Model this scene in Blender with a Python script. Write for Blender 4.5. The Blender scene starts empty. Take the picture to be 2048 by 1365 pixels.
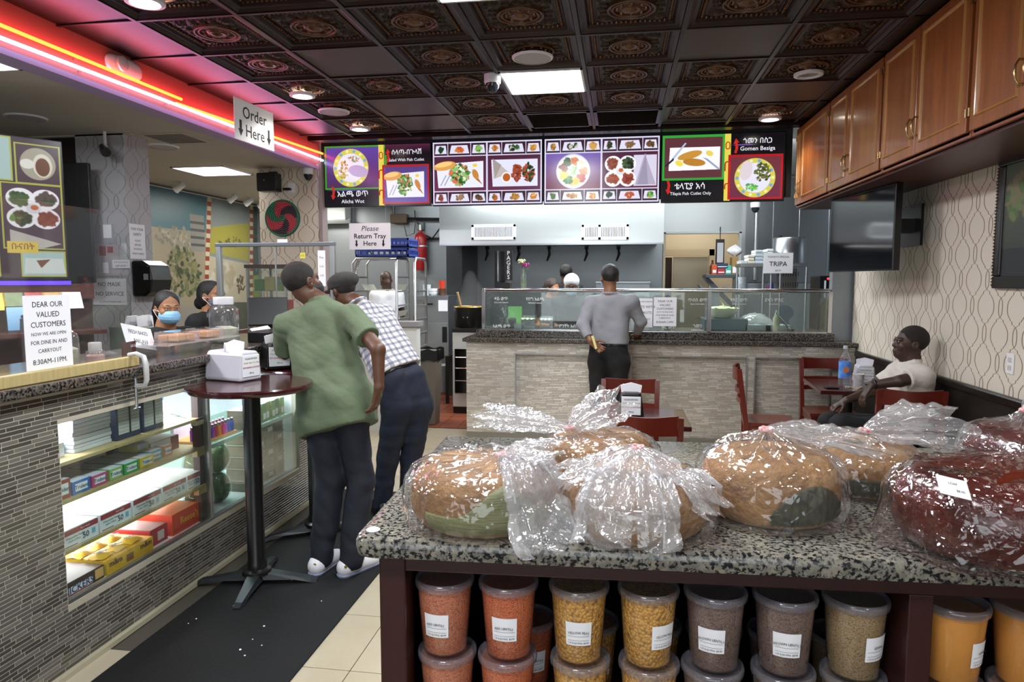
import bpy, bmesh, math, random
import numpy as np
from mathutils import Vector, Matrix, noise
R = random.Random(7); NR = np.random.RandomState(5)
PI = math.pi
SC = bpy.context.scene
COL = SC.collection

# ------------------------------------------------------------------ camera
F_PX = 1383.0
EYE = Vector((0, 0, 1.6))
YAW = math.atan(216 / F_PX); PITCH = math.atan(122.5 / F_PX)
cam = bpy.data.cameras.new('camera'); cam_o = bpy.data.objects.new('camera', cam); COL.objects.link(cam_o)
cam.sensor_width = 36; cam.lens = 36 * F_PX / 2048; cam.clip_start = 0.05
cam_o.location = EYE; cam_o.rotation_euler = (PI / 2 - PITCH, 0, YAW)
SC.camera = cam_o
FW = Vector((-math.sin(YAW) * math.cos(PITCH), math.cos(YAW) * math.cos(PITCH), -math.sin(PITCH)))
RT = Vector((math.cos(YAW), math.sin(YAW), 0)); UPV = RT.cross(FW)
def ray(x, y): return FW + RT * ((x - 1024) / F_PX) - UPV * ((y - 682.5) / F_PX)
def onX(x, y, v): d = ray(x, y); return EYE + d * (v / d.x)
def onY(x, y, v): d = ray(x, y); return EYE + d * (v / d.y)
def onZ(x, y, v): d = ray(x, y); return EYE + d * ((v - EYE.z) / d.z)

# ------------------------------------------------------------------ world, exposure
vs = SC.view_settings
vs.view_transform = 'Standard'; vs.look = 'None'; vs.gamma = 1; vs.use_curve_mapping = False
vs.exposure = 0.08
world = bpy.data.worlds.new('world'); SC.world = world; world.use_nodes = True
world.node_tree.nodes['Background'].inputs[0].default_value = (.75, .85, 1, 1)
world.node_tree.nodes['Background'].inputs[1].default_value = 0.6
SC.cycles.transparent_max_bounces = 24
SC.cycles.max_bounces = 8
SC.cycles.use_denoising = True
SC.cycles.sample_clamp_indirect = 4

def area(name, loc, size, power, col=(1, 1, 1), rot=(0, 0, 0), spread=PI, parent=None):
    l = bpy.data.lights.new(name, 'AREA'); l.shape = 'RECTANGLE'; l.size, l.size_y = size; l.energy = power; l.color = col; l.spread = spread
    o = bpy.data.objects.new(name, l); COL.objects.link(o); o.location = loc; o.rotation_euler = rot
    return o
def spot(name, loc, power, col=(1, .95, .88), ang=2.3, blend=.6, r=.05):
    l = bpy.data.lights.new(name, 'SPOT'); l.energy = power; l.color = col; l.spot_size = ang; l.spot_blend = blend; l.shadow_soft_size = r
    o = bpy.data.objects.new(name, l); COL.objects.link(o); o.location = loc
    return o
CEIL = 3.046; LOWC = 2.79; XS = -3.2; XW = 2.16
COOL = (.93, .97, 1)
# the dining room's square panels (two in view, the same row goes on over the camera) and recessed downlights
PANELS = [(-.57, 5.18), (-.66, 3.35), (-.57, 1.52), (-.57, -.31)]
for i, (x, y) in enumerate(PANELS): area('panel_lamp', (x, y, 2.995), (.56, .54), [40, 40, 36, 38][i], COOL)
DOWN = [(-2.464, 3.401), (-2.485, 5.255), (-2.485, 6.474), (1.309, 6.65)]
for x, y in DOWN: spot('down_lamp', (x, y, 3.0), 26)
for x, y in ((1.3, 1.6), (1.3, -.3), (-2.48, 1.5), (-2.48, -.3)): spot('down_lamp', (x, y, 3.0), 26)
# daylight through the shop window behind the viewer
area('daylight', (-.2, -2.86, 1.55), (3.4, 1.9), 48, (.93, .97, 1), (-PI / 2, 0, PI))
# kitchen strip lights, the side room's panels, the display case's light strip
area('kitchen_lamp', (-1.5, 7.6, 2.98), (1.2, .3), 38, (.92, .98, 1), (.75, 0, 0)); area('kitchen_lamp', (1.1, 7.6, 2.98), (1.2, .3), 38, (.92, .98, 1), (.75, 0, 0)); area('kitchen_lamp', (-.2, 7.9, 3.0), (1.2, .3), 75, (.92, .98, 1))
area('kitchen_lamp', (-3.2, 8.6, 3.0), (1.2, .3), 45, (.9, .97, 1))
area('hood_lamp', (-.9, 9.0, 2.02), (2.0, .2), 7, (1, .98, .95))
area('backroom_lamp', (1.2, 11.3, 2.95), (.6, .6), 16, (1, .93, .8))
area('side_room_lamp', (-4.42, 7.1, 2.72), (.5, .55), 36, (1, .95, .85)); area('side_room_lamp', (-4.6, 9.3, 2.72), (.5, .5), 34, (1, .94, .82))
area('unseen_counter_lamp', (-3.6, 3.3, 2.72), (.5, .5), 48, COOL); area('unseen_counter_lamp', (-3.6, 1.2, 2.72), (.5, .5), 32, COOL)  # unseen lamps over the counter, kept strong to brighten the cashier zone

# ------------------------------------------------------------------ materials
def lin(c):
    if isinstance(c, str): c = [int(c[i:i + 2], 16) / 255 for i in (0, 2, 4)]
    return tuple((v / 12.92 if v <= .04045 else ((v + .055) / 1.055) ** 2.4) for v in c) + (1,)
MATS = {}
def nd(nt, t, **kw):
    n = nt.nodes.new(t)
    for k, v in kw.items():
        if isinstance(k, str) and k.startswith('i_'): n.inputs[k[2:].replace('_', ' ')].default_value = v
        else: setattr(n, k, v)
    return n
def mat(name, c='888888', rough=.5, metal=0, spec=.5, coat=0, bump=None, var=None, emis=0, trans=0, ecol=None, alpha=1, sss=0, c2=None):
    if name in MATS: return MATS[name]
    m = bpy.data.materials.new(name); m.use_nodes = True; nt = m.node_tree; b = nt.nodes['Principled BSDF']
    b.inputs['Base Color'].default_value = lin(c); b.inputs['Roughness'].default_value = rough; b.inputs['Metallic'].default_value = metal
    b.inputs['Specular IOR Level'].default_value = spec; b.inputs['Coat Weight'].default_value = coat; b.inputs['Coat Roughness'].default_value = .1
    if emis: b.inputs['Emission Color'].default_value = lin(ecol or c); b.inputs['Emission Strength'].default_value = emis
    if trans: b.inputs['Transmission Weight'].default_value = trans
    if alpha < 1: b.inputs['Alpha'].default_value = alpha
    if sss: b.inputs['Subsurface Weight'].default_value = sss; b.inputs['Subsurface Radius'].default_value = (.01, .004, .002)
    if var or bump:
        tc = nd(nt, 'ShaderNodeTexCoord')
    if var:   # (scale, strength 0-1[, stretch xyz]) : mixes towards c2 (or a darker self) by noise
        mp = nd(nt, 'ShaderNodeMapping'); nt.links.new(tc.outputs['Object'], mp.inputs[0])
        if len(var) > 2: mp.inputs['Scale'].default_value = var[2]
        n = nd(nt, 'ShaderNodeTexNoise', i_Scale=var[0], i_Detail=6, i_Roughness=.65); nt.links.new(mp.outputs[0], n.inputs['Vector'])
        r = nd(nt, 'ShaderNodeValToRGB'); r.color_ramp.elements[0].position = .32; r.color_ramp.elements[1].position = .68
        l = lin(c); d = lin(c2) if c2 else tuple(v * .5 for v in l[:3]) + (1,)
        r.color_ramp.elements[0].color = l
        r.color_ramp.elements[1].color = tuple(l[i] + (d[i] - l[i]) * var[1] for i in range(3)) + (1,)
        nt.links.new(n.outputs[0], r.inputs[0]); nt.links.new(r.outputs[0], b.inputs['Base Color'])
    if bump:  # (scale, strength[, stretch])
        mp = nd(nt, 'ShaderNodeMapping'); nt.links.new(tc.outputs['Object'], mp.inputs[0])
        if len(bump) > 2: mp.inputs['Scale'].default_value = bump[2]
        n = nd(nt, 'ShaderNodeTexNoise', i_Scale=bump[0], i_Detail=4); nt.links.new(mp.outputs[0], n.inputs['Vector'])
        bp = nd(nt, 'ShaderNodeBump', i_Strength=bump[1], i_Distance=.01); nt.links.new(n.outputs[0], bp.inputs['Height']); nt.links.new(bp.outputs[0], b.inputs['Normal'])
    MATS[name] = m; return m
def glow(name, c, s):
    if name in MATS: return MATS[name]
    m = bpy.data.materials.new(name); m.use_nodes = True; nt = m.node_tree; nt.nodes.clear()
    e = nd(nt, 'ShaderNodeEmission', i_Color=lin(c), i_Strength=s); o = nd(nt, 'ShaderNodeOutputMaterial'); nt.links.new(e.outputs[0], o.inputs[0])
    MATS[name] = m; return m
def clear(name, tint='ffffff', white=.03, gloss=.5, rough=.05, bumps=None, wc='ffffff'):
    """thin clear sheet: see-through plus gloss by angle plus a little milky scatter"""
    if name in MATS: return MATS[name]
    m = bpy.data.materials.new(name); m.use_nodes = True; nt = m.node_tree; nt.nodes.clear()
    t = nd(nt, 'ShaderNodeBsdfTransparent', i_Color=lin(tint)); g = nd(nt, 'ShaderNodeBsdfGlossy', i_Roughness=rough); g.inputs['Color'].default_value = (1, 1, 1, 1)
    d = nd(nt, 'ShaderNodeBsdfDiffuse', i_Color=lin(wc)); tl = nd(nt, 'ShaderNodeBsdfTranslucent', i_Color=lin(wc)); dm = nd(nt, 'ShaderNodeMixShader', i_Fac=.4)
    nt.links.new(d.outputs[0], dm.inputs[1]); nt.links.new(tl.outputs[0], dm.inputs[2])
    m1 = nd(nt, 'ShaderNodeMixShader', i_Fac=white); nt.links.new(t.outputs[0], m1.inputs[1]); nt.links.new(dm.outputs[0], m1.inputs[2])
    fr = nd(nt, 'ShaderNodeLayerWeight', i_Blend=.5); pw = nd(nt, 'ShaderNodeMath', operation='POWER'); pw.inputs[1].default_value = 4; nt.links.new(fr.outputs['Facing'], pw.inputs[0])
    mu = nd(nt, 'ShaderNodeMath', operation='MULTIPLY_ADD'); mu.inputs[1].default_value = gloss * 1.8; mu.inputs[2].default_value = gloss * .09; mu.use_clamp = True; nt.links.new(pw.outputs[0], mu.inputs[0])
    m2 = nd(nt, 'ShaderNodeMixShader'); nt.links.new(mu.outputs[0], m2.inputs[0]); nt.links.new(m1.outputs[0], m2.inputs[1]); nt.links.new(g.outputs[0], m2.inputs[2])
    o = nd(nt, 'ShaderNodeOutputMaterial'); nt.links.new(m2.outputs[0], o.inputs[0])
    if bumps:
        tc = nd(nt, 'ShaderNodeTexCoord'); prev = None
        for sc, st, kind in bumps:
            if kind == 'e':
                v = nd(nt, 'ShaderNodeTexVoronoi', i_Scale=sc, feature='DISTANCE_TO_EDGE'); out = v.outputs['Distance']
            elif kind == 'v':
                v = nd(nt, 'ShaderNodeTexVoronoi', i_Scale=sc, feature='SMOOTH_F1'); v.inputs['Smoothness'].default_value = .25; out = v.outputs['Distance']
            else:
                v = nd(nt, 'ShaderNodeTexNoise', i_Scale=sc, i_Detail=3, i_Distortion=.6); v.noise_type = 'RIDGED_MULTIFRACTAL'; out = v.outputs[0]
            nt.links.new(tc.outputs['Object'], v.inputs['Vector'])
            bp = nd(nt, 'ShaderNodeBump', i_Strength=st, i_Distance=.012); nt.links.new(out, bp.inputs['Height'])
            if prev: nt.links.new(prev.outputs[0], bp.inputs['Normal'])
            prev = bp
        for x in (g, fr, d): nt.links.new(prev.outputs[0], x.inputs['Normal'])
    MATS[name] = m; return m

# ------------------------------------------------------------------ objects
WM = {}
def wm(o): return WM.get(o.name, Matrix())
def tag(o, label=None, cat=None, group=None, kind=None):
    if label: o['label'] = label
    if cat: o['category'] = cat
    if group: o['group'] = group
    if kind: o['kind'] = kind
    return o
def thing(name, label, cat, loc=(0, 0, 0), rz=0, group=None, kind=None):
    o = bpy.data.objects.new(name, None); COL.objects.link(o); o.empty_display_size = .05
    o.location = loc; o.rotation_euler = (0, 0, rz)
    WM[o.name] = Matrix.Translation(loc) @ Matrix.Rotation(rz, 4, 'Z')
    return tag(o, label, cat, group, kind)
def link_mesh(name, me, parent=None, label=None, cat=None, group=None, kind=None, loc=None):
    o = bpy.data.objects.new(name, me); COL.objects.link(o)
    if parent is not None: o.parent = parent; WM[o.name] = wm(parent)
    elif loc is not None: o.location = loc; WM[o.name] = Matrix.Translation(loc)
    return tag(o, label, cat, group, kind)
def dup(root, loc, rz=0, label=None, group=None):
    r = root.copy(); COL.objects.link(r); r.location = loc; r.rotation_euler = (0, 0, rz)
    WM[r.name] = Matrix.Translation(loc) @ Matrix.Rotation(rz, 4, 'Z')
    if label: r['label'] = label
    if group: r['group'] = group
    for ch in KIDS.get(root.name, []):
        c = ch.copy(); COL.objects.link(c); c.parent = r; WM[c.name] = WM[r.name]; KIDS.setdefault(r.name, []).append(c)
        for g in KIDS.get(ch.name, []):
            d = g.copy(); COL.objects.link(d); d.parent = c; WM[d.name] = WM[r.name]; KIDS.setdefault(c.name, []).append(d)
    return r
KIDS = {}
class MB:
    def __init__(s): s.v = []; s.f = []; s.m = []; s.uv = {}; s.X = None
    def add(s, vs, fs, mi=0):
        n = len(s.v)
        s.v += [tuple(s.X @ Vector(v)) for v in vs] if s.X is not None else [tuple(v) for v in vs]
        s.f += [tuple(i + n for i in f) for f in fs]; s.m += [mi] * len(fs); return s
    def box(s, x0, x1, y0, y1, z0, z1, mi=0):
        v = [(x, y, z) for z in (z0, z1) for y in (y0, y1) for x in (x0, x1)]
        return s.add(v, [(0, 2, 3, 1), (4, 5, 7, 6), (0, 1, 5, 4), (2, 6, 7, 3), (0, 4, 6, 2), (1, 3, 7, 5)], mi)
    def cbox(s, c, d, mi=0, rot=None):
        x, y, z = d[0] / 2, d[1] / 2, d[2] / 2
        v = [Vector((a, b, e)) for e in (-z, z) for b in (-y, y) for a in (-x, x)]
        if rot is not None: v = [rot @ p for p in v]
        return s.add([p + Vector(c) for p in v], [(0, 2, 3, 1), (4, 5, 7, 6), (0, 1, 5, 4), (2, 6, 7, 3), (0, 4, 6, 2), (1, 3, 7, 5)], mi)
    def tube(s, pts, r, n=8, mi=0, closed=False, caps=True):
        pts = [Vector(p) for p in pts]; k = len(pts); rs = r if isinstance(r, (list, tuple)) else [r] * k
        vs = []; up = None
        for i, p in enumerate(pts):
            a = pts[(i - 1) % k] if (closed or i > 0) else p; b = pts[(i + 1) % k] if (closed or i < k - 1) else p
            t = (b - a).normalized()
            if up is None: up = Vector((0, 0, 1)) if abs(t.z) < .9 else Vector((1, 0, 0))
            u = t.cross(up)
            if u.length < 1e-5: u = t.orthogonal()
            u.normalize(); w = u.cross(t).normalized(); up = w
            for j in range(n):
                q = 2 * PI * j / n; vs.append(p + u * (math.cos(q) * rs[i]) + w * (math.sin(q) * rs[i]))
        fs = []
        for i in range(k if closed else k - 1):
            for j in range(n):
                a = i * n + j; b = i * n + (j + 1) % n; c = ((i + 1) % k) * n
                fs.append((a, b, c + (j + 1) % n, c + j))
        if caps and not closed: fs += [tuple(range(n))[::-1], tuple(range((k - 1) * n, k * n))]
        return s.add(vs, fs, mi)
    def lathe(s, prof, n=24, c=(0, 0, 0), mi=0, M=None, cap0=True, cap1=True, ph=0):
        vs = []
        for r, z in prof:
            for j in range(n):
                q = 2 * PI * j / n + ph; p = Vector((math.cos(q) * r, math.sin(q) * r, z))
                vs.append((M @ p if M is not None else p) + Vector(c))
        k = len(prof); fs = []
        for i in range(k - 1):
            for j in range(n):
                a = i * n + j; b = i * n + (j + 1) % n; fs.append((a, b, b + n, a + n))
        if cap0: fs.append(tuple(range(n))[::-1])
        if cap1: fs.append(tuple(range((k - 1) * n, k * n)))
        return s.add(vs, fs, mi)
    def prism(s, poly, a, b, axis='z', mi=0):
        n = len(poly); mk = {'z': lambda p, t: (p[0], p[1], t), 'y': lambda p, t: (p[0], t, p[1]), 'x': lambda p, t: (t, p[0], p[1])}[axis]
        vs = [mk(p, a) for p in poly] + [mk(p, b) for p in poly]
        fs = [tuple(range(n))[::-1], tuple(range(n, 2 * n))] + [(i, (i + 1) % n, (i + 1) % n + n, i + n) for i in range(n)]
        return s.add(vs, fs, mi)
    def grid(s, nu, nv, fn, mi=0, wrap=False):
        vs = [fn(i / (nu if wrap else nu - 1), j / (nv - 1)) for j in range(nv) for i in range(nu)]
        fs = []
        for j in range(nv - 1):
            for i in range(nu if wrap else nu - 1):
                a = j * nu + i; b = j * nu + (i + 1) % nu; fs.append((a, b, b + nu, a + nu))
        return s.add(vs, fs, mi)
    def quad(s, M, w, h, mi=0, z=0):
        """a w x h rectangle in frame M (x right, y up, z out) carrying 0-1 uv"""
        n = len(s.f)
        s.add([M @ Vector(p) for p in ((-w / 2, -h / 2, z), (w / 2, -h / 2, z), (w / 2, h / 2, z), (-w / 2, h / 2, z))], [(0, 1, 2, 3)], mi)
        s.uv[n] = ((0, 0), (1, 0), (1, 1), (0, 1)); return s
    def slab(s, M, w, h, t, mi=0, z=0):
        vs = [M @ Vector((a * w / 2, b * h / 2, z + e * t)) for e in (0, 1) for b in (-1, 1) for a in (-1, 1)]
        return s.add(vs, [(0, 2, 3, 1), (4, 5, 7, 6), (0, 1, 5, 4), (2, 6, 7, 3), (0, 4, 6, 2), (1, 3, 7, 5)], mi)
    def mesh(s, mats, smooth=None, inv=None):
        me = bpy.data.meshes.new('m')
        vs = [inv @ Vector(v) for v in s.v] if inv is not None else s.v
        me.from_pydata(vs, [], s.f)
        for m in (mats if isinstance(mats, (list, tuple)) else [mats]): me.materials.append(m)
        me.polygons.foreach_set('material_index', s.m)
        if s.uv:
            uv = me.uv_layers.new(name='uv')
            for fi, cs in s.uv.items():
                for li, c in zip(me.polygons[fi].loop_indices, cs): uv.data[li].uv = c
        if smooth is not None:
            me.polygons.foreach_set('use_smooth', [True] * len(me.polygons)); me.set_sharp_from_angle(angle=math.radians(smooth))
        me.update(); return me
    def build(s, name, mats, parent=None, smooth=None, bevel=0, label=None, cat=None, group=None, kind=None, loc=None, segs=2):
        inv = wm(parent).inverted() if parent is not None else (Matrix.Translation(-Vector(loc)) if loc is not None else None)
        o = link_mesh(name, s.mesh(mats, smooth, inv), parent, label, cat, group, kind, loc)
        if parent is not None: KIDS.setdefault(parent.name, []).append(o)
        if bevel:
            b = o.modifiers.new('bevel', 'BEVEL'); b.width = bevel; b.segments = segs; b.limit_method = 'ANGLE'; b.angle_limit = .7
        return o
def frame(o, right, up):
    r = Vector(right).normalized(); u = Vector(up); u = (u - r * u.dot(r)).normalized(); z = r.cross(u)
    M = Matrix((r, u, z)).transposed().to_4x4(); M.translation = Vector(o); return M
def FY(x, y, z): return frame((x, y, z), (1, 0, 0), (0, 0, 1))          # faces -Y, towards the camera
def FX(x, y, z): return frame((x, y, z), (0, 1, 0), (0, 0, 1))           # faces +X (on things left of the aisle)
def rbox(name, d, m, parent=None, c=(0, 0, 0), bevel=.004, rot=None, **kw):
    b = MB().cbox(c, d, 0, rot); return b.build(name, m, parent, bevel=bevel, **kw)

# lettering: meshes made from the built-in font in one go at the end
TEXTS = []
def text(s, m, parent, size, M, align='CENTER', bold=0, shear=0, xs=1, name='lettering', sp=1, ls=1, label=None, depth=0):
    me = bpy.data.meshes.new('t'); me.materials.append(m)
    o = link_mesh(name, me, parent, label); KIDS.setdefault(parent.name, []).append(o)
    o['kind'] = 'stuff'
    TEXTS.append((me, s, size, wm(parent).inverted() @ M @ Matrix.Diagonal((xs, 1, 1, 1)), align, bold, shear, sp, ls, depth)); return o
def flush_texts():
    tmp = []
    for me, s, size, M, align, bold, shear, sp, ls, depth in TEXTS:
        c = bpy.data.curves.new('t', 'FONT'); c.body = s; c.size = size; c.align_x = align; c.align_y = 'CENTER'; c.resolution_u = 2
        c.bevel_depth = bold * size * .7; c.bevel_resolution = 0; c.shear = shear; c.space_character = sp; c.space_line = ls; c.extrude = depth
        o = bpy.data.objects.new('t', c); COL.objects.link(o); tmp.append(o)
    dg = bpy.context.evaluated_depsgraph_get()
    for o, (me, s, size, M, *_r) in zip(tmp, TEXTS):
        t = bpy.data.meshes.new_from_object(o.evaluated_get(dg)); bm = bmesh.new(); bm.from_mesh(t); bm.transform(M)
        for f in bm.faces: f.material_index = 0
        bm.to_mesh(me); bm.free(); bpy.data.meshes.remove(t)
    for o in tmp:
        c = o.data; bpy.data.objects.remove(o); bpy.data.curves.remove(c)

# flat prints and screens: drawn with numpy
class Img:
    def __init__(s, w, h, c='000000'): s.w, s.h = w, h; s.a = np.zeros((h, w, 3), np.float32); s.a[:] = s.c(c); s.yy, s.xx = np.mgrid[0:h, 0:w].astype(np.float32)
    def c(s, c): return np.array([int(c[i:i + 2], 16) / 255 for i in (0, 2, 4)], np.float32) if isinstance(c, str) else np.array(c, np.float32)
    def put(s, m, c, al=1): s.a = s.a * (1 - (m * al)[..., None]) + s.c(c) * (m * al)[..., None]
    def rect(s, x0, y0, x1, y1, c, al=1): s.a[int(y0):int(y1), int(x0):int(x1)] = s.a[int(y0):int(y1), int(x0):int(x1)] * (1 - al) + s.c(c) * al
    def ell(s, x, y, rx, ry, c, al=1, rot=0, soft=1.5):
        dx, dy = s.xx - x, s.yy - y; ca, sa = math.cos(rot), math.sin(rot)
        d = np.sqrt(((dx * ca + dy * sa) / rx) ** 2 + ((-dx * sa + dy * ca) / ry) ** 2)
        s.put(np.clip((1 - d) * min(rx, ry) / soft + .5, 0, 1), c, al)
    def poly(s, pts, c, al=1):
        n = len(pts); m = np.zeros((s.h, s.w), bool)
        for i in range(n):
            (x0, y0), (x1, y1) = pts[i], pts[(i + 1) % n]
            if y0 == y1: continue
            cond = ((y0 > s.yy) != (y1 > s.yy)) & (s.xx < (x1 - x0) * (s.yy - y0) / (y1 - y0) + x0); m ^= cond
        s.put(m.astype(np.float32), c, al)
    def blobs(s, x, y, rx, ry, cols, n=40, r=4):
        for i in range(n):
            q = NR.rand() * 2 * PI; t = math.sqrt(NR.rand())
            s.ellf(x + math.cos(q) * t * rx, y + math.sin(q) * t * ry, r * (.5 + NR.rand()), r * (.4 + .6 * NR.rand()), cols[NR.randint(len(cols))], NR.rand() * 3)
    def ellf(s, x, y, rx, ry, c, rot=0):
        k = int(max(rx, ry)) + 2; x0, x1, y0, y1 = max(0, int(x) - k), min(s.w, int(x) + k), max(0, int(y) - k), min(s.h, int(y) + k)
        if x1 <= x0 or y1 <= y0: return
        dx, dy = s.xx[y0:y1, x0:x1] - x, s.yy[y0:y1, x0:x1] - y; ca, sa = math.cos(rot), math.sin(rot)
        d = ((dx * ca + dy * sa) / rx) ** 2 + ((-dx * sa + dy * ca) / ry) ** 2
        m = np.clip((1 - d) * 1.5, 0, 1)[..., None]; s.a[y0:y1, x0:x1] = s.a[y0:y1, x0:x1] * (1 - m) + s.c(c) * m
    def grad(s, x0, y0, x1, y1, ca, cb):
        t = np.linspace(0, 1, int(y1) - int(y0))[:, None, None]; s.a[int(y0):int(y1), int(x0):int(x1)] = s.c(ca) * (1 - t) + s.c(cb) * t
    def grain(s, am): s.a += (NR.rand(s.h, s.w, 1).astype(np.float32) - .5) * am
    def mat(s, name, emis=0, rough=.4, spec=.4):
        im = bpy.data.images.new(name, s.w, s.h); px = np.ones((s.h, s.w, 4), np.float32); px[..., :3] = np.clip(s.a[::-1], 0, 1)
        im.pixels.foreach_set(px.ravel()); im.update(); im.pack()
        m = bpy.data.materials.new(name); m.use_nodes = True; nt = m.node_tree; b = nt.nodes['Principled BSDF']
        t = nd(nt, 'ShaderNodeTexImage'); t.image = im; b.inputs['Roughness'].default_value = rough; b.inputs['Specular IOR Level'].default_value = spec
        if emis:
            b.inputs['Base Color'].default_value = (.01, .01, .01, 1); nt.links.new(t.outputs[0], b.inputs['Emission Color']); b.inputs['Emission Strength'].default_value = emis
        else: nt.links.new(t.outputs[0], b.inputs['Base Color'])
        return m

# signed-distance bodies, meshed with surface nets: one continuous skin per body, garment or loaf
class SDF:
    def __init__(s, lo, hi, h):
        s.lo = np.array(lo, np.float32); s.h = h; n = np.ceil((np.array(hi) - np.array(lo)) / h).astype(int) + 1; s.n = n
        s.ax = [s.lo[i] + h * np.arange(n[i], dtype=np.float32) for i in range(3)]; s.F = np.ones(n, np.float32)
    def sl(s, lo, hi):
        a = np.clip(np.floor((np.array(lo) - s.lo) / s.h).astype(int), 0, s.n); b = np.clip(np.ceil((np.array(hi) - s.lo) / s.h).astype(int) + 1, 0, s.n)
        return tuple(slice(a[i], b[i]) for i in range(3))
    def co(s, sl): return s.ax[0][sl[0]][:, None, None], s.ax[1][sl[1]][None, :, None], s.ax[2][sl[2]][None, None, :]
    def comb(s, sl, d, k, op):
        f = s.F[sl]
        if op == 'u':
            if k > 0: h = np.clip(.5 + .5 * (f - d) / k, 0, 1); s.F[sl] = f * (1 - h) + d * h - k * h * (1 - h)
            else: s.F[sl] = np.minimum(f, d)
        elif op == 's':
            if k > 0: h = np.clip(.5 - .5 * (f + d) / k, 0, 1); s.F[sl] = f * (1 - h) - d * h + k * h * (1 - h)
            else: s.F[sl] = np.maximum(f, -d)
        elif op == 'i': s.F[sl] = np.maximum(f, d)
    def cap(s, a, b, ra, rb=None, k=.02, op='u'):
        rb = ra if rb is None else rb; a = np.array(a, np.float32); b = np.array(b, np.float32); r = max(ra, rb) + k + 3 * s.h
        sl = s.sl(np.minimum(a, b) - r, np.maximum(a, b) + r); X, Y, Z = s.co(sl)
        if 0 in s.F[sl].shape: return s
        ab = b - a; L = float(ab @ ab) + 1e-9; t = np.clip(((X - a[0]) * ab[0] + (Y - a[1]) * ab[1] + (Z - a[2]) * ab[2]) / L, 0, 1)
        d = np.sqrt((X - a[0] - t * ab[0]) ** 2 + (Y - a[1] - t * ab[1]) ** 2 + (Z - a[2] - t * ab[2]) ** 2) - (ra + (rb - ra) * t)
        s.comb(sl, d, k, op); return s
    def ell(s, c, r, M=None, k=.02, op='u'):
        """ellipsoid; M: 3x3 columns are its axes"""
        c = np.array(c, np.float32); r = np.array(r, np.float32); R_ = float(r.max()) + k + 3 * s.h
        sl = s.sl(c - R_, c + R_); X, Y, Z = s.co(sl)
        if 0 in s.F[sl].shape: return s
        X, Y, Z = X - c[0], Y - c[1], Z - c[2]
        if M is not None:
            M = np.array(M, np.float32); X, Y, Z = (X * M[0, 0] + Y * M[1, 0] + Z * M[2, 0], X * M[0, 1] + Y * M[1, 1] + Z * M[2, 1], X * M[0, 2] + Y * M[1, 2] + Z * M[2, 2])
        k0 = np.sqrt((X / r[0]) ** 2 + (Y / r[1]) ** 2 + (Z / r[2]) ** 2); k1 = np.sqrt((X / r[0] ** 2) ** 2 + (Y / r[1] ** 2) ** 2 + (Z / r[2] ** 2) ** 2) + 1e-6
        s.comb(sl, k0 * (k0 - 1) / k1, k, op); return s
    def fill(s, fn, op='i', k=0):
        sl = (slice(None),) * 3; s.comb(sl, fn(*s.co(sl)) + np.zeros_like(s.F), k, op); return s
    def disp(s, fn, band=.06):
        m = np.abs(s.F) < band; i, j, k = np.nonzero(m); s.F[m] += fn(s.ax[0][i], s.ax[1][j], s.ax[2][k]).astype(np.float32); return s
    def mesh(s, mats, matfn=None, inv=None):
        F = s.F; S = F < 0; S8 = S.astype(np.int8)
        c = sum(S8[i:i + F.shape[0] - 1, j:j + F.shape[1] - 1, k:k + F.shape[2] - 1] for i in (0, 1) for j in (0, 1) for k in (0, 1))
        act = (c > 0) & (c < 8); ids = np.argwhere(act); idx = np.full(c.shape, -1, np.int64); idx[act] = np.arange(len(ids))
        acc = np.zeros((len(ids), 3), np.float32); cnt = np.zeros(len(ids), np.float32)
        cs = [(i, j, k) for i in (0, 1) for j in (0, 1) for k in (0, 1)]
        for p in cs:
            for a in range(3):
                if p[a]: continue
                q = list(p); q[a] = 1
                f1 = F[ids[:, 0] + p[0], ids[:, 1] + p[1], ids[:, 2] + p[2]]; f2 = F[ids[:, 0] + q[0], ids[:, 1] + q[1], ids[:, 2] + q[2]]
                cr = (f1 < 0) != (f2 < 0); t = np.where(cr, f1 / np.where(cr, f1 - f2, 1), 0)
                o = np.tile(np.array(p, np.float32), (len(ids), 1)); o[:, a] += t
                acc += o * cr[:, None]; cnt += cr
        V = (ids + acc / cnt[:, None]) * s.h + s.lo; Q = []
        for a in range(3):
            b, d = (a + 1) % 3, (a + 2) % 3
            lo_ = [slice(None)] * 3; hi_ = [slice(None)] * 3; lo_[a] = slice(0, -1); hi_[a] = slice(1, None)
            A, B = S[tuple(lo_)], S[tuple(hi_)]; e = np.argwhere(A != B); e = e[(e[:, b] > 0) & (e[:, d] > 0) & (e[:, b] < F.shape[b] - 1) & (e[:, d] < F.shape[d] - 1)]
            def g(db, dd): t = e.copy(); t[:, b] -= db; t[:, d] -= dd; return idx[t[:, 0], t[:, 1], t[:, 2]]
            q = np.stack([g(1, 1), g(0, 1), g(0, 0), g(1, 0)], 1); fl = ~A[e[:, 0], e[:, 1], e[:, 2]]; q[fl] = q[fl][:, ::-1]; Q.append(q)
        Q = np.concatenate(Q); me = bpy.data.meshes.new('s')
        if inv is not None: I = np.array(inv, np.float32); Vl = V @ I[:3, :3].T + I[:3, 3]
        else: Vl = V
        me.vertices.add(len(V)); me.vertices.foreach_set('co', Vl.astype(np.float32).ravel()); me.loops.add(4 * len(Q)); me.polygons.add(len(Q))
        me.loops.foreach_set('vertex_index', Q.astype(np.int32).ravel()); me.polygons.foreach_set('loop_start', np.arange(0, 4 * len(Q), 4, dtype=np.int32))
        me.polygons.foreach_set('use_smooth', np.ones(len(Q), bool))
        for m in (mats if isinstance(mats, (list, tuple)) else [mats]): me.materials.append(m)
        if matfn is not None: me.polygons.foreach_set('material_index', matfn(V[Q].mean(1)).astype(np.int32))
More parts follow.
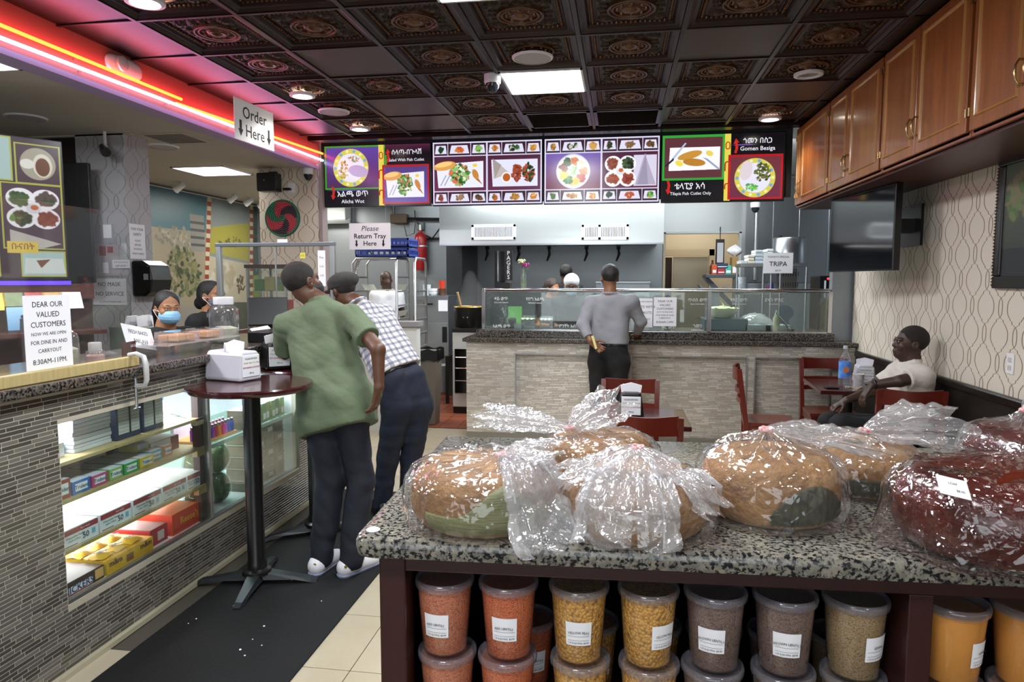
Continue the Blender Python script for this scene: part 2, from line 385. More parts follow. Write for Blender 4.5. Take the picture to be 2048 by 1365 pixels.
        me.update(calc_edges=True); me.validate(); return me
    def build(s, name, mats, parent=None, matfn=None, label=None, cat=None, group=None, loc=None, kind=None):
        inv = wm(parent).inverted() if parent is not None else (Matrix.Translation(-Vector(loc)) if loc is not None else None)
        o = link_mesh(name, s.mesh(mats, matfn, inv), parent, label, cat, group, kind, loc)
        if parent is not None: KIDS.setdefault(parent.name, []).append(o)
        return o
def wav(seed, n=6, sc=10, ridged=False):
    r = np.random.RandomState(seed); K = r.randn(n, 3); K /= np.linalg.norm(K, axis=1)[:, None]; K *= sc * (.6 + .8 * r.rand(n, 1)); ph = r.rand(n) * 6.28
    if ridged: return lambda x, y, z: sum(1 - 2 * np.abs(np.sin(K[i, 0] * x + K[i, 1] * y + K[i, 2] * z + ph[i] + 1.5 * np.sin(K[(i + 1) % n, 0] * x * .7 + K[(i + 1) % n, 2] * z * .7))) for i in range(n)) / n
    return lambda x, y, z: sum(np.sin(K[i, 0] * x + K[i, 1] * y + K[i, 2] * z + ph[i]) for i in range(n)) / n

# common materials
BLACK = mat('black_plastic', '0c0c0d', .35); INK = mat('black_ink', '18181a', .7); WHITE = mat('white_plastic', 'e6e6ea', .35)
PAPER = mat('white_paper', 'f0eff4', .75); STEEL = mat('brushed_steel', 'b4b8bc', .28, 1, bump=(18, .08, (.3, 14, .3))); CHROME = mat('bright_steel', 'd0d2d5', .14, 1)
ALU = mat('aluminium', 'b9bcbd', .38, 1); CHERRY = mat('dark_red_wood', '4c1f1a', .35, coat=.3, var=(6, .5, (1, 1, 8)))
GLASS = clear('clear_glass', 'f4fbf8', .012, .5, .02); PLEXI = clear('acrylic_sheet', 'fdfdfd', .01, .5, .04)
CLEARP = clear('clear_plastic', 'f6f6f8', .05, .5, .12)
def granite(name, base, dark, light, sc=70):
    m = bpy.data.materials.new(name); m.use_nodes = True; nt = m.node_tree; b = nt.nodes['Principled BSDF']; b.inputs['Roughness'].default_value = .16
    tc = nd(nt, 'ShaderNodeTexCoord'); cur = None
    n1 = nd(nt, 'ShaderNodeTexNoise', i_Scale=sc * .55, i_Detail=5, i_Roughness=.6); r1 = nd(nt, 'ShaderNodeValToRGB'); r1.color_ramp.elements[0].position = .42; r1.color_ramp.elements[1].position = .6
    r1.color_ramp.elements[0].color = lin(base); r1.color_ramp.elements[1].color = lin(light); nt.links.new(tc.outputs['Object'], n1.inputs['Vector']); nt.links.new(n1.outputs[0], r1.inputs[0])
    v = nd(nt, 'ShaderNodeTexNoise', i_Scale=sc, i_Detail=5, i_Roughness=.6, i_Distortion=.15); nt.links.new(tc.outputs['Object'], v.inputs['Vector'])
    r2 = nd(nt, 'ShaderNodeValToRGB'); r2.color_ramp.elements[0].position = .49; r2.color_ramp.elements[1].position = .56; nt.links.new(v.outputs[0], r2.inputs[0])
    mx = nd(nt, 'ShaderNodeMix', data_type='RGBA'); nt.links.new(r2.outputs[0], mx.inputs[0]); nt.links.new(r1.outputs[0], mx.inputs[6]); mx.inputs[7].default_value = lin(dark)
    nt.links.new(mx.outputs[2], b.inputs['Base Color']); MATS[name] = m; return m
GRAN_I = granite('island_granite', '6e6b63', '1c1e20', '8a8477', 125); GRAN_C = granite('counter_granite', '4c4642', '141212', '6d665c', 90)

# ================================================================== setting
def wallpaper(name, base, line, P=.163, V=.32, lw=.0042, u0=0, rough=.6):
    m = bpy.data.materials.new(name); m.use_nodes = True; nt = m.node_tree; b = nt.nodes['Principled BSDF']; b.inputs['Roughness'].default_value = rough; b.inputs['Specular IOR Level'].default_value = .3
    tc = nd(nt, 'ShaderNodeNewGeometry'); sp = nd(nt, 'ShaderNodeSeparateXYZ'); nt.links.new(tc.outputs['Position'], sp.inputs[0])
    def ma(op, a, b_=None, c=None):
        n = nd(nt, 'ShaderNodeMath', operation=op)
        for i, v in enumerate((a, b_, c)):
            if v is None: continue
            if isinstance(v, (int, float)): n.inputs[i].default_value = v
            else: nt.links.new(v, n.inputs[i])
        return n.outputs[0]
    u = ma('ADD', ma('ADD', sp.outputs[0], sp.outputs[1]), u0)
    k = ma('FLOOR', ma('ADD', ma('DIVIDE', u, P), .5)); dx = ma('ABSOLUTE', ma('SUBTRACT', u, ma('MULTIPLY', k, P)))
    v = ma('ADD', sp.outputs[2], ma('MULTIPLY', ma('FLOORED_MODULO', k, 2), V / 2))
    t = ma('DIVIDE', ma('PINGPONG', v, V / 2), V / 2)
    fc = nd(nt, 'ShaderNodeFloatCurve'); cu = fc.mapping.curves[0]
    pts = [(0, .56), (.12, .55), (.22, .51), (.33, .42), (.4, .34), (.44, .32), (.455, .24), (.53, .22), (.57, .2), (.585, .13), (.65, .0), (.72, .07), (.8, .105), (.9, .12), (1, .125)]
    while len(cu.points) < len(pts): cu.points.new(.5, .5)
    for p, q in zip(cu.points, pts): p.location = q; p.handle_type = 'VECTOR'
    fc.mapping.update(); nt.links.new(t, fc.inputs['Value'])
    f2 = nd(nt, 'ShaderNodeFloatCurve'); c2 = f2.mapping.curves[0]
    while len(c2.points) < len(pts): c2.points.new(.5, .5)
    for p, q in zip(c2.points, pts): p.location = q; p.handle_type = 'VECTOR'
    f2.mapping.update(); nt.links.new(ma('SUBTRACT', 1, t), f2.inputs['Value'])
    d = ma('MINIMUM', ma('ABSOLUTE', ma('SUBTRACT', dx, ma('MULTIPLY', fc.outputs[0], P))), ma('ABSOLUTE', ma('SUBTRACT', ma('SUBTRACT', P, dx), ma('MULTIPLY', f2.outputs[0], P))))
    f = nd(nt, 'ShaderNodeMapRange', interpolation_type='SMOOTHSTEP'); nt.links.new(d, f.inputs[0])
    for i, v_ in enumerate((lw * .8, lw * 1.35, 1, 0)): f.inputs[i + 1].default_value = v_
    mx = nd(nt, 'ShaderNodeMix', data_type='RGBA'); nt.links.new(f.outputs[0], mx.inputs[0]); mx.inputs[6].default_value = lin(base); mx.inputs[7].default_value = lin(line)
    nt.links.new(mx.outputs[2], b.inputs['Base Color']); MATS[name] = m; return m
WP_R = wallpaper('cream_lattice_wallpaper', 'd6cdbf', '7b6f58'); WP_C = wallpaper('warm_lattice_wallpaper', 'd9cdbd', '93795c', u0=.03); WP_G = wallpaper('grey_lattice_wallpaper', 'b3b1b4', '8f8e92', u0=.05, rough=.4)
PLASTER = mat('grey_plaster', 'a9a39a', .7, var=(1.2, .12)); CEILW = mat('white_ceiling', 'c3bcae', .8, var=(2, .1)); DKW = mat('dark_wainscot', '17130f', .4, var=(5, .5))
TILEF = mat('cream_floor_tile', 'b9ae97', .22, var=(2.2, .45), c2='a2957c', bump=(30, .02)); GROUT = mat('dark_grout', '4a443a', .8)
QUARRY = mat('terracotta_tile', '8a4a32', .35, var=(3, .5), c2='6d3523'); RUBBER = mat('black_rubber_mat', '0d0d0e', .75, bump=(160, .5), spec=.35)

# floor: slab plus separate tiles where the photograph shows them
YB = 10.3; DX0 = onY(1325, 500, YB).x; DX1 = onY(1482, 500, YB).x
fl = MB().box(-7.5, 2.2, -3, 7.2, -.1, -.006).build('floor', GROUT, kind='structure')
T = .458
tm = MB().box(.002, T - .002, .002, T - .002, -.006, 0).mesh(TILEF)
def tile_at(x, y):
    o = link_mesh('floor_tile', tm, fl); o.location = (x, y, 0)
for i in range(-8, 8):
    for j in range(-6, 16):
        x, y = -1.075 + i * T, 3.03 + j * T
        if x > 1.75 or x < -3.3 or y > 6.75 or y < -.2: continue
        if y > 4.6 or (-1.75 < x < -.3) or (y > 3.4 and x > -1.8) or (x < 0 and y < 2.2): tile_at(x, y)
fk = MB().box(-7.5, 3.2, 7.2, 12.6, -.1, -.006).build('floor', GROUT, kind='structure'); fk.name = 'floor_kitchen'
qm = MB().box(.003, .2, .003, .2, -.006, 0).mesh(QUARRY)
for i in range(13):
    for j in range(14):
        o = link_mesh('quarry_tile', qm, fk); o.location = (-3.15 + i * .203, 7.2 + j * .203, 0)
MB().box(-3.1, 3, 10.05, 12.5, -.006, -.001).build('quarry_paving', QUARRY, fk, kind='stuff')
MB().box(-7.4, -3.2, 7.2, 11.5, -.006, 0).build('vinyl_sheet', mat('side_room_floor', '8d8271', .4), fk)
mat_o = MB().box(-2.06, -1.28, .4, 4.9, 0, .009).build('floor_mat', RUBBER, bevel=.004, label='long black rubber mat on the floor along the tiled counter', cat='mat')
# crumbs on the mat
for i in range(16):
    x, y = -2.0 + R.random() * .7, 2.0 + R.random() * 1.6
    s = .003 + R.random() * .003
    MB().lathe([(s * .5, 0), (s, s * .5), (s * .6, s)], 6, (x, y, .009)).build('crumb', PAPER, label='tiny pale crumb lying on the black floor mat', cat='crumb', group='crumbs on the mat', loc=(x, y, .009))

# walls
def wall(name, x0, x1, y0, y1, z0, z1, m, **k): return MB().box(x0, x1, y0, y1, z0, z1).build(name, m, kind='structure', **k)
wr = wall('wall_right', XW, XW + .12, -3, 6.9, 0, 3.05, WP_R)
MB().box(XW - .022, XW, -3, 6.7, .02, .90).build('wainscot_panel', DKW, wr); MB().box(XW - .04, XW, -3, 6.7, .90, .955).build('chair_rail', mat('rail_dark', '120f0d', .3), wr, bevel=.012)
wall('wall_front', -7.5, -1.95, -3.12, -3, 0, 3.05, PLASTER); wall('wall_front_right', 1.55, 2.3, -3.12, -3, 0, 3.05, PLASTER); wall('wall_front_sill', -1.95, 1.55, -3.12, -3, 0, .55, PLASTER); wall('wall_front_lintel', -1.95, 1.55, -3.12, -3, 2.55, 3.05, PLASTER)
wn = MB().box(-1.95, 1.55, -3.07, -3.06, .55, 2.55).build('window_1', GLASS, kind='structure')
for x in (-1.95, -.22, 1.51): MB().box(x, x + .04, -3.1, -3.03, .55, 2.55).build('window_frame', ALU, wn)
for z in (.55, 2.51): MB().box(-1.95, 1.55, -3.1, -3.03, z, z + .04).build('window_frame', ALU, wn)
wall('wall_left', -7.62, -7.5, -3, 5.1, 0, 3.05, PLASTER)
wl = wall('wall_left_mural', -5.82, -5.7, 5.1, 11.6, 0, 2.8, mat('side_wall', '6d6353', .7))
wall('wall_side_end', -7.5, -5.7, 5.0, 5.12, 0, 2.8, PLASTER)
KW = mat('kitchen_wall_panel', '8d9398', .38, .55, bump=(6, .05, (1, 1, .05)))
wb = wall('wall_back', -5.7, DX0 - .5, YB, YB + .12, 0, 3.05, KW)
wall('wall_back_right', DX0 - .5, DX0, YB, YB + .12, 0, 3.05, KW); wall('wall_back_lintel', DX0, DX1, YB, YB + .12, 2.28, 3.05, mat('lintel_steel', 'bfc3c4', .4, .3)); wall('wall_back_end', DX1, 3.2, YB, YB + .12, 0, 3.05, KW)
wall('wall_kitchen_right', 3.1, 3.2, 6.9, YB, 0, 3.05, KW)
wk = wall('wall_right_return', 1.98, 3.2, 6.95, 7.05, 1.023, 3.05, KW)
BR = mat('backroom_wall', 'cfc4ae', .7)
wall('wall_backroom', .3, 2.4, 12.1, 12.2, 0, 3, BR); wall('wall_backroom_left', .4, .5, YB + .12, 12.1, 0, 3, BR); wall('wall_backroom_right', 2.1, 2.2, YB + .12, 12.1, 0, 3, BR)
# stainless cladding sheets on the right side of the kitchen, joints left open
for i, (a, b) in enumerate(((DX1 + .02, 2.1), (2.11, 2.45), (2.46, 2.84), (2.85, 3.08))):
    MB().box(a, b, YB - .015, YB, 1.56, 3.0).build('steel_sheet', STEEL, wb, bevel=.003)
MB().box(DX1, DX1 + .05, YB - .03, YB, .9, 3.0).build('corner_strip', ALU, wb)

# ceilings: bronze pressed-metal tiles in a bar grid over the dining room, a lower plain one left of the soffit
BRONZE = mat('dark_bronze', '35211b', .42, .55, var=(9, .6), c2='1f1513', bump=(60, .12)); COPPER = mat('worn_copper', '6e4a2c', .38, .65, var=(30, .6), c2='3b2a20'); PLAINT = mat('plain_brown_tile', '453025', .42, .3, var=(3, .4), c2='3a2a22'); PATINA = mat('dark_patina', '2a2a22', .45, .5, var=(24, .9), c2='4a2f1f', bump=(45, .5))
ce = MB().box(XS - .1, 2.2, -3, 7.02, CEIL + .05, CEIL + .12).build('ceiling', mat('ceiling_deck', '1c1613', .8), kind='structure')
GX = [-3.2] + [-2.702 + .609 * i for i in range(8)] + [2.16]; GY = [-2.45 + .6095 * i for i in range(16)]
def ceiling_tile():
    b = MB(); h = .594 / 2
    lv = [(h, .006), (h - .012, .0), (h - .03, .012), (h - .05, .014), (h - .062, .034), (h - .10, .036), (h - .112, .03)]
    for (a, za), (c, zc) in zip(lv, lv[1:]):
        vs = [(x * q, y * q, z) for q, z in ((a, za), (c, zc)) for x, y in ((-1, -1), (1, -1), (1, 1), (-1, 1))]
        b.add(vs, [(i, 4 + i, 4 + (i + 1) % 4, (i + 1) % 4) for i in range(4)], 0)
    q = h - .112; b.add([(-q, -q, .03), (-q, q, .03), (q, q, .03), (q, -q, .03)], [(0, 1, 2, 3)], 2)
    for s in range(4):      # bead course
        M = Matrix.Rotation(s * PI / 2, 3, 'Z')
        for i in range(17):
            c = M @ Vector((-.216 + i * .027, h - .081, .032)); b.lathe([(.011, 0), (.0085, -.008), (.003, -.0115)], 6, c, 1, cap0=False)
        for i in range(5):  # scrollwork
            x = -.12 + i * .06; c = M @ Vector((x, .16 - (.012 if i % 2 else 0), .03)); b.lathe([(.026, 0), (.02, -.009), (.012, -.004), (.006, -.011)], 8, c, 2, cap0=False)
        c = M @ Vector((.145, .145, .03)); b.lathe([(.042, 0), (.034, -.012), (.024, -.005), (.012, -.015)], 10, c, 2, cap0=False)
    b.lathe([(.135, .03), (.132, .012), (.122, .012), (.118, .022), (.11, .022), (.106, .014), (.098, .014), (.094, .026), (.06, .022), (.05, .01), (.035, .012), (.02, .004), (.006, .0)], 28, (0, 0, 0), 1, cap0=False)
    for i in range(8):
        q = i * PI / 4; b.lathe([(.014, .025), (.009, .012), (.003, .01)], 6, (math.cos(q) * .077, math.sin(q) * .077, 0), 1, cap0=False)
    return b.mesh([BRONZE, COPPER, PATINA], 35)
TM = ceiling_tile()
PM = MB().box(-.294, .294, -.294, .294, .004, .012).mesh(PLAINT)
TMH = MB().box(-.24, .24, -.294, .294, .004, .012).mesh(mat('dark_plain_tile', '2b1712', .4, .3, var=(3, .5)))
PLAIN = {(2, 3), (2, 5), (2, 6), (6, 3), (7, 5)}   # plain tiles, by column and row from the far edge
VENTS = {(4, 6), (5, 6)}
bars = MB()
for ix in range(len(GX) - 1):
    for iy in range(len(GY) - 1):
        x, y = (GX[ix] + GX[ix + 1]) / 2, (GY[iy] + GY[iy + 1]) / 2
        row = iy - 8
        if GY[iy] < 2.3: continue
        if ix in (0,): o = link_mesh('ceiling_tile', TMH, ce); o.location = (x, y, CEIL); continue
        if (abs(x + .57) < .1 and (abs(y - 5.18) < .15 or abs(y - 3.35) < .15)): continue
        if (ix, row) in VENTS: continue
        o = link_mesh('ceiling_tile', PM if ((ix, row) in PLAIN or ix == len(GX) - 2) else TM, ce); o.location = (x, y, CEIL)
BARM = mat('grid_bar', '2c1f1b', .35, .6)
for x in GX[1:-1]: MB().box(x - .014, x + .014, -2.4, 6.95, CEIL - .006, CEIL + .004).build('grid_bar', BARM, ce, bevel=.003)
for y in GY: MB().box(XS, 1.66, y - .012, y + .012, CEIL - .005, CEIL + .003).build('grid_bar', BARM, ce, bevel=.003)
MB().box(XS, 2.1, 6.86, 6.99, CEIL - .02, CEIL + .05).build('ceiling_end_bar', BARM, ce)
cl = MB().box(-7.5, XS - .06, -3, 11.6, LOWC, LOWC + .1).build('ceiling_low', CEILW, kind='structure')
MB().box(-5.7, 3.2, 7.17, 12.2, 3.06, 3.15).build('ceiling_kitchen', mat('kitchen_ceiling', 'd8d8d4', .7), kind='structure')
MB().box(-5.2, -3.95, 5.2, 5.24, LOWC - .012, LOWC).build('ceiling_batten', CEILW, cl)
# soffit over the counter, lit by its neon
sof = MB().box(XS - .06, XS, -3, 7.15, LOWC, CEIL + .1).build('soffit', mat('soffit_neon_tint', 'b3564c', .6), kind='structure')  # the red of the neon light is put into this base colour
MB().box(XS - .12, XS + .015, -3, 7.1, LOWC - .02, LOWC + .012).build('soffit_edge', mat('soffit_edge_neon_tint', 'b79fca', .6), sof)  # violet glow of the white tube is put into the edge colour
# columns
c1 = wall('column_left', -4.46, -4.02, 5.2, 5.5, 0, LOWC, WP_G)
c2 = wall('column_middle', -3.86, -3.16, 7.05, 7.15, 0, LOWC + .03, WP_C)
MB().box(-3.165, -3.135, 7.03, 7.16, 0, LOWC + .05).build('edge_trim', mat('trim_grey_pink', '9d8a8a', .5), c2)
wall('wall_counter_back', -7.5, -4.35, 5.24, 5.36, 0, LOWC, mat('backbar_wall', '241a17', .6))

# neon tubes
NW = glow('neon_white', 'c4d0ff', 9); NR_ = glow('neon_red', 'ff6a28', 6.0)
def neon(pts, m, label):
    t = thing('neon_tube', label, 'neon light', pts[0]); t['group'] = 'neon tubes along the soffit'
    b = MB(); b.tube(pts, .011, 8); b.build('glass_tube', m, t, smooth=60)
    n = max(2, int((Vector(pts[1]) - Vector(pts[0])).length / .8))
    for i in range(n + 1):
        p = Vector(pts[0]).lerp(Vector(pts[1]), (i + .25) / (n + .5)); MB().box(XS, p.x - .006, p.y - .008, p.y + .008, p.z - .016, p.z - .009).build('standoff', CLEARP, t)
neon([(XS + .035, 2.0, 2.83), (XS + .035, 7.16, 2.873)], NW, 'long white-violet neon tube along the lower edge of the soffit')
neon([(XS + .035, 2.0, 2.905), (XS + .035, 4.72, 2.905)], NR_, 'red-orange neon tube on the near half of the soffit')
neon([(XS + .035, 4.66, 2.862), (XS + .035, 7.16, 2.945)], NR_, 'red-orange neon tube on the far half of the soffit')
# the tubes are soft red and white line lights; the same glow as lamps of their length
area('neon_lamp', (XS + .07, 4.6, 2.92), (.03, 5.0), 7, (1, .03, .07), (0, -PI / 2, 0)); area('neon_lamp', (XS + .07, 4.6, 2.84), (.03, 5.0), 5, (.6, .4, 1), (0, -PI / 2, 0))
area('neon_wash_lamp', (XS + .085, 4.6, 2.9), (.03, 5.0), 3.5, (1, .07, .09), (0, PI / 2, 0))

# fixtures on the ceiling
LED = glow('lit_panel', 'f4f8ff', 9)
def led_panel(x, y, label, z=CEIL, w=.585, h=.585):
    t = thing('ceiling_panel_light', label, 'ceiling light', (x, y, z), group='square lit ceiling panels')
    b = MB(); 
    for (x0, x1, y0, y1) in ((-w / 2, w / 2, -h / 2, -h / 2 + .015), (-w / 2, w / 2, h / 2 - .015, h / 2), (-w / 2, -w / 2 + .015, -h / 2, h / 2), (w / 2 - .015, w / 2, -h / 2, h / 2)): b.box(x + x0, x + x1, y + y0, y + y1, z - .012, z + .003)
    b.build('frame', WHITE, t); MB().box(x - w / 2 + .015, x + w / 2 - .015, y - h / 2 + .015, y + h / 2 - .015, z - .006, z + .002).build('diffuser', LED, t)
led_panel(-.57, 5.18, 'square lit ceiling panel beside the dome camera in the middle of the bronze ceiling'); led_panel(-.66, 3.35, 'lit ceiling panel cut off by the top edge, nearest to the viewer')
for y, l in ((1.52, 'nearer'), (-.31, 'farther back')): led_panel(-.57, y, l + ' lit ceiling panel overhead, outside the picture')
led_panel(-4.42, 7.1, 'lit panel in the low white ceiling of the side room', LOWC, .6, .6)
led_panel(-4.6, 9.3, 'far lit panel in the low white ceiling of the side room', LOWC, .5, .5); led_panel(-3.6, 3.3, 'unseen lit panel in the low ceiling over the cashier counter', LOWC, .5, .5); led_panel(-3.6, 1.2, 'near lit panel, out of view in the low ceiling over the cashier counter', LOWC, .5, .5)  # the two panels over the counter are unseen and serve its lighting
DL = glow('downlight_glow', 'fff2dc', 14)
def downlight(x, y, label, on=True):
    t = thing('recessed_downlight', label, 'downlight', (x, y, CEIL), group='recessed downlights')
    MB().lathe([(.1, .004), (.098, -.012), (.075, -.016), (.07, .0)], 28, (x, y, CEIL), cap0=False, cap1=False).build('trim_ring', WHITE, t, smooth=40)
    MB().lathe([(.072, -.002), (.05, -.012 if on else .002), (.001, -.014 if on else .004)], 24, (x, y, CEIL), cap0=False).build('lens', DL if on else mat('dull_lens', '8b7f78', .4), t, smooth=60)
for (x, y), l in zip(DOWN, ('lit downlight cut by the top edge above the neon soffit', 'lit downlight near the order sign, second from the front', 'lit downlight next to the leftmost menu screen', 'lit downlight in front of the wooden wall cabinets')): downlight(x, y, l)
downlight(1.29, 5.282, 'unlit downlight above the wooden wall cabinets', False)
SPK = mat('speaker_mesh', 'b7b2b0', .6, bump=(400, .4))
def ceil_speaker(x, y, z, label, r=.135):
    t = thing('ceiling_speaker', label, 'ceiling speaker', (x, y, z), group='round ceiling speakers')
    MB().lathe([(r, 0), (r - .004, -.01), (r - .014, -.012)], 32, (x, y, z), cap0=False, cap1=False).build('rim', WHITE, t, smooth=40); MB().lathe([(r - .012, -.009), (.001, -.009)], 32, (x, y, z), cap0=False).build('grille', SPK, t)
ceil_speaker(-.584, 4.602, CEIL - .004, 'round white ceiling speaker above the middle lit panel'); ceil_speaker(-2.451, 5.782, CEIL - .004, 'round white ceiling speaker between two downlights by the soffit')
ceil_speaker(-4.33, 4.59, LOWC, 'round grey speaker in the low ceiling above the left menu board', .14); ceil_speaker(-4.06, 5.75, LOWC, 'round dull speaker in the low ceiling beside the grey column', .14)
for x, l in ((-.57, 'left one of two slatted air vents in front of the menu screens'), (.04, 'right one of two slatted air vents in front of the menu screens')):
    t = thing('ceiling_vent', l, 'air vent', (x, 6.4, CEIL), group='slatted ceiling vents'); b = MB()
    for (x0, x1, y0, y1) in ((-.29, .29, -.29, -.26), (-.29, .29, .26, .29), (-.29, -.26, -.29, .29), (.26, .29, -.29, .29)): b.box(x + x0, x + x1, 6.4 + y0, 6.4 + y1, CEIL - .01, CEIL + .005)
    b.build('frame', BARM, t); MB().box(x - .27, x + .27, 6.13, 6.67, CEIL + .03, CEIL + .035).build('backing', BLACK, t)
    for i in range(13): MB().cbox((x, 6.16 + i * .04, CEIL + .006), (.52, .022, .003), 0, Matrix.Rotation(.5, 3, 'X')).build('slat', BARM, t)
def dome_cam(x, y, z, label, r=.06):
    t = thing('dome_camera', label, 'security camera', (x, y, z))
    MB().lathe([(r, 0), (r, -.05), (r * .92, -.062)], 24, (x, y, z), cap0=False).build('housing', WHITE, t, smooth=40)
    MB().lathe([(r * .8, -.06), (r * .76, -.085), (r * .5, -.115), (r * .15, -.125)], 24, (x, y, z), cap0=False).build('dome', mat('smoked_dome', '22252b', .1), t, smooth=60); return t
dome_cam(-.915, 4.96, CEIL, 'white dome security camera beside the middle lit panel'); dome_cam(-3.27, 7.0, LOWC - .02, 'white dome camera at the top of the basket column', .055)
# alarm strobe on the soffit
t = thing('alarm_strobe', 'oval white alarm strobe with round lens on the neon soffit', 'alarm', (XS, 4.17, 2.97))
b = MB(); b.grid(32, 8, lambda u, v: (XS + .05 * math.sin(v * PI / 2), 4.17 + math.copysign(abs(math.cos(u * 2 * PI)) ** .55, math.cos(u * 2 * PI)) * .16 * math.cos(v * PI / 2) ** .5, 2.968 + math.copysign(abs(math.sin(u * 2 * PI)) ** .8, math.sin(u * 2 * PI)) * .062 * math.cos(v * PI / 2) ** .5), wrap=True); b.build('housing', WHITE, t, smooth=50)
MB().lathe([(.05, 0), (.046, .016), (.03, .022), (.001, .023)], 24, (XS + .045, 4.1, 2.97), M=Matrix.Rotation(PI / 2, 4, 'Y').to_3x3().to_4x4(), cap0=False).build('lens', mat('strobe_lens', 'd9cfd0', .1, coat=.5), t, smooth=50)
# track spots
for i, (y, z) in enumerate(((7.83, 2.74), (9.01, 2.74), (9.43, 2.74), (9.81, 2.74))):
    t = thing('track_spotlight', ('white spotlight nearest of the row under the side room ceiling', 'second white spotlight of the row under the side room ceiling', 'third white spotlight of the row under the side room ceiling', 'farthest white spotlight of the row, next to the basket column')[i], 'spotlight', (-5.3, y, LOWC), group='white spotlights along the mural')
    MB().tube([(-5.3, y, LOWC), (-5.3, y, z)], .012).build('stem', WHITE, t); MB().tube([(-5.27, y, z + .02), (-5.38, y, z - .05)], [.035, .045], 14).build('lamp_head', WHITE, t, smooth=40)
    spot('track_lamp', (-5.36, y, z - .04), 20, (1, .9, .72), 1.6, .5).rotation_euler = (0, math.radians(-38), 0)

# mural on the side room wall: a printed picture wall, landscape pieces divided by red and cream bands
im = Img(900, 420, 'b89a62')
im.rect(0, 0, 110, 420, 'a8865a')
for i in range(9):
    for j in range(3): im.rect(8 + j * 34, 20 + i * 44, 30 + j * 34, 46 + i * 44, '7d5a38')
im.poly([(130, 0), (400, 0), (350, 420), (60, 420)], '6f8f8e'); im.grad(0, 0, 1, 1, '6f8f8e', '6f8f8e')
im.poly([(125, 0), (398, 0), (385, 110), (110, 110)], '3f7f90'); im.poly([(115, 110), (386, 110), (350, 420), (60, 420)], 'b0a080')
im.blobs(250, 130, 90, 30, ['c9b995', '8d8a78', 'a6a189'], 60, 9); im.blobs(270, 230, 80, 70, ['5b6a3d', '7d8048', '98925e', '465030'], 160, 11)
im.rect(120, 60, 126, 150, 'd8d2bd'); im.rect(312, 60, 380, 170, '9b978d')
for k in range(4): im.rect(312, 80 + k * 22, 380, 88 + k * 22, '55585a')
im.poly([(60, 330), (330, 330), (320, 420), (40, 420)], 'a39b90'); im.rect(130, 240, 205, 340, 'b03026'); im.rect(138, 256, 197, 290, 'c9cdbf'); im.rect(140, 300, 195, 322, 'd2493a'); im.rect(150, 326, 186, 338, 'd8c9a8'); im.rect(230, 300, 250, 330, '6d88a2')
im.poly([(425, 0), (640, 0), (610, 420), (370, 420)], '8a9693'); im.poly([(418, 90), (632, 60), (620, 190), (400, 170)], 'b9b030'); im.blobs(520, 130, 70, 16, ['6b6820', '8f8a2a'], 30, 6)
im.poly([(400, 180), (622, 200), (612, 330), (382, 320)], 'cbbf9d'); im.blobs(470, 245, 60, 40, ['d8d0b8', 'bdae86'], 40, 18); im.blobs(570, 270, 26, 30, ['5d4a2c', '6d5a38'], 40, 6); im.poly([(382, 325), (612, 330), (608, 420), (372, 420)], '59604a'); im.blobs(480, 370, 100, 30, ['a02f25', '6d6a58', 'c8bda6'], 60, 10)
im.poly([(655, 0), (900, 0), (900, 420), (622, 420)], '4b5b4c'); im.blobs(770, 110, 110, 60, ['39463f', '5a6a5a', '6c7a68'], 80, 16); im.blobs(770, 210, 110, 30, ['7f94a0', '56736c'], 40, 14); im.poly([(640, 240), (900, 220), (900, 420), (625, 420)], '9aa432'); im.blobs(770, 330, 110, 60, ['8b962c', 'a8b03c', '6d7a2a'], 60, 16)
for x0, x1 in ((400, 350), (640, 612)):
    for k in range(30):
        y = k * 14; t_ = y / 420; x = x0 + 12 + (x1 - x0) * t_; im.poly([(x - 10, y), (x + 10, y), (x + 9, y + 14), (x - 11, y + 14)], 'b23a26' if k % 2 else 'e0d2a8')
im.poly([(120, 0), (132, 0), (66, 420), (50, 420)], 'd9c79a'); im.a *= .8; im.a = im.a * .75 + im.a.mean(2, keepdims=True) * .25; im.grain(.04)
mu = thing('wall_mural', 'printed mural of city and countryside views on the side room wall', 'mural', (-5.69, 9.2, .95))
MB().quad(frame((-5.685, 9.2, 1.8), (0, 1, 0), (0, 0, 1)), 4.2, 1.9).build('print', im.mat('mural_print'), mu); MB().box(-5.7, -5.688, 7.1, 11.3, .84, 2.76).build('backing', PAPER, mu)
MB().box(-5.7, -5.66, 5.3, 11.5, 0, .84).build('trim_1', mat('side_panel_wood', '5a2b1e', .4), kind='structure')

# ================================================================== menu screens over the back counter
def f_salad(g, x, y, w, h):
    g.poly([(x, y + h * .1), (x + w, y), (x + w, y + h), (x + w * .04, y + h)], 'dfe0f4'); g.blobs(x + w * .5, y + h * .5, w * .2, h * .4, ['2f6b2c', '4d8a3a', '8fb56a', 'e0e8d0', '2b5526', 'd86a4a'], 130, w * .05)
    g.ell(x + w * .18, y + h * .16, w * .24, h * .17, 'd39a50', rot=-.15); g.ell(x + w * .15, y + h * .11, w * .19, h * .09, 'edc27c', rot=-.15)
    g.poly([(x + w * .76, y + h * .28), (x + w * .98, y + h * .9), (x + w * .84, y + h * .7)], 'a86c2c'); g.ell(x + w * .83, y + h * .5, w * .06, h * .2, 'c0803a', rot=-.4); g.ell(x + w * .82, y + h * .16, w * .05, h * .06, 'e2c640')
    for k in range(2): g.poly([(x + w * (.08 + .08 * k), y + h * .9), (x + w * (.2 + .08 * k), y + h * .5), (x + w * (.22 + .08 * k), y + h * .52), (x + w * (.1 + .08 * k), y + h * .92)], '9a9cb5')
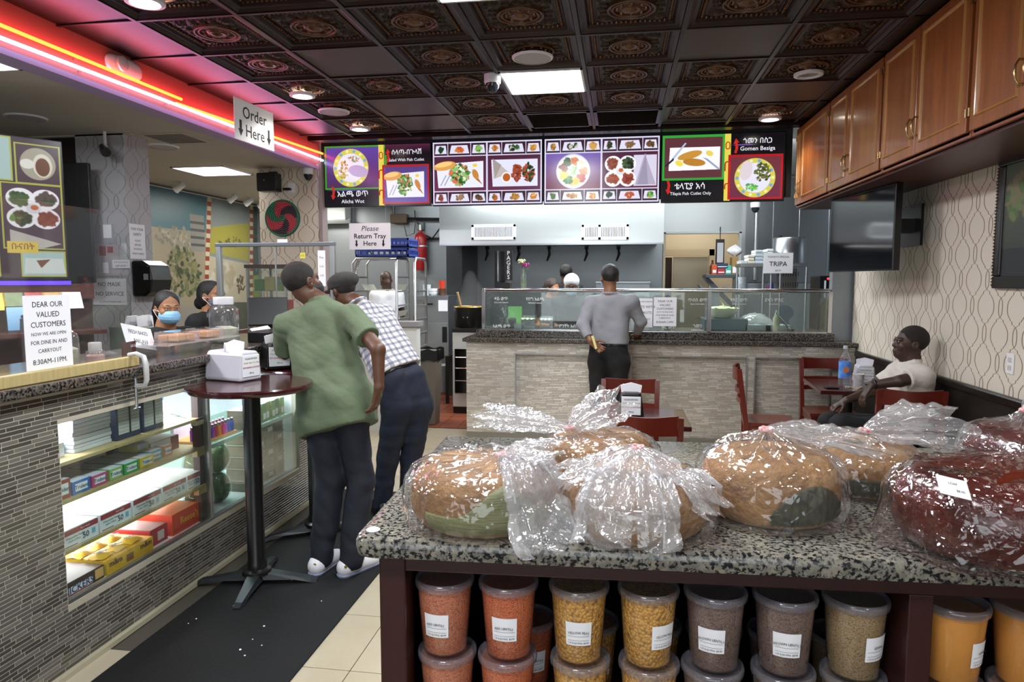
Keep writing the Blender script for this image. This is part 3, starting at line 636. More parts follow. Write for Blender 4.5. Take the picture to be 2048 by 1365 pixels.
def f_meat(g, x, y, w, h):
    g.poly([(x, y), (x + w, y), (x + w, y + h), (x + w * .03, y + h)], 'd9d9ee'); g.poly([(x + w * .03, y - h * .05), (x + w * .4, y + h * .5), (x + w * .05, y + h * .72)], 'b9aea8'); g.poly([(x + w * .03, y - h * .05), (x + w * .22, y + h * .2), (x + w * .08, y + h * .68)], '9d938f')
    g.ell(x + w * .33, y + h * .66, w * .11, h * .2, 'e8e8ee'); g.ell(x + w * .33, y + h * .66, w * .08, h * .15, 'b05a22'); g.blobs(x + w * .55, y + h * .5, w * .1, h * .3, ['8c3a22', 'a24a2c', '6f2a1a'], 70, w * .045); g.blobs(x + w * .8, y + h * .5, w * .11, h * .32, ['1f3a1c', '2f4f26', '162613', 'b04a2c'], 70, w * .045)
def f_platter(g, x, y, r):
    g.ell(x, y, r, r, 'c8c6dc'); g.ell(x, y, r * .92, r * .92, 'ece9f4')
    for k, c in enumerate((['d86a2a', 'e08a4a'], ['c03a2a', 'a02f22'], ['d8b030', 'e8c84a'], ['2f6a2a', '4f8a3a'], ['e0d24a', 'cfc038'], ['8a4a2a', '6a3520'], ['3a5a2a', '223a1a'], ['d0701f', 'b85a18'], ['e8e0d0', 'd8c8a8'])):
        q = k * .7; g.blobs(x + math.cos(q) * r * .6, y + math.sin(q) * r * .6, r * .2, r * .17, c, 30, r * .14)
    g.blobs(x, y, r * .2, r * .2, ['3f9a3a', '8fd07a', 'd8f0d0'], 34, r * .12)
def f_tray(g, x, y, w, h, cols=None):
    for a in (0, 1):
        for b in (0, 1): g.ell(x + w * (.28 + .44 * a), y + h * (.27 + .46 * b), w * .26, h * .25, 'f0eff6')
    g.rect(x + w * .2, y + h * .2, x + w * .8, y + h * .8, 'f0eff6')
    for k, (a, b) in enumerate(((0, 0), (1, 0), (0, 1), (1, 1))): g.blobs(x + w * (.26 + .48 * a), y + h * (.26 + .48 * b), w * .15, h * .14, (cols or (['7a3322', '8f4a2f'], ['2a3a22', '455a36', '1c1f1a'], ['8a3a22', '9d4a2c'], ['7a2a1c', '93402c']))[k], 50, w * .075)
    g.ell(x + w * .5, y + h * .5, w * .13, h * .12, 'd5d5e0'); g.ell(x + w * .52, y + h * .47, w * .07, h * .06, 'c0602a')
def f_thumb(g, x, y, w, h, k):
    g.rect(x, y, x + w, y + h, '351c28'); g.poly([(x + w * .14, y + h * .16), (x + w * .86, y + h * .16), (x + w * .94, y + h * .84), (x + w * .06, y + h * .84)], 'd6d4ea')
    c = [['1f3a22'], ['b0502a', 'c8743a'], ['3f7a33', '7fae56', 'c89a50'], ['c08a3a', 'b0602a', '2f5a2a'], ['2f5a2a', '1c2b1a', 'c8b8a8'], ['b07a36', 'c89a4a'], ['8a3a22', '2a3a22'], ['7a5a3a', '96785a'], ['4a3a22', '6a4a2a'], ['b85a2a', '3f6a2c'], ['b8863a', 'a06a28'], ['c07a32', 'd8b070']][k % 12]
    g.blobs(x + w * .5, y + h * .5, w * (.2 if k % 3 else .12), h * .2, c, 16, h * .18)
def f_frame(g, x0, y0, x1, y1, c, t): g.rect(x0, y0, x1, y1, c); g.rect(x0 + t, y0 + t, x1 - t, y1 - t, '4a2a3c')
def plate_decor(g, x, y, rx, ry):
    g.ell(x, y, rx, ry, 'c9c24e')
    for k in range(14): q = k * PI / 7; g.ellf(x + math.cos(q) * rx * .88, y + math.sin(q) * ry * .88, rx * .1, rx * .1, '6f9ad8' if k % 2 else 'e4e0a0')
    g.ell(x, y, rx * .76, ry * .76, 'dcd8ee')
W_, H_ = 640, 356
g1 = Img(W_, H_, '0a0812'); g1.rect(0, 0, 380, 258, '3f8a2a'); g1.grad(10, 10, 330, 248, '5a3f9a', '4a2a52'); plate_decor(g1, 160, 130, 108, 112); g1.blobs(115, 140, 30, 50, ['b0922a', '8a6a1c', 'c8b04a'], 40, 9); g1.blobs(180, 80, 36, 20, ['6a9a5a', 'd8d0c0', 'b86a4a'], 24, 8); g1.ell(205, 150, 60, 34, 'a99cc0', rot=.2)
g1.grad(370, 0, 640, 60, '50203a', '0a0812'); g1.rect(330, 0, 362, 356, 'd8c44a'); g1.rect(352, 118, 632, 348, 'a81818'); g1.grad(364, 130, 622, 338, '4a3a7a', '5a4a9a'); f_salad(g1, 372, 160, 230, 150); g1.ell(140, 262, 120, 4, '7a5fd0', .7)
def grid_menu(k0, first):
    g = Img(W_, H_, 'cfcbe6'); g.rect(6, 6, W_ - 6, H_ - 6, 'cfcbe6')
    for i, (a, b) in enumerate(((8, 88), (92, 224), (228, 316), (326, 406), (410, 546), (550, 632))): f_thumb(g, a, 8, b - a, 68, i + k0); f_thumb(g, a, 284, b - a, 64, i + 6 + k0)
    for a, b in ((8, 316), (326, 632)): g.grad(a, 82, b, 278, '4a2238', '5f2c48')
    if first: f_salad(g, 20, 110, 280, 150); f_meat(g, 346, 106, 270, 152)
    else: g.grad(8, 82, 316, 278, '6a55a8', '6f2a42'); f_platter(g, 162, 180, 96); g.rect(500, 100, 626, 268, 'cfcade'); f_tray(g, 336, 98, 180, 176); g.poly([(560, 92), (622, 262), (508, 262)], 'aba2b8'); g.poly([(566, 92), (580, 262), (520, 262)], '968da6')
    return g
g2, g3 = grid_menu(0, True), grid_menu(3, False)
g4 = Img(W_, H_, '0a080e'); g4.rect(0, 0, 330, 242, '2f9a35'); g4.rect(12, 14, 318, 230, '5a2f36'); g4.poly([(40, 66), (306, 66), (306, 186), (34, 190)], 'eceaf2'); g4.ell(146, 108, 66, 20, 'c08a38', rot=-.25); g4.ell(170, 146, 60, 20, 'b27a2c', rot=.1); g4.ell(250, 100, 20, 14, 'dfc75a', rot=.4); g4.ell(90, 150, 22, 14, 'e8cf4a', rot=.4)
g4.poly([(120, 40), (128, 44), (60, 130), (48, 126)], 'a8b8d0'); g4.poly([(60, 120), (62, 132), (20, 168), (14, 160)], '20262c'); g4.poly([(214, 120), (240, 128), (306, 182), (298, 188)], '8f9cb8')
g4.rect(330, 0, 362, 356, 'd8c84e'); g4.rect(350, 112, 634, 350, 'b01420'); g4.grad(362, 124, 624, 340, '6a3038', '6a2540'); plate_decor(g4, 490, 236, 106, 104); g4.ell(444, 196, 32, 52, 'd2c6cc', rot=.2); g4.blobs(530, 206, 40, 52, ['4f5a1c', '2f3d14', '6a6a2a'], 70, 9); g4.blobs(470, 286, 34, 20, ['3f9a3a', '7fc060'], 34, 8); g4.ell(430, 60, 60, 3, '8a60d0', .8)
BZ = mat('screen_bezel', '08080a', .25)
TXW = glow('screen_white_text', 'f2f0fa', 1.0); TXR = glow('screen_red_text', 'd0322a', .9)
def chevron(M, x, y, s, par, m):
    b = MB(); p = [(-.012, -.045), (.004, -.05), (.016, -.01), (.01, .03), (.022, .03), (-.002, .06), (-.02, .02), (-.008, .022), (-.004, -.01)]
    b.add([M @ Vector((x + a * abs(s), y + c * s, .004)) for a, c in p], [tuple(range(len(p)))], 0); o = b.build('screen_arrow', m, par); return o
def tv(x0, x1, z0, z1, img, label, name):
    cx, cz = (x0 + x1) / 2, (z0 + z1) / 2; w, h = x1 - x0, z1 - z0; M = FY(cx, 7.08, cz)
    t = thing('menu_screen', label, 'menu screen', (cx, 7.1, z0), group='menu screens over the back counter')
    b = MB(); b.slab(M, w - .004, h, .05, 0, -.055); b.build('housing', BZ, t, bevel=.004)
    b = MB(); b.quad(M, w - .022, h - .022, 0, -.003); s = b.build('screen', img.mat(name, 1.12, .2), t)
    return t, s, M, w - .022, h - .022
t1, s1, M1, w1, h1 = tv(-3.13, -1.952, 2.37, 3.018, g1, 'leftmost menu screen, green framed dish above and salad with fish cutlet below', 'menu_one')
t2, s2, M2, w2, h2 = tv(-1.946, -.79, 2.366, 3.022, g2, 'second menu screen from the left, rows of dishes round a salad plate and meat plate', 'menu_two')
t3, s3, M3, w3, h3 = tv(-.784, .374, 2.362, 3.022, g3, 'third menu screen from the left, with the big round mixed platter', 'menu_three')
t4, s4, M4, w4, h4 = tv(.38, 1.55, 2.358, 3.02, g4, 'rightmost menu screen, green framed fish above and red framed plate below', 'menu_four')
def at(M, w, h, px, py): return M @ Matrix.Translation((px / W_ * w - w / 2, h / 2 - py / H_ * h, .001))
def screen_words(s, M, w, h, items):
    for st, px, py, size, m, b in items: text(st, m, s, size, at(M, w, h, px, py), bold=b, label=None)
screen_words(s1, M1, w1, h1, [('ሰላጣ-በጉላሽ', 500, 48, .066, TXW, .012), ('Salad With Fish Cutlet', 498, 92, .042, TXW, .008), ('አልጫ ወጥ', 170, 286, .08, TXW, .012), ('Alicha Wot', 170, 330, .054, TXW, .008), ('ዐ', 346, 66, .1, TXR, .01), ('በ', 346, 176, .13, TXR, .01), ('ባ', 346, 292, .12, TXR, .01)])
screen_words(s4, M4, w4, h4, [('ጎመን በስጋ', 500, 42, .066, TXW, .012), ('Gomen Besiga', 500, 82, .056, TXW, .008), ('ቴላፒያ አሳ', 150, 276, .08, TXW, .012), ('Tilapia Fish Cutlet Only', 154, 314, .041, TXW, .008), ('ዐ', 346, 66, .1, TXR, .01), ('በ', 346, 176, .13, TXR, .01), ('ባ', 346, 290, .12, TXR, .01)])
for s, M, w, h in ((s1, M1, w1, h1), (s4, M4, w4, h4)):
    chevron(at(M, w, h, 388, 70), 0, 0, 1.3, s, TXR); chevron(at(M, w, h, 34 if s is s4 else 50, 275), 0, 0, -1.3, s, TXR)
# black bulkhead the screens hang on
MB().box(XS + .02, 1.62, 7.137, 7.16, 2.40, CEIL + .05).build('trim_2', mat('bulkhead_black', '0a0908', .6), kind='structure')

# ================================================================== cashier counter
TA, TB, TC = mat('mosaic_taupe', '67655f', .12, .1), mat('mosaic_dark', '524f4a', .12, .1), mat('mosaic_light', '7b776f', .14, .1)
GRT = mat('mosaic_grout', 'b8b09e', .8)
def mosaic(parent, place, u0, u1, v0, v1, holes=(), nparts=0, mats=(TA, TB, TC), pitch=.0168, key=None, gap=.003):
    """running strips of glass; the nparts best by key become objects, the rest one part"""
    LEN = (.05, .07, .09, .11, .13); cells = []; v = v0; row = 0
    while v + pitch <= v1 + 1e-4:
        u = u0 - R.random() * .05
        while u < u1:
            L = LEN[R.randrange(5)]; a, b = max(u, u0), min(u + L, u1); u += L
            segs = [(a, b)]
            for (h0, h1, g0, g1) in holes:
                if v + pitch > g0 and v < g1:
                    ns = []
                    for p, q in segs:
                        if q <= h0 or p >= h1: ns.append((p, q))
                        else:
                            if p < h0: ns.append((p, h0))
                            if q > h1: ns.append((h1, q))
                    segs = ns
            for p, q in segs:
                if q - p > .008: cells.append((p, q, v, R.choice((0, 0, 1, 1, 2)), abs(q - p - L) < 1e-6, L))
        v += pitch; row += 1
    ob = set()
    if nparts:
        full = sorted((i for i, c in enumerate(cells) if c[4]), key=lambda i: key(cells[i])); ob = set(full[:nparts])
    cache = {}; big = MB()
    for i, (p, q, vv, mi, f, L) in enumerate(cells):
        if i in ob:
            if (L, mi) not in cache:
                b = MB(); b.add(*tile_geo(place, 0, L - gap, 0, pitch - gap)); cache[(L, mi)] = b.mesh(mats[mi])
            o = link_mesh('mosaic_tile', cache[(L, mi)], parent); o.location = parent_local(parent, place(p, vv, 0))
        else: big.add(*tile_geo(place, p, q - gap, vv, vv + pitch - gap, True), mi)
    big.build('mosaic_field', list(mats), parent, kind='stuff')
def tile_geo(place, a, b, c, d, absolute=False):
    o = Vector((0, 0, 0)) if absolute else place(0, 0, 0); e = .001
    vs = [place(u, v, 0) - o for u, v in ((a, c), (b, c), (b, d), (a, d))] + [place(u, v, .0013) - o for u, v in ((a + e, c + e), (b - e, c + e), (b - e, d - e), (a + e, d - e))]
    return vs, [(4, 5, 6, 7)] + [(i, (i + 1) % 4, (i + 1) % 4 + 4, i + 4) for i in range(4)]
def parent_local(parent, p): return wm(parent).inverted() @ p
CX = -2.19
co = thing('cashier_counter', 'long cashier counter faced with taupe glass mosaic, lit display opening in front', 'counter', (-2.5, 2.9, 0))
b = MB(); b.box(-2.24, CX, 1.0, 2.385, 0, 1.165); b.box(-2.24, CX, 2.385, 4.44, 0, .285); b.box(-2.24, CX, 2.385, 4.44, 1.03, 1.165); b.box(-2.24, CX, 4.44, 4.66, 0, 1.165); b.box(-2.78, -2.75, 1.0, 4.66, 0, 1.165); b.box(-2.78, CX, 4.62, 4.66, 0, 1.165)
b.build('carcass', GRT, co)
pl = lambda u, v, d: Vector((CX + d, u, v))
mosaic(co, pl, 1.6, 4.655, .025, 1.16, ((2.385, 4.44, .27, 1.035),), 300, key=lambda c: (c[0] < 2.02) * 5 + abs(c[0] - 2.05) + .35 * abs(c[2] - .55) + (c[2] < .12 and c[0] < 2.5) * 1)
MB().box(CX, CX + .022, 1.0, 4.66, 0, .022).build('base_strip', mat('cream_strip', 'b0a88f', .4), co)
wt = MB().box(-2.82, -2.135, 1.0, 4.7, 1.168, 1.208).build('granite_worktop', GRAN_C, bevel=.008, label='dark polished granite top of the cashier counter', cat='worktop', loc=(-2.5, 2.9, 1.168))
# display opening: shelves, posts, glass
LINER = mat('case_liner', 'e6e6ee', .5); SHELFW = mat('shelf_wood', 'b49c6c', .5, var=(5, .3, (1, 12, 1)))
b = MB(); b.box(-2.74, -2.73, 2.385, 4.44, .285, 1.03); b.box(-2.74, -2.24, 2.375, 2.385, .285, 1.03); b.box(-2.74, -2.24, 4.44, 4.45, .285, 1.03); b.box(-2.74, -2.24, 2.385, 4.44, .275, .287); b.box(-2.74, -2.24, 2.385, 4.44, 1.03, 1.04); b.build('case_liner', LINER, co)
for z in (.845, .685, .475): MB().box(-2.72, -2.225, 2.39, 3.4, z, z + .016).build('shelf', SHELFW, co, bevel=.002)
MB().box(-2.72, -2.24, 3.43, 4.43, .672, .684).build('glass_shelf', clear('green_glass_shelf', 'c8ecd8', .1), co); MB().box(-2.245, -2.222, 3.43, 4.43, .668, .69).build('shelf_edge', mat('shelf_edge_metal', 'b8d8d0', .2, .7), co)
MB().box(-2.232, -2.2, 3.40, 3.422, .285, 1.03).build('case_post', ALU, co, bevel=.002); MB().box(-2.27, -2.232, 3.36, 3.41, .285, 1.03).build('case_post', mat('post_brown', '4f3a34', .5), co)
for z in (.83, .66, .45): MB().box(-2.255, -2.225, 3.33, 3.40, z - .008, z + .03).build('shelf_block', SHELFW, co)
MB().box(-2.214, -2.192, 2.385, 4.44, .285, .302).build('glass_channel', ALU, co, bevel=.002)
MB().box(-2.206, -2.201, 2.386, 3.40, .3, 1.03).build('glass_pane', GLASS, co); MB().box(-2.206, -2.201, 3.424, 4.44, .3, 1.03).build('glass_pane', GLASS, co)
area('case_lamp', (-2.36, 2.9, 1.02), (.1, .9), 12, (.84, .87, 1)); area('case_lamp', (-2.36, 3.93, 1.02), (.1, .9), 9, (.88, .93, 1)); area('case_lamp', (-2.48, 2.9, .66), (.1, .9), 5.5, (.85, .87, 1)); area('case_lamp', (-2.48, 2.9, .455), (.1, .9), 7, (.85, .87, 1)); area('case_lamp', (-2.42, 3.93, .655), (.2, .9), 3, (.9, 1, .95))  # the three lower lamps are added without fixtures to brighten the shelves below
MB().box(-2.41, -2.31, 2.45, 3.35, 1.024, 1.03).build('light_strip', glow('led_strip', 'e8ecff', 5), co)

# goods in the case.  pack(): a carton facing the aisle with its own print
def colr(c): return mat('carton_' + c, c, .45)
def pack(name, label, cat, y0, y1, z0, z1, x1, depth, side, top=None, band=None, words=(), group=None, rim=True):
    yc = (y0 + y1) / 2; t = thing(name, label, cat, (x1 - depth / 2, yc, z0), group=group)
    MB().box(x1 - depth, x1, y0, y1, z0, z1).build('carton', colr(side), t, bevel=.0015)
    if top: MB().box(x1 - depth + .003, x1 - .003, y0 + .003, y1 - .003, z1, z1 + .002).build('lid', colr(top), t)
    M = FX(x1 + .0006, yc, (z0 + z1) / 2)
    if band:
        for c, v0, v1, u0, u1 in band: MB().slab(M @ Matrix.Translation(((u0 + u1) / 2 * (y1 - y0), (v0 + v1) / 2 * (z1 - z0), 0)), (u1 - u0) * (y1 - y0), (v1 - v0) * (z1 - z0), .0004).build('print', colr(c), t)
    for s, u, v, size, c, bo in words: text(s, colr(c), t, size, M @ Matrix.Translation((u * (y1 - y0), v * (z1 - z0), .0012)), bold=bo)
    return t
B0 = .287
# bottom row: sweets
pack('candy_carton', 'dark brown open carton of candy bars lettered in white and blue, on the case floor', 'candy box', 2.40, 2.645, B0, .345, -2.24, .2, '3a1c14', '6a5648', [('e8e6ee', -.36, .16, -.5, .22), ('b03028', -.44, -.36, -.5, .22), ('d8a860', -.3, .42, .28, .48)], [('SNICKERS', -.14, -.1, .042, '22306e', .02)])
yt = pack('candy_carton', 'yellow open carton of candy packets on the case floor', 'candy box', 2.655, 2.965, B0, .355, -2.235, .24, 'd8a818', None, [('8a5a30', -.3, .2, -.1, .05)], [('m&m', -.32, .18, .038, '5a2a14', .03), ('m&m', .33, .22, .038, '5a2a14', .03)])
for i in range(6):
    y, x = 2.69 + (i % 3) * .095, -2.3 - (i // 3) * .1
    MB().grid(7, 7, lambda u, v: (x + (u - .5) * .09, y + (v - .5) * .088, .362 + .018 * math.sin(u * PI) ** .5 * math.sin(v * PI) ** .5 + .003 * math.sin(9 * u + 7 * v + i))).build('candy_packet', [colr('e0b428')], yt, smooth=60)
    text('m&m', colr('2f2a7a'), yt, .03, frame((x + .01, y, .3835), (.5, .86, 0), (-.86, .5, 0)), bold=.03)
rd = pack('candy_carton', 'red open carton of candy packets behind the yellow one on the case floor', 'candy box', 2.98, 3.11, B0, .37, -2.26, .24, 'b0202a', '8a6a60', [('d8c8c8', -.3, .25, -.1, .28)])
rs = pack('candy_carton', 'orange open carton of peanut butter cups on the case floor', 'candy box', 3.135, 3.37, B0, .395, -2.25, .22, 'd8401c', 'd87a2a', [('e0481c', -.2, .45, -.45, .45)], [("Reese's", .1, .05, .052, 'e0b020', .02)])
MB().box(-2.47, -2.45, 3.14, 3.36, .395, .46).build('display_flap', colr('d8401c'), rs); text("Reese's", colr('e0b020'), rs, .045, FX(-2.449, 3.25, .43), bold=.02)
# mask cartons on the third shelf
for i, (a, c) in enumerate(((2.42, 2.625), (2.63, 2.83), (2.838, 3.045), (3.05, 3.245), (3.25, 3.39))):
    for d in (0, 1):
        l = ['first', 'second', 'third', 'fourth', 'fifth'][i] + (' carton' if not d else ' carton, back row,') + ' of face masks from the left on the third shelf'
        pack('mask_carton', l, 'mask box', a, c - .004, .4915, .572, -2.235 - d * .185, .18, 'e9eaf0', None, [('962830', .18, .46, -.48, .48), ('962830', -.42, -.38, -.45, -.1), ('7fb8d8', -.25, .05, .3, .4)] if d == 0 else [('962830', .18, .46, -.48, .48)],
             [('50', .13, -.14, .036, '3a4450', .01), ('Disposable Masks', -.16, .04, .014, '6a7078', .01), ('made of fibre', -.18, -.14, .012, '3a7a70', .01), ('face mask', .12, .32, .013, 'e8d8d8', .01)] if d == 0 else (), group='face mask cartons on the third shelf')
# chewing gum trays on the second shelf
for i, (y, w, c, n, hh) in enumerate(((2.42, .075, '9a4238', 'brown', .08), (2.502, .1, '2f6ab8', 'blue', .055), (2.61, .095, 'c04a7a', 'pink', .05), (2.715, .085, '8fb86a', 'pale green', .05), (2.808, .1, '2f9a4a', 'green', .05), (2.915, .1, 'd8b828', 'yellow', .05), (3.022, .1, '5aa0b8', 'teal', .052), (3.13, .07, 'd07a3a', 'orange', .055))):
    pack('gum_tray', f'{n} fronted tray of chewing gum on the second shelf', 'gum box', y, y + w - .004, .7015, .7015 + hh, -2.245 - (i > 5) * .03, .2, c, 'dfe0f0', [('e8e8ee', -.28, .3, -.36, .34)], [('Trident', 0, .0, .024, '2a4a6a', .02)], group='chewing gum trays on the second shelf')
pack('gum_tray', 'second brown gum tray stacked under the brown one', 'gum box', 2.395, 2.418, .7015, .77, -2.26, .16, '8a5248', 'c8b8c0')
t = pack('sweets_packet', 'violet blue glittering packet standing at the back of the second shelf', 'packet', 2.46, 2.6, .7015, .785, -2.52, .05, '6a70d8', 'b0b4f0')
pack('white_carton', 'white carton with dark red side beside the case post, on the second shelf', 'carton', 3.1, 3.33, .7015, .775, -2.33, .25, '7a2a34', 'eceef4', [('dfe2ec', -.48, .48, -.48, .2)])
pack('tea_carton', 'small open white and yellow carton on the second shelf', 'carton', 3.0, 3.09, .756, .79, -2.33, .1, 'd8cf8a', 'e8eaf4', [('e4e8f0', -.2, .48, -.4, .4)])
pack('flat_carton', 'flat grey carton lying on the second shelf', 'carton', 2.66, 3.0, .7015, .735, -2.5, .18, '8a7a80', 'd0d2e2')
# top shelf
for i in range(9):
    z = .862 + i * .0175
    MB().box(-2.5 + R.uniform(-.004, .004), -2.29 + R.uniform(-.004, .004), 2.57, 2.79, z, z + .016).build('flat_carton', colr('cfcfd4'), label=f'thin white carton in the tall stack, {["lowest", "second", "third", "fourth", "fifth", "sixth", "seventh", "eighth", "topmost"][i]} layer', cat='carton', group='stack of thin cartons on the top shelf', bevel=.0015, loc=(-2.4, 2.68, z))
for i, (a, c) in enumerate(((2.8, 2.96), (2.975, 3.13))):
    t = pack('boxed_set', ('left' if i == 0 else 'right') + ' of two dark blue cartons with a grey window on the top shelf', 'carton', a, c, .862, 1.022, -2.27, .07, '1d2a4a', None, [('b8b8b4', -.34, .46, -.42, .46), ('a8a8a6', -.34, .46, .02, .1)])
    for k in range(7): MB().slab(FX(-2.2688, (a + c) / 2, .90 + k * .016), (c - a) * .8, .002, .0006).build('print_line', colr('8a8a88'), t)
for i in range(8): pack('small_packet', f'narrow white and blue packet, {["first", "second", "third", "fourth", "fifth", "sixth", "seventh", "last"][i]} in its row on the top shelf', 'packet', 3.08 + i * .04, 3.115 + i * .04, .93, 1.02, -2.45, .03, 'e4e6ea', None, [('4a7ab0', -.3, .45, -.3, .3)], group='row of white and blue packets')
pack('packet_stand', 'white stand holding the white and blue packets', 'stand', 3.07, 3.39, .862, .929, -2.42, .08, 'e4e4ea')
for i in range(3): MB().box(-2.52, -2.3, 2.41, 2.53, .862 + i * .02, .881 + i * .02).build('paper_pad', PAPER, label=('lowest', 'middle', 'top')[i] + ' white paper pad at the left end of the top shelf', cat='paper pad', group='paper pads', loc=(-2.4, 2.47, .862 + i * .02))
pack('small_box', 'small light blue box behind the stack of thin cartons', 'carton', 2.535, 2.566, .862, .905, -2.33, .12, '7ab0d8')
b = MB(); b.grid(12, 10, lambda u, v: (-2.28 - u * .12, 3.15 + v * .2, .864 + .03 * math.sin(u * PI) * math.sin(v * PI) + .006 * math.sin(17 * u + 9 * v) * math.sin(u * PI))).build('plastic_packet', clear('silver_wrap', 'dfe2e6', .35, .9), smooth=80, label='crumpled clear plastic packet lying on the top shelf near the post', cat='packet', loc=(-2.34, 3.25, .864))
# second bay: lighters, packets, square tubs
lr = thing('lighter_rack', 'rack of bright coloured lighters in the second bay of the case', 'lighter rack', (-2.32, 3.62, .686))
MB().box(-2.46, -2.27, 3.46, 3.8, .686, .70).build('tray', colr('c8843a'), lr); MB().box(-2.47, -2.45, 3.46, 3.8, .70, .83).build('back_card', colr('d8d4ec'), lr)
LC = ['2a8a4a', '7a2a9a', 'c02a6a', '2a4ab8', '1f2a6a', 'c87a1c', '2a6ab8', '4a9a3a', 'b02a30', 'c04ab0']; LN = ['green', 'purple', 'pink', 'blue', 'navy', 'amber', 'bright blue', 'leaf green', 'red', 'magenta']
for i in range(20):
    y, x = 3.478 + (i % 10) * .033, -2.29 - (i // 10) * .06; c = LC[(i * 7 + i // 10) % 10]
    t = thing('lighter', f'{LN[(i * 7 + i // 10) % 10]} lighter in the {"front" if i < 10 else "back"} row of the rack', 'lighter', (x, y, .70), group='lighters in the rack')
    MB().lathe([(.0115, 0), (.0125, .004), (.0125, .06)], 10, (x, y, .701)).build('lighter_body', mat('lighter_' + c, c, .2), t, smooth=40); MB().lathe([(.0105, .06), (.01, .078), (.006, .08)], 10, (x, y, .701)).build('lighter_cap', CHROME, t)
for i in range(9):
    y = 3.86 + i * .06; c = ['4a4636', '6a5a40', '5a7a3a', '7a3a2a', '4f7a34', '8a8a48', '5f8a3a', '46703a', '7a9a52'][i]
    pack('spice_packet', ('dull olive', 'tan', 'leaf green', 'rust red', 'green', 'yellow green', 'bright green', 'deep green', 'pale green')[i] + ' packet standing in the row on the glass shelf', 'packet', y, y + .055, .686, .80, -2.27 - .01 * (i % 2), .1, c, 'd8dce8', [('d8d8d0', -.4, -.05, -.3, .3)], group='packets on the glass shelf')
for i in range(4):
    for j in range(5):
        y, z = 3.88 + i * .125, B0 + j * .0745; lab = (i * 3 + j) % 2 == 0
        t = thing('square_tub', f'square spice tub, {["first", "second", "third", "fourth"][i]} column from the lighters, {["bottom", "second", "middle", "fourth", "top"][j]} layer', 'tub', (-2.33, y + .06, z), group='square spice tubs')
        MB().box(-2.4, -2.275, y, y + .118, z + .002, z + .06).build('spice', mat('tub_spice', '6a5f40', .6, var=(40, .7), c2='3f3a26'), t); MB().box(-2.402, -2.27, y - .001, y + .119, z + .001, z + .066).build('tub_wall', CLEARP, t); MB().box(-2.404, -2.268, y - .002, y + .12, z + .066, z + .073).build('tub_lid', mat('tub_lid', '8a8c80', .4), t)
        if lab: MB().box(-2.269, -2.2684, y + .03, y + .09, z + .02, z + .048).build('sticker', PAPER, t)
HERB = mat('dried_herb', '8a9068', .8, var=(26, .8), c2='5b6a3c', bump=(60, .8)); HERBD = mat('green_herb', '4f6a38', .8, var=(26, .8), c2='2f4422', bump=(60, .8))
for i, (y, z, m, l) in enumerate(((3.5, B0, HERBD, 'clear bag of dark green dried herbs, lower left of the second bay'), (3.68, B0, HERBD, 'clear bag of dark green dried herbs, lower, next to the square tubs'), (3.5, .47, HERB, 'clear bag of pale dried herbs, upper left of the second bay'), (3.68, .47, HERB, 'clear bag of pale dried herbs, upper, next to the square tubs'))):
    t = thing('herb_bag', l, 'bag', (-2.33, y, z), group='bags of dried herbs')
    S = SDF((-2.46, y - .1, z - .005), (-2.22, y + .1, z + .2), .009); S.ell((-2.34, y, z + .09), (.07, .082, .092)); S.disp(lambda a, b_, c, f=wav(i, 6, 70): .006 * f(a, b_, c)); S.fill(lambda X, Y, Z, z=z: z + .002 - Z + 0 * X + 0 * Y); S.build('herbs', m, t)
    S2 = SDF((-2.46, y - .1, z - .005), (-2.22, y + .1, z + .2), .009); S2.ell((-2.34, y, z + .09), (.08, .088, .096)); S2.disp(lambda a, b_, c, f=wav(i, 6, 90, True): .006 * f(a, b_, c)); S2.fill(lambda X, Y, Z, z=z: z - Z + 0 * X + 0 * Y); S2.build('bag_film', CLEARP, t)

# ------------------------------------------------------------------ things on and over the cashier counter
ZT = 1.208
def sheet(name, label, M, w, h, words, cat='sign', m=PAPER, t=.002, parent=None, group=None):
    p = thing(name, label, cat, M.translation, group=group); MB().slab(M, w, h, t, 0, -t).build('sheet', m, p)
    for s, u, v, size, c, b, *r in words: text(s, c if not isinstance(c, str) else mat('ink_' + c, c, .7), p, size, M @ Matrix.Translation((u * w, v * h, .0006)), bold=b, xs=(r[0] if r else 1), shear=(r[1] if len(r) > 1 else 0))
    return p
# acrylic sheet with the opening hours paper, wooden batten and clamp holding it
gp = thing('acrylic_screen', 'tall clear acrylic screen standing along the front of the cashier counter', 'screen', (-2.2, 2.0, ZT)); MB().box(-2.222, -2.217, 1.1, 2.86, ZT + .001, 1.9).build('acrylic_sheet', PLEXI, gp)
bt = MB().box(-2.212, -2.175, 1.0, 2.85, ZT + .001, ZT + .045).build('wooden_batten', mat('raw_pine', 'c6b27c', .6, var=(4, .5, (1, 14, 1)), c2='96804c'), bevel=.003, label='raw pine batten lying along the front edge of the granite top', cat='batten', loc=(-2.2, 2.0, ZT))
DEAR = [('DEAR OUR', 0, .38, .03, '2a2a2e', .005), ('VALUED', 0, .25, .03, '2a2a2e', .005), ('CUSTOMERS', 0, .12, .03, '2a2a2e', .005), ('NOW WE ARE OPEN', 0, 0, .018, '3a3a40', .003), ('FOR DINE IN AND', 0, -.11, .0215, '2a2a2e', .005), ('CARRYOUT', 0, -.22, .0215, '2a2a2e', .005), ('8:30AM-11PM.', 0, -.36, .028, '2a2a2e', .007)]
sheet('opening_hours_paper', 'white opening hours paper behind the acrylic screen on the cashier counter', FX(-2.214, 2.395, 1.39), .225, .3, DEAR)
cl_ = thing('clamp', 'white C-clamp gripping the end of the pine batten to the counter edge', 'clamp', (-2.16, 2.83, 1.2))
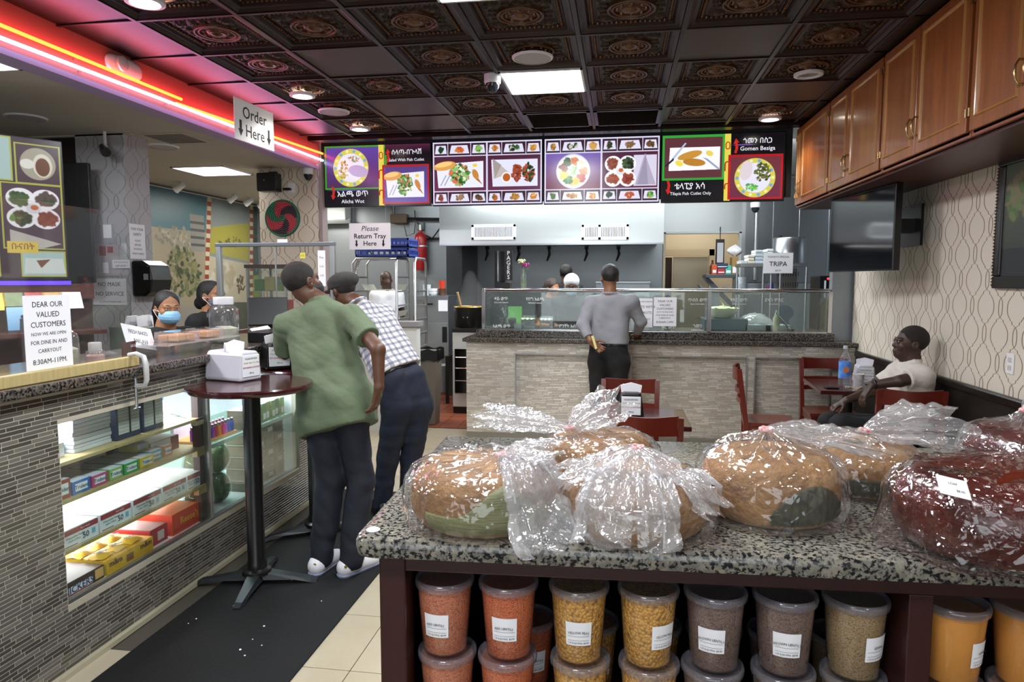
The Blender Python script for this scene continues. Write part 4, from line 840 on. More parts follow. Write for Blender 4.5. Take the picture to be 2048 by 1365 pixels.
MB().tube([(-2.19, 2.8, 1.262), (-2.15, 2.8, 1.268), (-2.115, 2.8, 1.255), (-2.105, 2.8, 1.22), (-2.105, 2.8, 1.15), (-2.115, 2.8, 1.125), (-2.16, 2.8, 1.12)], [.009, .011, .012, .012, .012, .011, .011], 8).build('clamp_frame', mat('clamp_white', 'cfd0d0', .35, .2), cl_, smooth=50)
MB().tube([(-2.16, 2.8, 1.165), (-2.16, 2.8, 1.02)], .006, 8).build('screw', ALU, cl_); MB().tube([(-2.16, 2.78, 1.02), (-2.16, 2.82, 1.02)], .004, 6).build('tommy_bar', ALU, cl_); MB().lathe([(.014, 0), (.012, .006)], 10, (-2.16, 2.8, 1.158)).build('pad', ALU, cl_)
# plexi guard at the end of the counter
gd = thing('counter_guard', 'clear framed counter guard across the far end of the cashier counter', 'screen', (-2.45, 4.64, ZT))
for x in (-2.85, -1.99): MB().box(x - .018, x + .018, 4.6, 4.635, ZT if x < -2.2 else 1.30, 1.86).build('guard_post', ALU, gd, bevel=.003)
MB().box(-2.87, -1.97, 4.598, 4.637, 1.835, 1.862).build('guard_rail', mat('guard_grey', '7a8086', .35, .7), gd, bevel=.004); MB().box(-2.84, -2.0, 4.614, 4.619, ZT + .001, 1.84).build('guard_pane', PLEXI, gd); MB().box(-2.42, -2.414, 4.61, 4.623, ZT + .02, 1.84).build('guard_joint', ALU, gd)
sheet('price_slip', 'narrow white price slip taped to the counter guard', FY(-2.07, 4.61, 1.68), .055, .25, [('Pies', 0, .3, .02, '3a3a40', 0), ('5.50', 0, .05, .018, '5a5a60', 0), ('6.00', 0, -.2, .018, '5a5a60', 0)])
sheet('yellow_note', 'small yellow sticky note on the counter guard', FY(-2.21, 4.61, 1.77), .04, .04, [('0.25', 0, 0, .016, '5a5a40', 0)], m=mat('sticky_yellow', 'd8cf50', .7), cat='note')
sheet('white_tape', 'short strip of white tape at the top of the counter guard', FY(-2.36, 4.612, 1.86), .075, .05, [], cat='tape')
# large jar, tip jar, terminals
def jar(name, label, x, y, z, r, h, lid=None, fill=None, cat='jar'):
    t = thing(name, label, cat, (x, y, z)); MB().lathe([(r * .8, .002), (r, .02), (r, h * .72), (r * .9, h * .84), (r * .6, h * .92), (r * .6, h)], 24, (x, y, z), cap1=False).build('jar_glass', CLEARP, t, smooth=50)
    if lid: MB().lathe([(r * .66, h - .02), (r * .68, h - .016), (r * .68, h + .022), (r * .62, h + .026)], 24, (x, y, z)).build('lid', lid, t, smooth=40)
    if fill:
        m, f = fill; MB().lathe([(r * .74, .006), (r * .92, .024), (r * .92, h * f), (r * .5, h * f + .012), (.001, h * f + .014)], 20, (x, y, z)).build('contents', m, t, smooth=50)
    return t
jar('candy_jar', 'large clear plastic jar with white lid on the cashier counter beside the green-shirted man', -2.44, 3.98, ZT, .088, .26, WHITE, (mat('jar_slips', '9a9a80', .8, var=(14, .8), c2='d8d8c8'), .35))
jar('tip_jar', 'clear tip jar of folded notes behind the acrylic screen', -2.36, 2.62, ZT, .062, .19, None, (mat('bank_notes', '8c9278', .8, var=(20, .8), c2='c8c8b0'), .5))
jar('small_tub', 'small clear tub with pale pink contents next to the tip jar', -2.34, 2.78, ZT, .04, .085, mat('clear_lid', 'b8b4b4', .3), (mat('pink_mints', 'b8928a', .7), .6))
t = thing('gift_card_stand', 'small dark red printed card stand on the counter near the clamp', 'card stand', (-2.3, 2.93, ZT)); MB().slab(frame((-2.29, 2.93, ZT + .05), (-.25, 1, 0), (0, 0, 1)), .14, .1, .004).build('card', mat('card_dark_red', '4a141a', .5), t); text('Gift Card', PAPER, t, .018, frame((-2.284, 2.96, ZT + .08), (-.25, 1, 0), (0, 0, 1))); MB().slab(frame((-2.284, 2.93, ZT + .02), (-.25, 1, 0), (0, 0, 1)), .13, .025, .004).build('print', mat('card_tan', '8a6a42', .5), t)
MB().box(-2.36, -2.3, 2.88, 2.98, ZT, ZT + .004).build('card_base', BLACK, t)
sheet('baklava_sign', 'white paper about fresh baked baklava leaning on the pastry shelf', frame((-2.42, 3.18, ZT + .1), (-.15, .985, -.18), (-.35, .12, .93)), .28, .12, [('FRESH BAKED', 0, .2, .03, '4a4a50', .01), ('BAKLAVA', .02, -.2, .032, '4a4a50', .01)])
ps = thing('pastry_shelf', 'clear raised shelf on the counter holding two boxes of pastry', 'shelf', (-2.37, 3.5, ZT)); MB().box(-2.46, -2.22, 3.12, 3.78, ZT + .06, ZT + .066).build('shelf_sheet', clear('shelf_acrylic', 'f0f0f0', .25, .6), ps)
for y in (3.16, 3.74): MB().box(-2.44, -2.24, y, y + .005, ZT, ZT + .06).build('shelf_leg', PLEXI, ps)
PAS = mat('baklava', 'b5804a', .6, var=(30, .6), c2='d8b078', bump=(60, .5))
for y, w, l in ((3.37, .19, 'left of two clear boxes of baklava on the pastry shelf'), (3.62, .16, 'right of two clear boxes of baklava on the pastry shelf')):
    t = thing('pastry_box', l, 'pastry box', (-2.34, y, ZT + .067), group='clear pastry boxes'); z = ZT + .0675
    for i in range(4): MB().box(-2.40 + (i % 2) * .06, -2.345 + (i % 2) * .06, y - w * .42 + (i // 2) * w * .43, y - w * .02 + (i // 2) * w * .43, z + .003, z + .035).build('pastry', PAS, t, bevel=.006)
    MB().box(-2.41, -2.27, y - w / 2, y + w / 2, z, z + .052).build('clear_box', clear('pastry_box_film', 'f4eef2', .12, .6), t, bevel=.006)
t = thing('table_fan', 'round black desk fan lying low on the counter before the women', 'fan', (-2.5, 4.16, ZT)); MB().lathe([(.09, 0), (.085, .012), (.03, .02)], 20, (-2.62, 4.16, ZT)).build('fan_base', BLACK, t, smooth=40)
M = Matrix.Rotation(1.2, 3, 'Y').to_4x4()
for rr in (.03, .06, .09, .115): MB().tube([(-2.6 + .03 + math.sin(q) * 0 + math.cos(1.2) * rr * math.cos(q), 4.16 + rr * math.sin(q), ZT + .12 + rr * math.cos(q) * .8) for q in [i * PI / 10 for i in range(20)]], .004, 5, closed=True).build('guard_ring', BLACK, t)
MB().lathe([(.1, 0), (.1, .03)], 20, (-2.60, 4.16, ZT + .12), M=M).build('fan_shroud', BLACK, t)
MB().tube([(-2.62, 4.16, ZT + .01), (-2.61, 4.16, ZT + .1)], .012).build('neck', BLACK, t)
t = thing('payment_terminal', 'black payment terminal screen on the counter behind the green-shirted man', 'terminal', (-2.4, 4.4, ZT)); MB().slab(frame((-2.38, 4.42, ZT + .17), (.85, .5, 0), (-.2, .3, .95)), .26, .2, .03).build('terminal_screen', BLACK, t, bevel=.006); MB().box(-2.44, -2.32, 4.38, 4.5, ZT, ZT + .015).build('terminal_foot', BLACK, t); MB().tube([(-2.38, 4.44, ZT), (-2.38, 4.44, ZT + .12)], .02).build('terminal_stem', BLACK, t)
sheet('white_leaflet', 'loose white leaflet lying tilted by the large jar', frame((-2.3, 4.2, ZT + .055), (.4, .9, .1), (-.75, .3, .55)), .14, .1, [], cat='leaflet')
t = thing('receipt_printer', 'black box printer standing behind the napkin dispenser at the counter front', 'printer', (-2.22, 4.15, ZT))
MB().box(-2.26, -2.15, 4.12, 4.3, ZT, ZT + .02).build('printer_base', BLACK, t); MB().box(-2.3, -2.15, 4.0, 4.3, ZT + .0, ZT + .07).build('printer_body', BLACK, t, bevel=.008)
# back bar: left menu board, shelf, brochures
gL = Img(300, 400, '3a2a34')
for (x0, y0, x1, y1) in ((0, 0, 190, 125), (195, 14, 298, 130), (0, 130, 150, 262), (160, 128, 298, 318), (0, 268, 152, 398), (196, 322, 298, 398)): gL.rect(x0, y0, x1, y1, 'b0b44a'); gL.rect(x0 + 4, y0 + 4, x1 - 4, y1 - 4, 'a9c4c2' if (x0, y0) not in ((195, 14), (160, 128)) else '4a3440')
gL.blobs(70, 70, 44, 30, ['3a6a34', '5a8a4a', 'b0c8b0'], 60, 8); gL.ell(30, 90, 22, 38, 'b08a52', rot=.2); gL.ell(110, 40, 34, 14, '9a6a3a', rot=-.4); gL.ell(246, 70, 40, 46, 'a8a290'); gL.ell(256, 74, 22, 34, 'ddd8c8'); gL.ell(256, 78, 16, 26, '6a3a20'); gL.ell(222, 72, 16, 14, 'e2e0d8')
gL.ell(70, 210, 40, 34, '7a3024'); gL.ell(56, 204, 20, 22, 'c0a050'); gL.ell(90, 200, 16, 14, 'd8d8d0'); gL.ell(60, 160, 34, 14, 'b8ac98', rot=.5); gL.rect(30, 238, 50, 256, 'b06a2a'); gL.poly([(80, 230), (130, 256), (120, 262), (76, 246)], 'c0b49c')
f_tray(gL, 168, 140, 124, 120, (['2f4a24', '48602f'], ['5a4a44', '3a4a34'], ['2f3a1c', '5a4a2a', '6a8a34'], ['7a3420', '8a4428'])); gL.poly([(176, 262), (290, 300), (240, 316), (176, 310)], 'b8b4ac')
gL.ell(66, 330, 22, 50, '6a4a2a', rot=.1); gL.ell(100, 378, 16, 10, 'd0b840'); gL.poly([(206, 344), (290, 344), (296, 388), (202, 388)], 'cfd8d4'); gL.poly([(230, 350), (262, 346), (240, 372)], '7a4a34'); gL.rect(168, 296, 236, 330, 'd8c050')
t = thing('menu_board', 'lit menu board of dishes in yellow-green frames at the left edge', 'menu screen', (-3.8, 4.1, 1.6))
d = Vector((.545, .84, 0)); c0 = onY(128, 420, 4.02); M = frame(Vector((c0.x, 4.02, 2.045)) - d * .36, d, (0, 0, 1))
MB().slab(M, .74, .88, .05, 0, -.053).build('housing', BZ, t, bevel=.004); MB().quad(M, .72, .86, 0, .001).build('screen', gL.mat('menu_left', .8, .2), t); text('ቡናበት', mat('ink_brown', '6a3a18', .6), t, .05, M @ Matrix.Translation((.125, -.24, .003)), bold=.02)
MB().slab(M @ Matrix.Translation((-.1, -.465, -.02)), .95, .025, .03).build('light_bar', glow('violet_bar', '6a48ff', 1.6), t)
bk = thing('back_bar', 'dark red wooden back bar with a sloping card shelf behind the cashier counter', 'cabinet', (-3.9, 3.9, 0))
MB().slab(M @ Matrix.Translation((-.12, -.52, -.10)), 1.26, .1, .1).build('shelf_front', CHERRY, bk); MB().slab(M @ Matrix.Translation((-.12, -1.05, -.1)), 1.26, .96, .05).build('panel', mat('backbar_red', '3a1a16', .5), bk); MB().slab(M @ Matrix.Translation((-.12, -.78, -.05)), 1.26, .025, .26).build('ledge', CHERRY, bk)
tx = M @ Matrix.Translation((-.12, -1.53, -.05)); MB().slab(tx, 1.26, .1, .2).build('base', CHERRY, bk)
for i, (u, c) in enumerate(((-.45, '7a6a90'), (-.33, 'a84a3a'), (-.2, '8a9ab0'), (-.06, 'c8b040'), (.08, '6a7a52'), (.22, 'a84a44'), (.36, 'b8945a'), (.5, 'd8d4d8'))):
    Mp = M @ Matrix.Translation((u * .74, -.565, .02)) @ Matrix.Rotation(-.5, 4, 'X'); p = thing('postcard', ('violet', 'red', 'pale blue', 'yellow', 'olive', 'crimson', 'tan', 'white')[i] + ' postcard in the row on the sloping card shelf', 'postcard', Mp.translation, group='postcards on the back bar')
    MB().slab(Mp, .115, .15, .002).build('card', mat('card_' + c, c, .5, var=(14, .7)), p)
im2 = Img(120, 150, '7fa8c8'); im2.grad(0, 0, 120, 150, '9cc4e0', '5a88b0'); im2.rect(0, 118, 120, 150, '2a2f38'); im2.ell(52, 50, 9, 10, '1a2028'); im2.poly([(40, 60), (66, 60), (70, 130), (56, 130), (53, 100), (48, 130), (36, 130)], '1a2028'); im2.ell(90, 84, 6, 7, '1a2028'); im2.poly([(82, 92), (98, 92), (98, 130), (84, 130)], '1a2028')
Mp = M @ Matrix.Translation((.09, -.70, .12)) @ Matrix.Rotation(-.12, 4, 'X'); p = thing('photo_frame', 'blue photograph of two silhouettes standing on the back bar ledge', 'picture', Mp.translation); MB().slab(Mp, .2, .19, .012, 0, -.013).build('backing', BLACK, p); MB().quad(Mp, .19, .18).build('print', im2.mat('silhouettes'), p)
t = thing('black_monitor', 'tall black monitor standing in shadow beside the left menu board', 'monitor', (-4.1, 4.75, 1.6)); MB().slab(frame((-4.36, 5.0, 2.05), (1, .25, 0), (0, 0, 1)), .34, .95, .04).build('monitor_panel', BLACK, t, bevel=.004); MB().box(-4.53, -4.475, 4.98, 5.235, 2.0, 2.1).build('monitor_bracket', BLACK, t)
# papers and dispenser on the grey column
sheet('mask_notice', 'white notice NO MASK NO SERVICE on the grey column', FY(-4.205, 5.19, 1.5), .31, .22, [('NO MASK', 0, .28, .048, '2a2a30', .006), ('NO SERVICE', 0, -.08, .048, '2a2a30', .006), ("LET'S PROTECT EACH OTHER", 0, -.38, .0155, '3a3a40', .01)])
sheet('safety_notice', 'narrow white safety notice on the bright side of the grey column', FX(-4.015, 5.31, 1.92), .19, .29, [('FOR YOUR', 0, .35, .03, '4a4a55', .008), ('SAFETY', 0, .2, .03, '4a4a55', .008), ('PLEASE', 0, .02, .022, '5a5a66', .005), ('BEFORE', 0, -.1, .022, '5a5a66', .005), ('ENTERING', 0, -.22, .022, '5a5a66', .005), ('WASH HANDS', 0, -.35, .022, '5a5a66', .005)])
sheet('distance_strip', 'small white printed strip on the corner of the grey column', FY(-4.08, 5.18, 1.73), .16, .07, [('6 FT DISTANCE', 0, .2, .018, '4a4a55', .006), ('KEEP APART', 0, -.22, .018, '4a4a55', .006)])
p = sheet('health_poster', 'pale poster with red corners on the front of the grey column', FY(-4.2, 5.192, 1.76), .19, .26, [], m=mat('poster_pale', 'b8aeb2', .6)); MB().slab(FY(-4.25, 5.191, 1.84), .06, .08, .002).build('print', mat('poster_red', '9a4a52', .6), p); MB().slab(FY(-4.18, 5.191, 1.85), .05, .05, .002).build('print', mat('poster_red', '9a4a52', .6), p); MB().slab(FY(-4.23, 5.191, 1.70), .05, .09, .002).build('print', PAPER, p)
sheet('blank_label', 'small blank white label high on the grey column', FY(-4.2, 5.192, 2.0), .075, .11, [], cat='label')
sheet('grey_paper', 'larger grey paper half faded on the grey column above the poster', FY(-4.25, 5.194, 1.98), .22, .16, [], m=mat('grey_sheet', 'a5a3ab', .7), cat='paper')
t = thing('towel_dispenser', 'glossy black paper towel dispenser on the grey column', 'towel dispenser', (-4.02, 5.3, 1.45))
b = MB(); b.prism([(-4.02, 1.46), (-4.02, 1.76), (-3.93, 1.76), (-3.86, 1.72), (-3.84, 1.6), (-3.86, 1.5), (-3.91, 1.46)], 5.22, 5.5, 'y'); b.build('dispenser_case', BLACK, t, bevel=.02, segs=3); MB().box(-3.93, -3.85, 5.212, 5.222, 1.52, 1.71).build('dispenser_window', mat('smoke_black', '050506', .08), t); MB().box(-3.90, -3.86, 5.208, 5.214, 1.6, 1.65).build('dispenser_badge', mat('badge_grey', '8a8a90', .3), t)
t = thing('bullet_camera', 'black bullet camera on a white bracket high on the grey column', 'security camera', (-4.1, 5.1, 2.7)); MB().tube([(-4.12, 5.12, LOWC), (-4.12, 5.12, 2.69), (-4.08, 5.08, 2.66)], .012).build('bracket', WHITE, t); MB().tube([(-4.16, 5.14, 2.67), (-4.02, 5.0, 2.6)], [.03, .036], 14).build('barrel', BLACK, t, smooth=40)
# napkin boxes and cups at the back counter
t = thing('napkin_tray', 'grey napkin tray stuffed with white napkins against the grey column', 'tray', (-3.6, 4.9, 1.2))
MB().box(-3.75, -3.45, 4.6, 4.95, 1.02, 1.25).build('tray_box', mat('tray_grey', '5a625f', .4), t, bevel=.006)
for i in range(4): MB().cbox((-3.66 + i * .05, 4.72 + (i % 2) * .1, 1.28), (.012, .11, .1), 0, Matrix.Rotation(.3 - .2 * i, 3, 'Y')).build('napkin', PAPER, t)
MB().box(-3.85, -3.4, 4.45, 5.0, 0, 1.02).build('low_cabinet', mat('low_cab', '4f4a46', .5), bevel=.005, label='low grey cabinet under the napkin tray by the grey column', cat='cabinet', loc=(-3.5, 4.6, 0))
pack('orange_carton', 'bright orange carton on the counter at the left edge of the picture', 'carton', 1.95, 2.12, ZT, ZT + .16, -2.27, .1, 'd85a2a', None, [('b83a28', -.5, 0, -.5, .5)])
# glass pastry cabinet on a side counter behind the guard
gc = thing('pastry_cabinet', 'small glass cabinet of packets behind the counter guard', 'display cabinet', (-3.0, 5.75, 1.1)); xa, xe = onY(497, 600, 5.55).x, onY(572, 600, 5.55).x
MB().box(xa - .02, xe + .02, 5.53, 5.97, 1.70, 1.73).build('cabinet_top', mat('cabinet_brown', '2c1e18', .4), gc); MB().box(xa - .02, xe + .02, 5.53, 5.97, 1.10, 1.13).build('cabinet_base', mat('cabinet_brown', '2c1e18', .4), gc)
for x in (xa, xe):
    for y in (5.55, 5.95): MB().box(x - .01, x + .01, y - .01, y + .01, 1.13, 1.70).build('cabinet_post', ALU, gc)
for z in (1.3, 1.5): MB().box(xa, xe, 5.56, 5.94, z, z + .006).build('glass_shelf', GLASS, gc)
MB().box(xa, xe, 5.545, 5.549, 1.13, 1.70).build('glass_front', GLASS, gc)
for i in range(9):
    c = ('8a3a30', '4a6a3a', 'a08a5a', '6a7a4a', '7a4a3a')[i % 5]; x = xa + .03 + (i % 3) * (xe - xa - .06) / 3; z = (1.131, 1.307, 1.507)[i // 3]
    MB().box(x, x + (xe - xa) / 3.6, 5.6, 5.75, z, z + .1 + .02 * (i % 2)).build('pastry_packet', mat('carton_' + c, c, .5), label=('left', 'middle', 'right')[i % 3] + ' packet on the ' + ('bottom', 'middle', 'top')[i // 3] + ' shelf of the small glass cabinet', cat='packet', group='packets in the glass cabinet', loc=(x, 5.65, z), bevel=.004)
MB().box(-3.75, xe + .12, 5.5, 6.0, 0, 1.099).build('side_counter', CHERRY, bevel=.006, label='dark red wooden side counter under the small glass cabinet', cat='counter', loc=(-3.1, 5.75, 0))
p = onZ(352, 276, LOWC); t = thing('ceiling_grille', 'square air grille in the low white ceiling near the grey column', 'air vent', (p.x, p.y, LOWC)); MB().box(p.x - .2, p.x + .2, p.y - .2, p.y + .2, LOWC - .008, LOWC).build('grille_frame', CEILW, t, bevel=.002)
for i in range(8): MB().box(p.x - .17, p.x + .17, p.y - .17 + i * .045, p.y - .15 + i * .045, LOWC - .012, LOWC - .008).build('slat', mat('slat_grey', '77736c', .6), t)
# basket and speaker on the middle column
t = thing('woven_basket', 'round woven wall basket in red, green and dark rings on the middle column', 'basket', (-3.6, 7.04, 2.26)); BC = [mat('straw_' + c, c, .8, bump=(90, .6)) for c in ('b83a4a', '2f6a52', '3a2a34')]
b = MB(); N = 36
for k in range(9):
    r0 = .016 + k * .02
    for j in range(N):
        q0, q1 = 2 * PI * j / N, 2 * PI * (j + 1) / N; mi = 1 if k == 8 or k == 0 else (0 if ((j + k * 1) // 6) % 2 == 0 else (1 if ((j + k) // 12) % 2 else 2))
        pts = []
        for q in (q0, q1):
            for e in range(5):
                a = PI * e / 4; rr = r0 + .0105 * (1 - math.cos(a)) ; pts.append((-3.59 + rr * math.cos(q), 7.045 - .012 - .011 * math.sin(a) - .0016 * (k > 0) * k, 2.26 + rr * math.sin(q)))
        b.add(pts, [(e, e + 1, e + 6, e + 5) for e in range(4)], mi)
b.lathe([(.022, 0), (.001, -.006)], 16, (-3.59, 7.03, 2.26), 1, M=Matrix.Rotation(-PI / 2, 4, 'X')); b.lathe([(.195, -.002), (.195, -.02)], 30, (-3.59, 7.047, 2.26), 1, M=Matrix.Rotation(PI / 2, 4, 'X'), cap1=False); b.build('coiled_straw', BC, t, smooth=60)
t = thing('wall_speaker', 'black box speaker mounted high on the middle column', 'speaker', (-3.68, 6.95, 2.53)); MB().box(-3.79, -3.58, 6.88, 7.02, 2.53, 2.72).build('speaker_box', BLACK, t, bevel=.008); MB().box(-3.785, -3.585, 6.872, 6.88, 2.54, 2.71).build('speaker_grille', mat('grille_black', '101012', .8, bump=(300, .6)), t); MB().box(-3.72, -3.64, 7.02, 7.05, 2.66, 2.75).build('speaker_bracket', BLACK, t); MB().lathe([(.006, 0), (.006, .003)], 10, (-3.7, 6.87, 2.64), M=Matrix.Rotation(PI / 2, 4, 'X')).build('speaker_badge', ALU, t)
t = thing('wall_socket', 'white wall socket with a black plug beside the box speaker', 'socket', (-3.5, 7.04, 2.55)); MB().box(-3.52, -3.45, 7.04, 7.05, 2.53, 2.63).build('socket_plate', WHITE, t); MB().box(-3.56, -3.48, 7.0, 7.04, 2.55, 2.575).build('plug', BLACK, t, bevel=.004)
# hanging signs
def hang(p, xs, z0, z1, y):
    for x in xs: MB().tube([(x, y, z0), (x, y, z1)], .0012, 5).build('hanging_wire', CLEARP, p)
def arrow(p, M, s=1):
    q = [(-.012, .05), (.012, .05), (.012, -.005), (.026, -.005), (0, -.05), (-.026, -.005), (-.012, -.005)]; MB().add([M @ Vector((a * s, c * s, .0008)) for a, c in q], [tuple(range(7))]).build('arrow', INK, p)
M = frame((-2.78, 5.05, 2.78), (.05, .999, 0), (0, 0, 1)); p = thing('order_sign', 'white hanging sign Order Here with two arrows, below the neon soffit', 'sign', M.translation)
MB().slab(M, .53, .30, .004, 0, -.004).build('sign_board', mat('sign_white', 'e9e9ee', .4), p); text('Order', INK, p, .125, M @ Matrix.Translation((0, .06, .0008)), bold=.008); text('Here', INK, p, .125, M @ Matrix.Translation((0, -.07, .0008)), bold=.008)
for s in (-.19, .19): arrow(p, M @ Matrix.Translation((s, -.06, 0)), 1.2)
for u in (-.2, .2): MB().tube([M @ Vector((u, .15, -.002)), Vector((M @ Vector((u, .15, 0))).to_tuple()[:2] + (CEIL - .004,))], .0012, 5).build('hanging_wire', CLEARP, p)
p = thing('return_sign', 'white hanging sign Please Return Tray Here with two arrows', 'sign', (-2.565, 6.9, 2.05)); M = FY(-2.565, 6.9, 2.048)
MB().slab(M, .445, .27, .004, 0, -.004).build('sign_board', mat('sign_white', 'e9e9ee', .4), p); text('Please', INK, p, .075, M @ Matrix.Translation((0, .078, .0008)), shear=.25); text('Return Tray', INK, p, .07, M @ Matrix.Translation((0, .0, .0008)), bold=.02); text('Here', INK, p, .07, M @ Matrix.Translation((0, -.075, .0008)), bold=.02)
for s in (-.145, .145): arrow(p, M @ Matrix.Translation((s, -.075, 0)), .7)
hang(p, (-2.74, -2.39), 2.18, CEIL - .02, 6.898)
# ================================================================== bar tables in the aisle
def napkin_dispenser(name, label, loc, rz, body, sign=True, sx=1.0):
    t = thing(name, label, 'napkin dispenser', loc, rz); L = t
    def put(b, nm, m, **k):
        b.v = [tuple(wm(t) @ Vector(v)) for v in b.v]; return b.build(nm, m, t, **k)
    b = MB(); b.prism([(-.075, 0), (.075, 0), (.078, .02), (.064, .135), (.05, .155), (-.05, .155), (-.064, .135), (-.078, .02)], -.1 * sx, .1 * sx, 'y'); put(b, 'dispenser_body', body, bevel=.012, segs=3)
    b = MB(); b.cbox((0, -.1 * sx - .001, .078), (.118, .006, .115)); put(b, 'face_panel', WHITE, bevel=.003)
    b = MB(); b.prism([(-.06, .15), (.06, .15), (.066, .195), (0, .212), (-.066, .195)], -.02, -.012, 'y'); b.prism([(-.055, .15), (.055, .15), (.06, .185), (-.05, .2)], .0, .006, 'y'); put(b, 'napkin', PAPER)
    if sign:
        M = wm(t) @ FY(0, -.1 * sx - .0048, .078)
        for s, v, c in (('PLEASE RETURN', .038, '2f5a48'), ('YOUR TRAY TO THE', .016, 'a8a03c'), ('RETURNING STATION', -.008, '9a2f3a')): text(s, mat('ink_' + c, c, .6), t, .0125, M @ Matrix.Translation((0, v, 0)), bold=.02, xs=.92)
        text('dbnq', mat('ink_6a6a6a', '6a6a6a', .6), t, .016, M @ Matrix.Translation((0, -.036, 0)), bold=.01)
    return t
def bar_table(x, y, label, rz, group='tall round bar tables'):
    t = thing('bar_table', label, 'table', (x, y, .0), rz, group)
    W = wm(t)
    def put(b, nm, m, **k): b.v = [tuple(W @ Vector(v)) for v in b.v]; return b.build(nm, m, t, **k)
    b = MB(); b.lathe([(.293, 1.035), (.307, 1.04), (.312, 1.05), (.312, 1.062), (.306, 1.07), (.001, 1.0705)], 64); put(b, 'table_top', mat('mahogany_laminate', '42181a', .16, coat=.4, var=(3, .5, (1, 8, 1)), c2='2a1012'), smooth=35)
    b = MB(); b.lathe([(.075, .06), (.072, .08), (.052, .09), (.05, .12), (.045, .13), (.045, 1.0), (.12, 1.01), (.12, 1.03)], 28); put(b, 'pole', mat('satin_black_iron', '0e0e10', .3), smooth=35)
    for k in range(4):
        M = Matrix.Rotation(k * PI / 2, 4, 'Z'); b = MB(); b.X = M
        for a, c in (((.03, .045, .036, .075), (.2, .032, .03, .045)), ((.2, .032, .03, .045), (.285, .026, .012, .032)), ((.285, .026, .012, .032), (.315, .022, .0, .018))):
            x0, w0, b0, t0 = a; x1, w1, b1, t1 = c
            b.add([(x0, -w0, b0), (x0, w0, b0), (x0, w0 * .7, t0), (x0, -w0 * .7, t0), (x1, -w1, b1), (x1, w1, b1), (x1, w1 * .7, t1), (x1, -w1 * .7, t1)], [(3, 2, 1, 0), (0, 1, 5, 4), (1, 2, 6, 5), (2, 3, 7, 6), (3, 0, 4, 7), (4, 5, 6, 7)])
        put(b, 'base_leg', mat('cast_iron', '24282c', .4, .2), smooth=35)
    return t
bar_table(-1.875, 3.28, 'nearer tall round bar table with dark red top and black iron base', .2)
bar_table(-1.87, 4.0, 'farther tall bar table, mostly hidden behind the man in the green shirt', .55)
napkin_dispenser('napkin_dispenser', 'pale grey napkin dispenser on the nearer bar table', (-2.03, 3.38, 1.0725), 1.3, mat('dispenser_grey', 'c9c8d2', .3), sx=1.25)
napkin_dispenser('napkin_dispenser', 'black napkin dispenser on the farther bar table', (-2.04, 3.86, 1.0725), .7, mat('dispenser_black', '0b0b0c', .35))

# ================================================================== serving counter and kitchen
def xb(x, Y): return onY(x, 600, Y).x
def span(x0, x1, y0, y1, Y):
    """room extents of a region seen at depth Y: left, right, bottom, top"""
    a, b = onY(x0, (y0 + y1) / 2, Y).x, onY(x1, (y0 + y1) / 2, Y).x; xm = (x0 + x1) / 2
    return a, b, onY(xm, y1, Y).z, onY(xm, y0, Y).z
FYc = 6.75; XL = xb(932, FYc)
sv = thing('serving_counter', 'long serving counter faced with glass mosaic below the menu screens', 'counter', (.3, 7.1, 0))
rec = [(xb(a, FYc), xb(b, FYc), .06, .868) for a, b in ((1030, 1254), (1264, 1498), (1514, 1668))]
b = MB(); b.box(XL, 2.15, FYc + .045, 7.62, 0, .985)
xs = [XL] + [v for r in rec for v in r[:2]] + [2.15]
for i in range(0, len(xs), 2): b.box(xs[i], xs[i + 1], FYc, FYc + .05, 0, .985)
for r in rec: b.box(r[0], r[1], FYc, FYc + .05, .868, .985); b.box(r[0], r[1], FYc, FYc + .05, 0, .06)
b.build('carcass', mat('grout_grey', '8a8274', .7), sv)
SM = (mat('mosaic_silver', 'd2cbc0', .16, .3), mat('mosaic_silver_dark', 'c2baae', .16, .3), mat('mosaic_silver_light', 'dfd9cf', .18, .3))
mosaic(sv, lambda u, v, d: Vector((u, FYc - d, v)), XL, 2.15, .07, .98, [(r[0], r[1], 0, .868) for r in rec], mats=SM)
for r in rec: mosaic(sv, lambda u, v, d: Vector((u, FYc + .045 - d, v)), r[0], r[1], .07, .866, mats=SM)
for r in rec:
    for x in r[:2]: MB().box(x - .006, x + .006, FYc - .006, FYc + .05, .06, .868).build('edge_strip', ALU, sv)
    MB().box(r[0], r[1], FYc - .006, FYc + .05, .864, .872).build('edge_strip', ALU, sv)
MB().box(XL, 2.15, FYc - .012, FYc, 0, .07).build('kick_plate', mat('kick_steel', '8d897d', .4, .5), sv)
MB().box(xb(926, FYc), 2.155, FYc - .05, 7.64, .985, 1.022).build('granite_ledge', GRAN_C, bevel=.006, label='lower dark granite ledge of the serving counter', cat='worktop', loc=(.3, 7.1, .985))
MB().box(xb(953, 6.9), 2.0, 6.88, 7.6, 1.022, 1.09).build('granite_step', GRAN_C, bevel=.006, label='raised dark granite step carrying the glass sneeze guard', cat='worktop', loc=(.3, 7.2, 1.022))
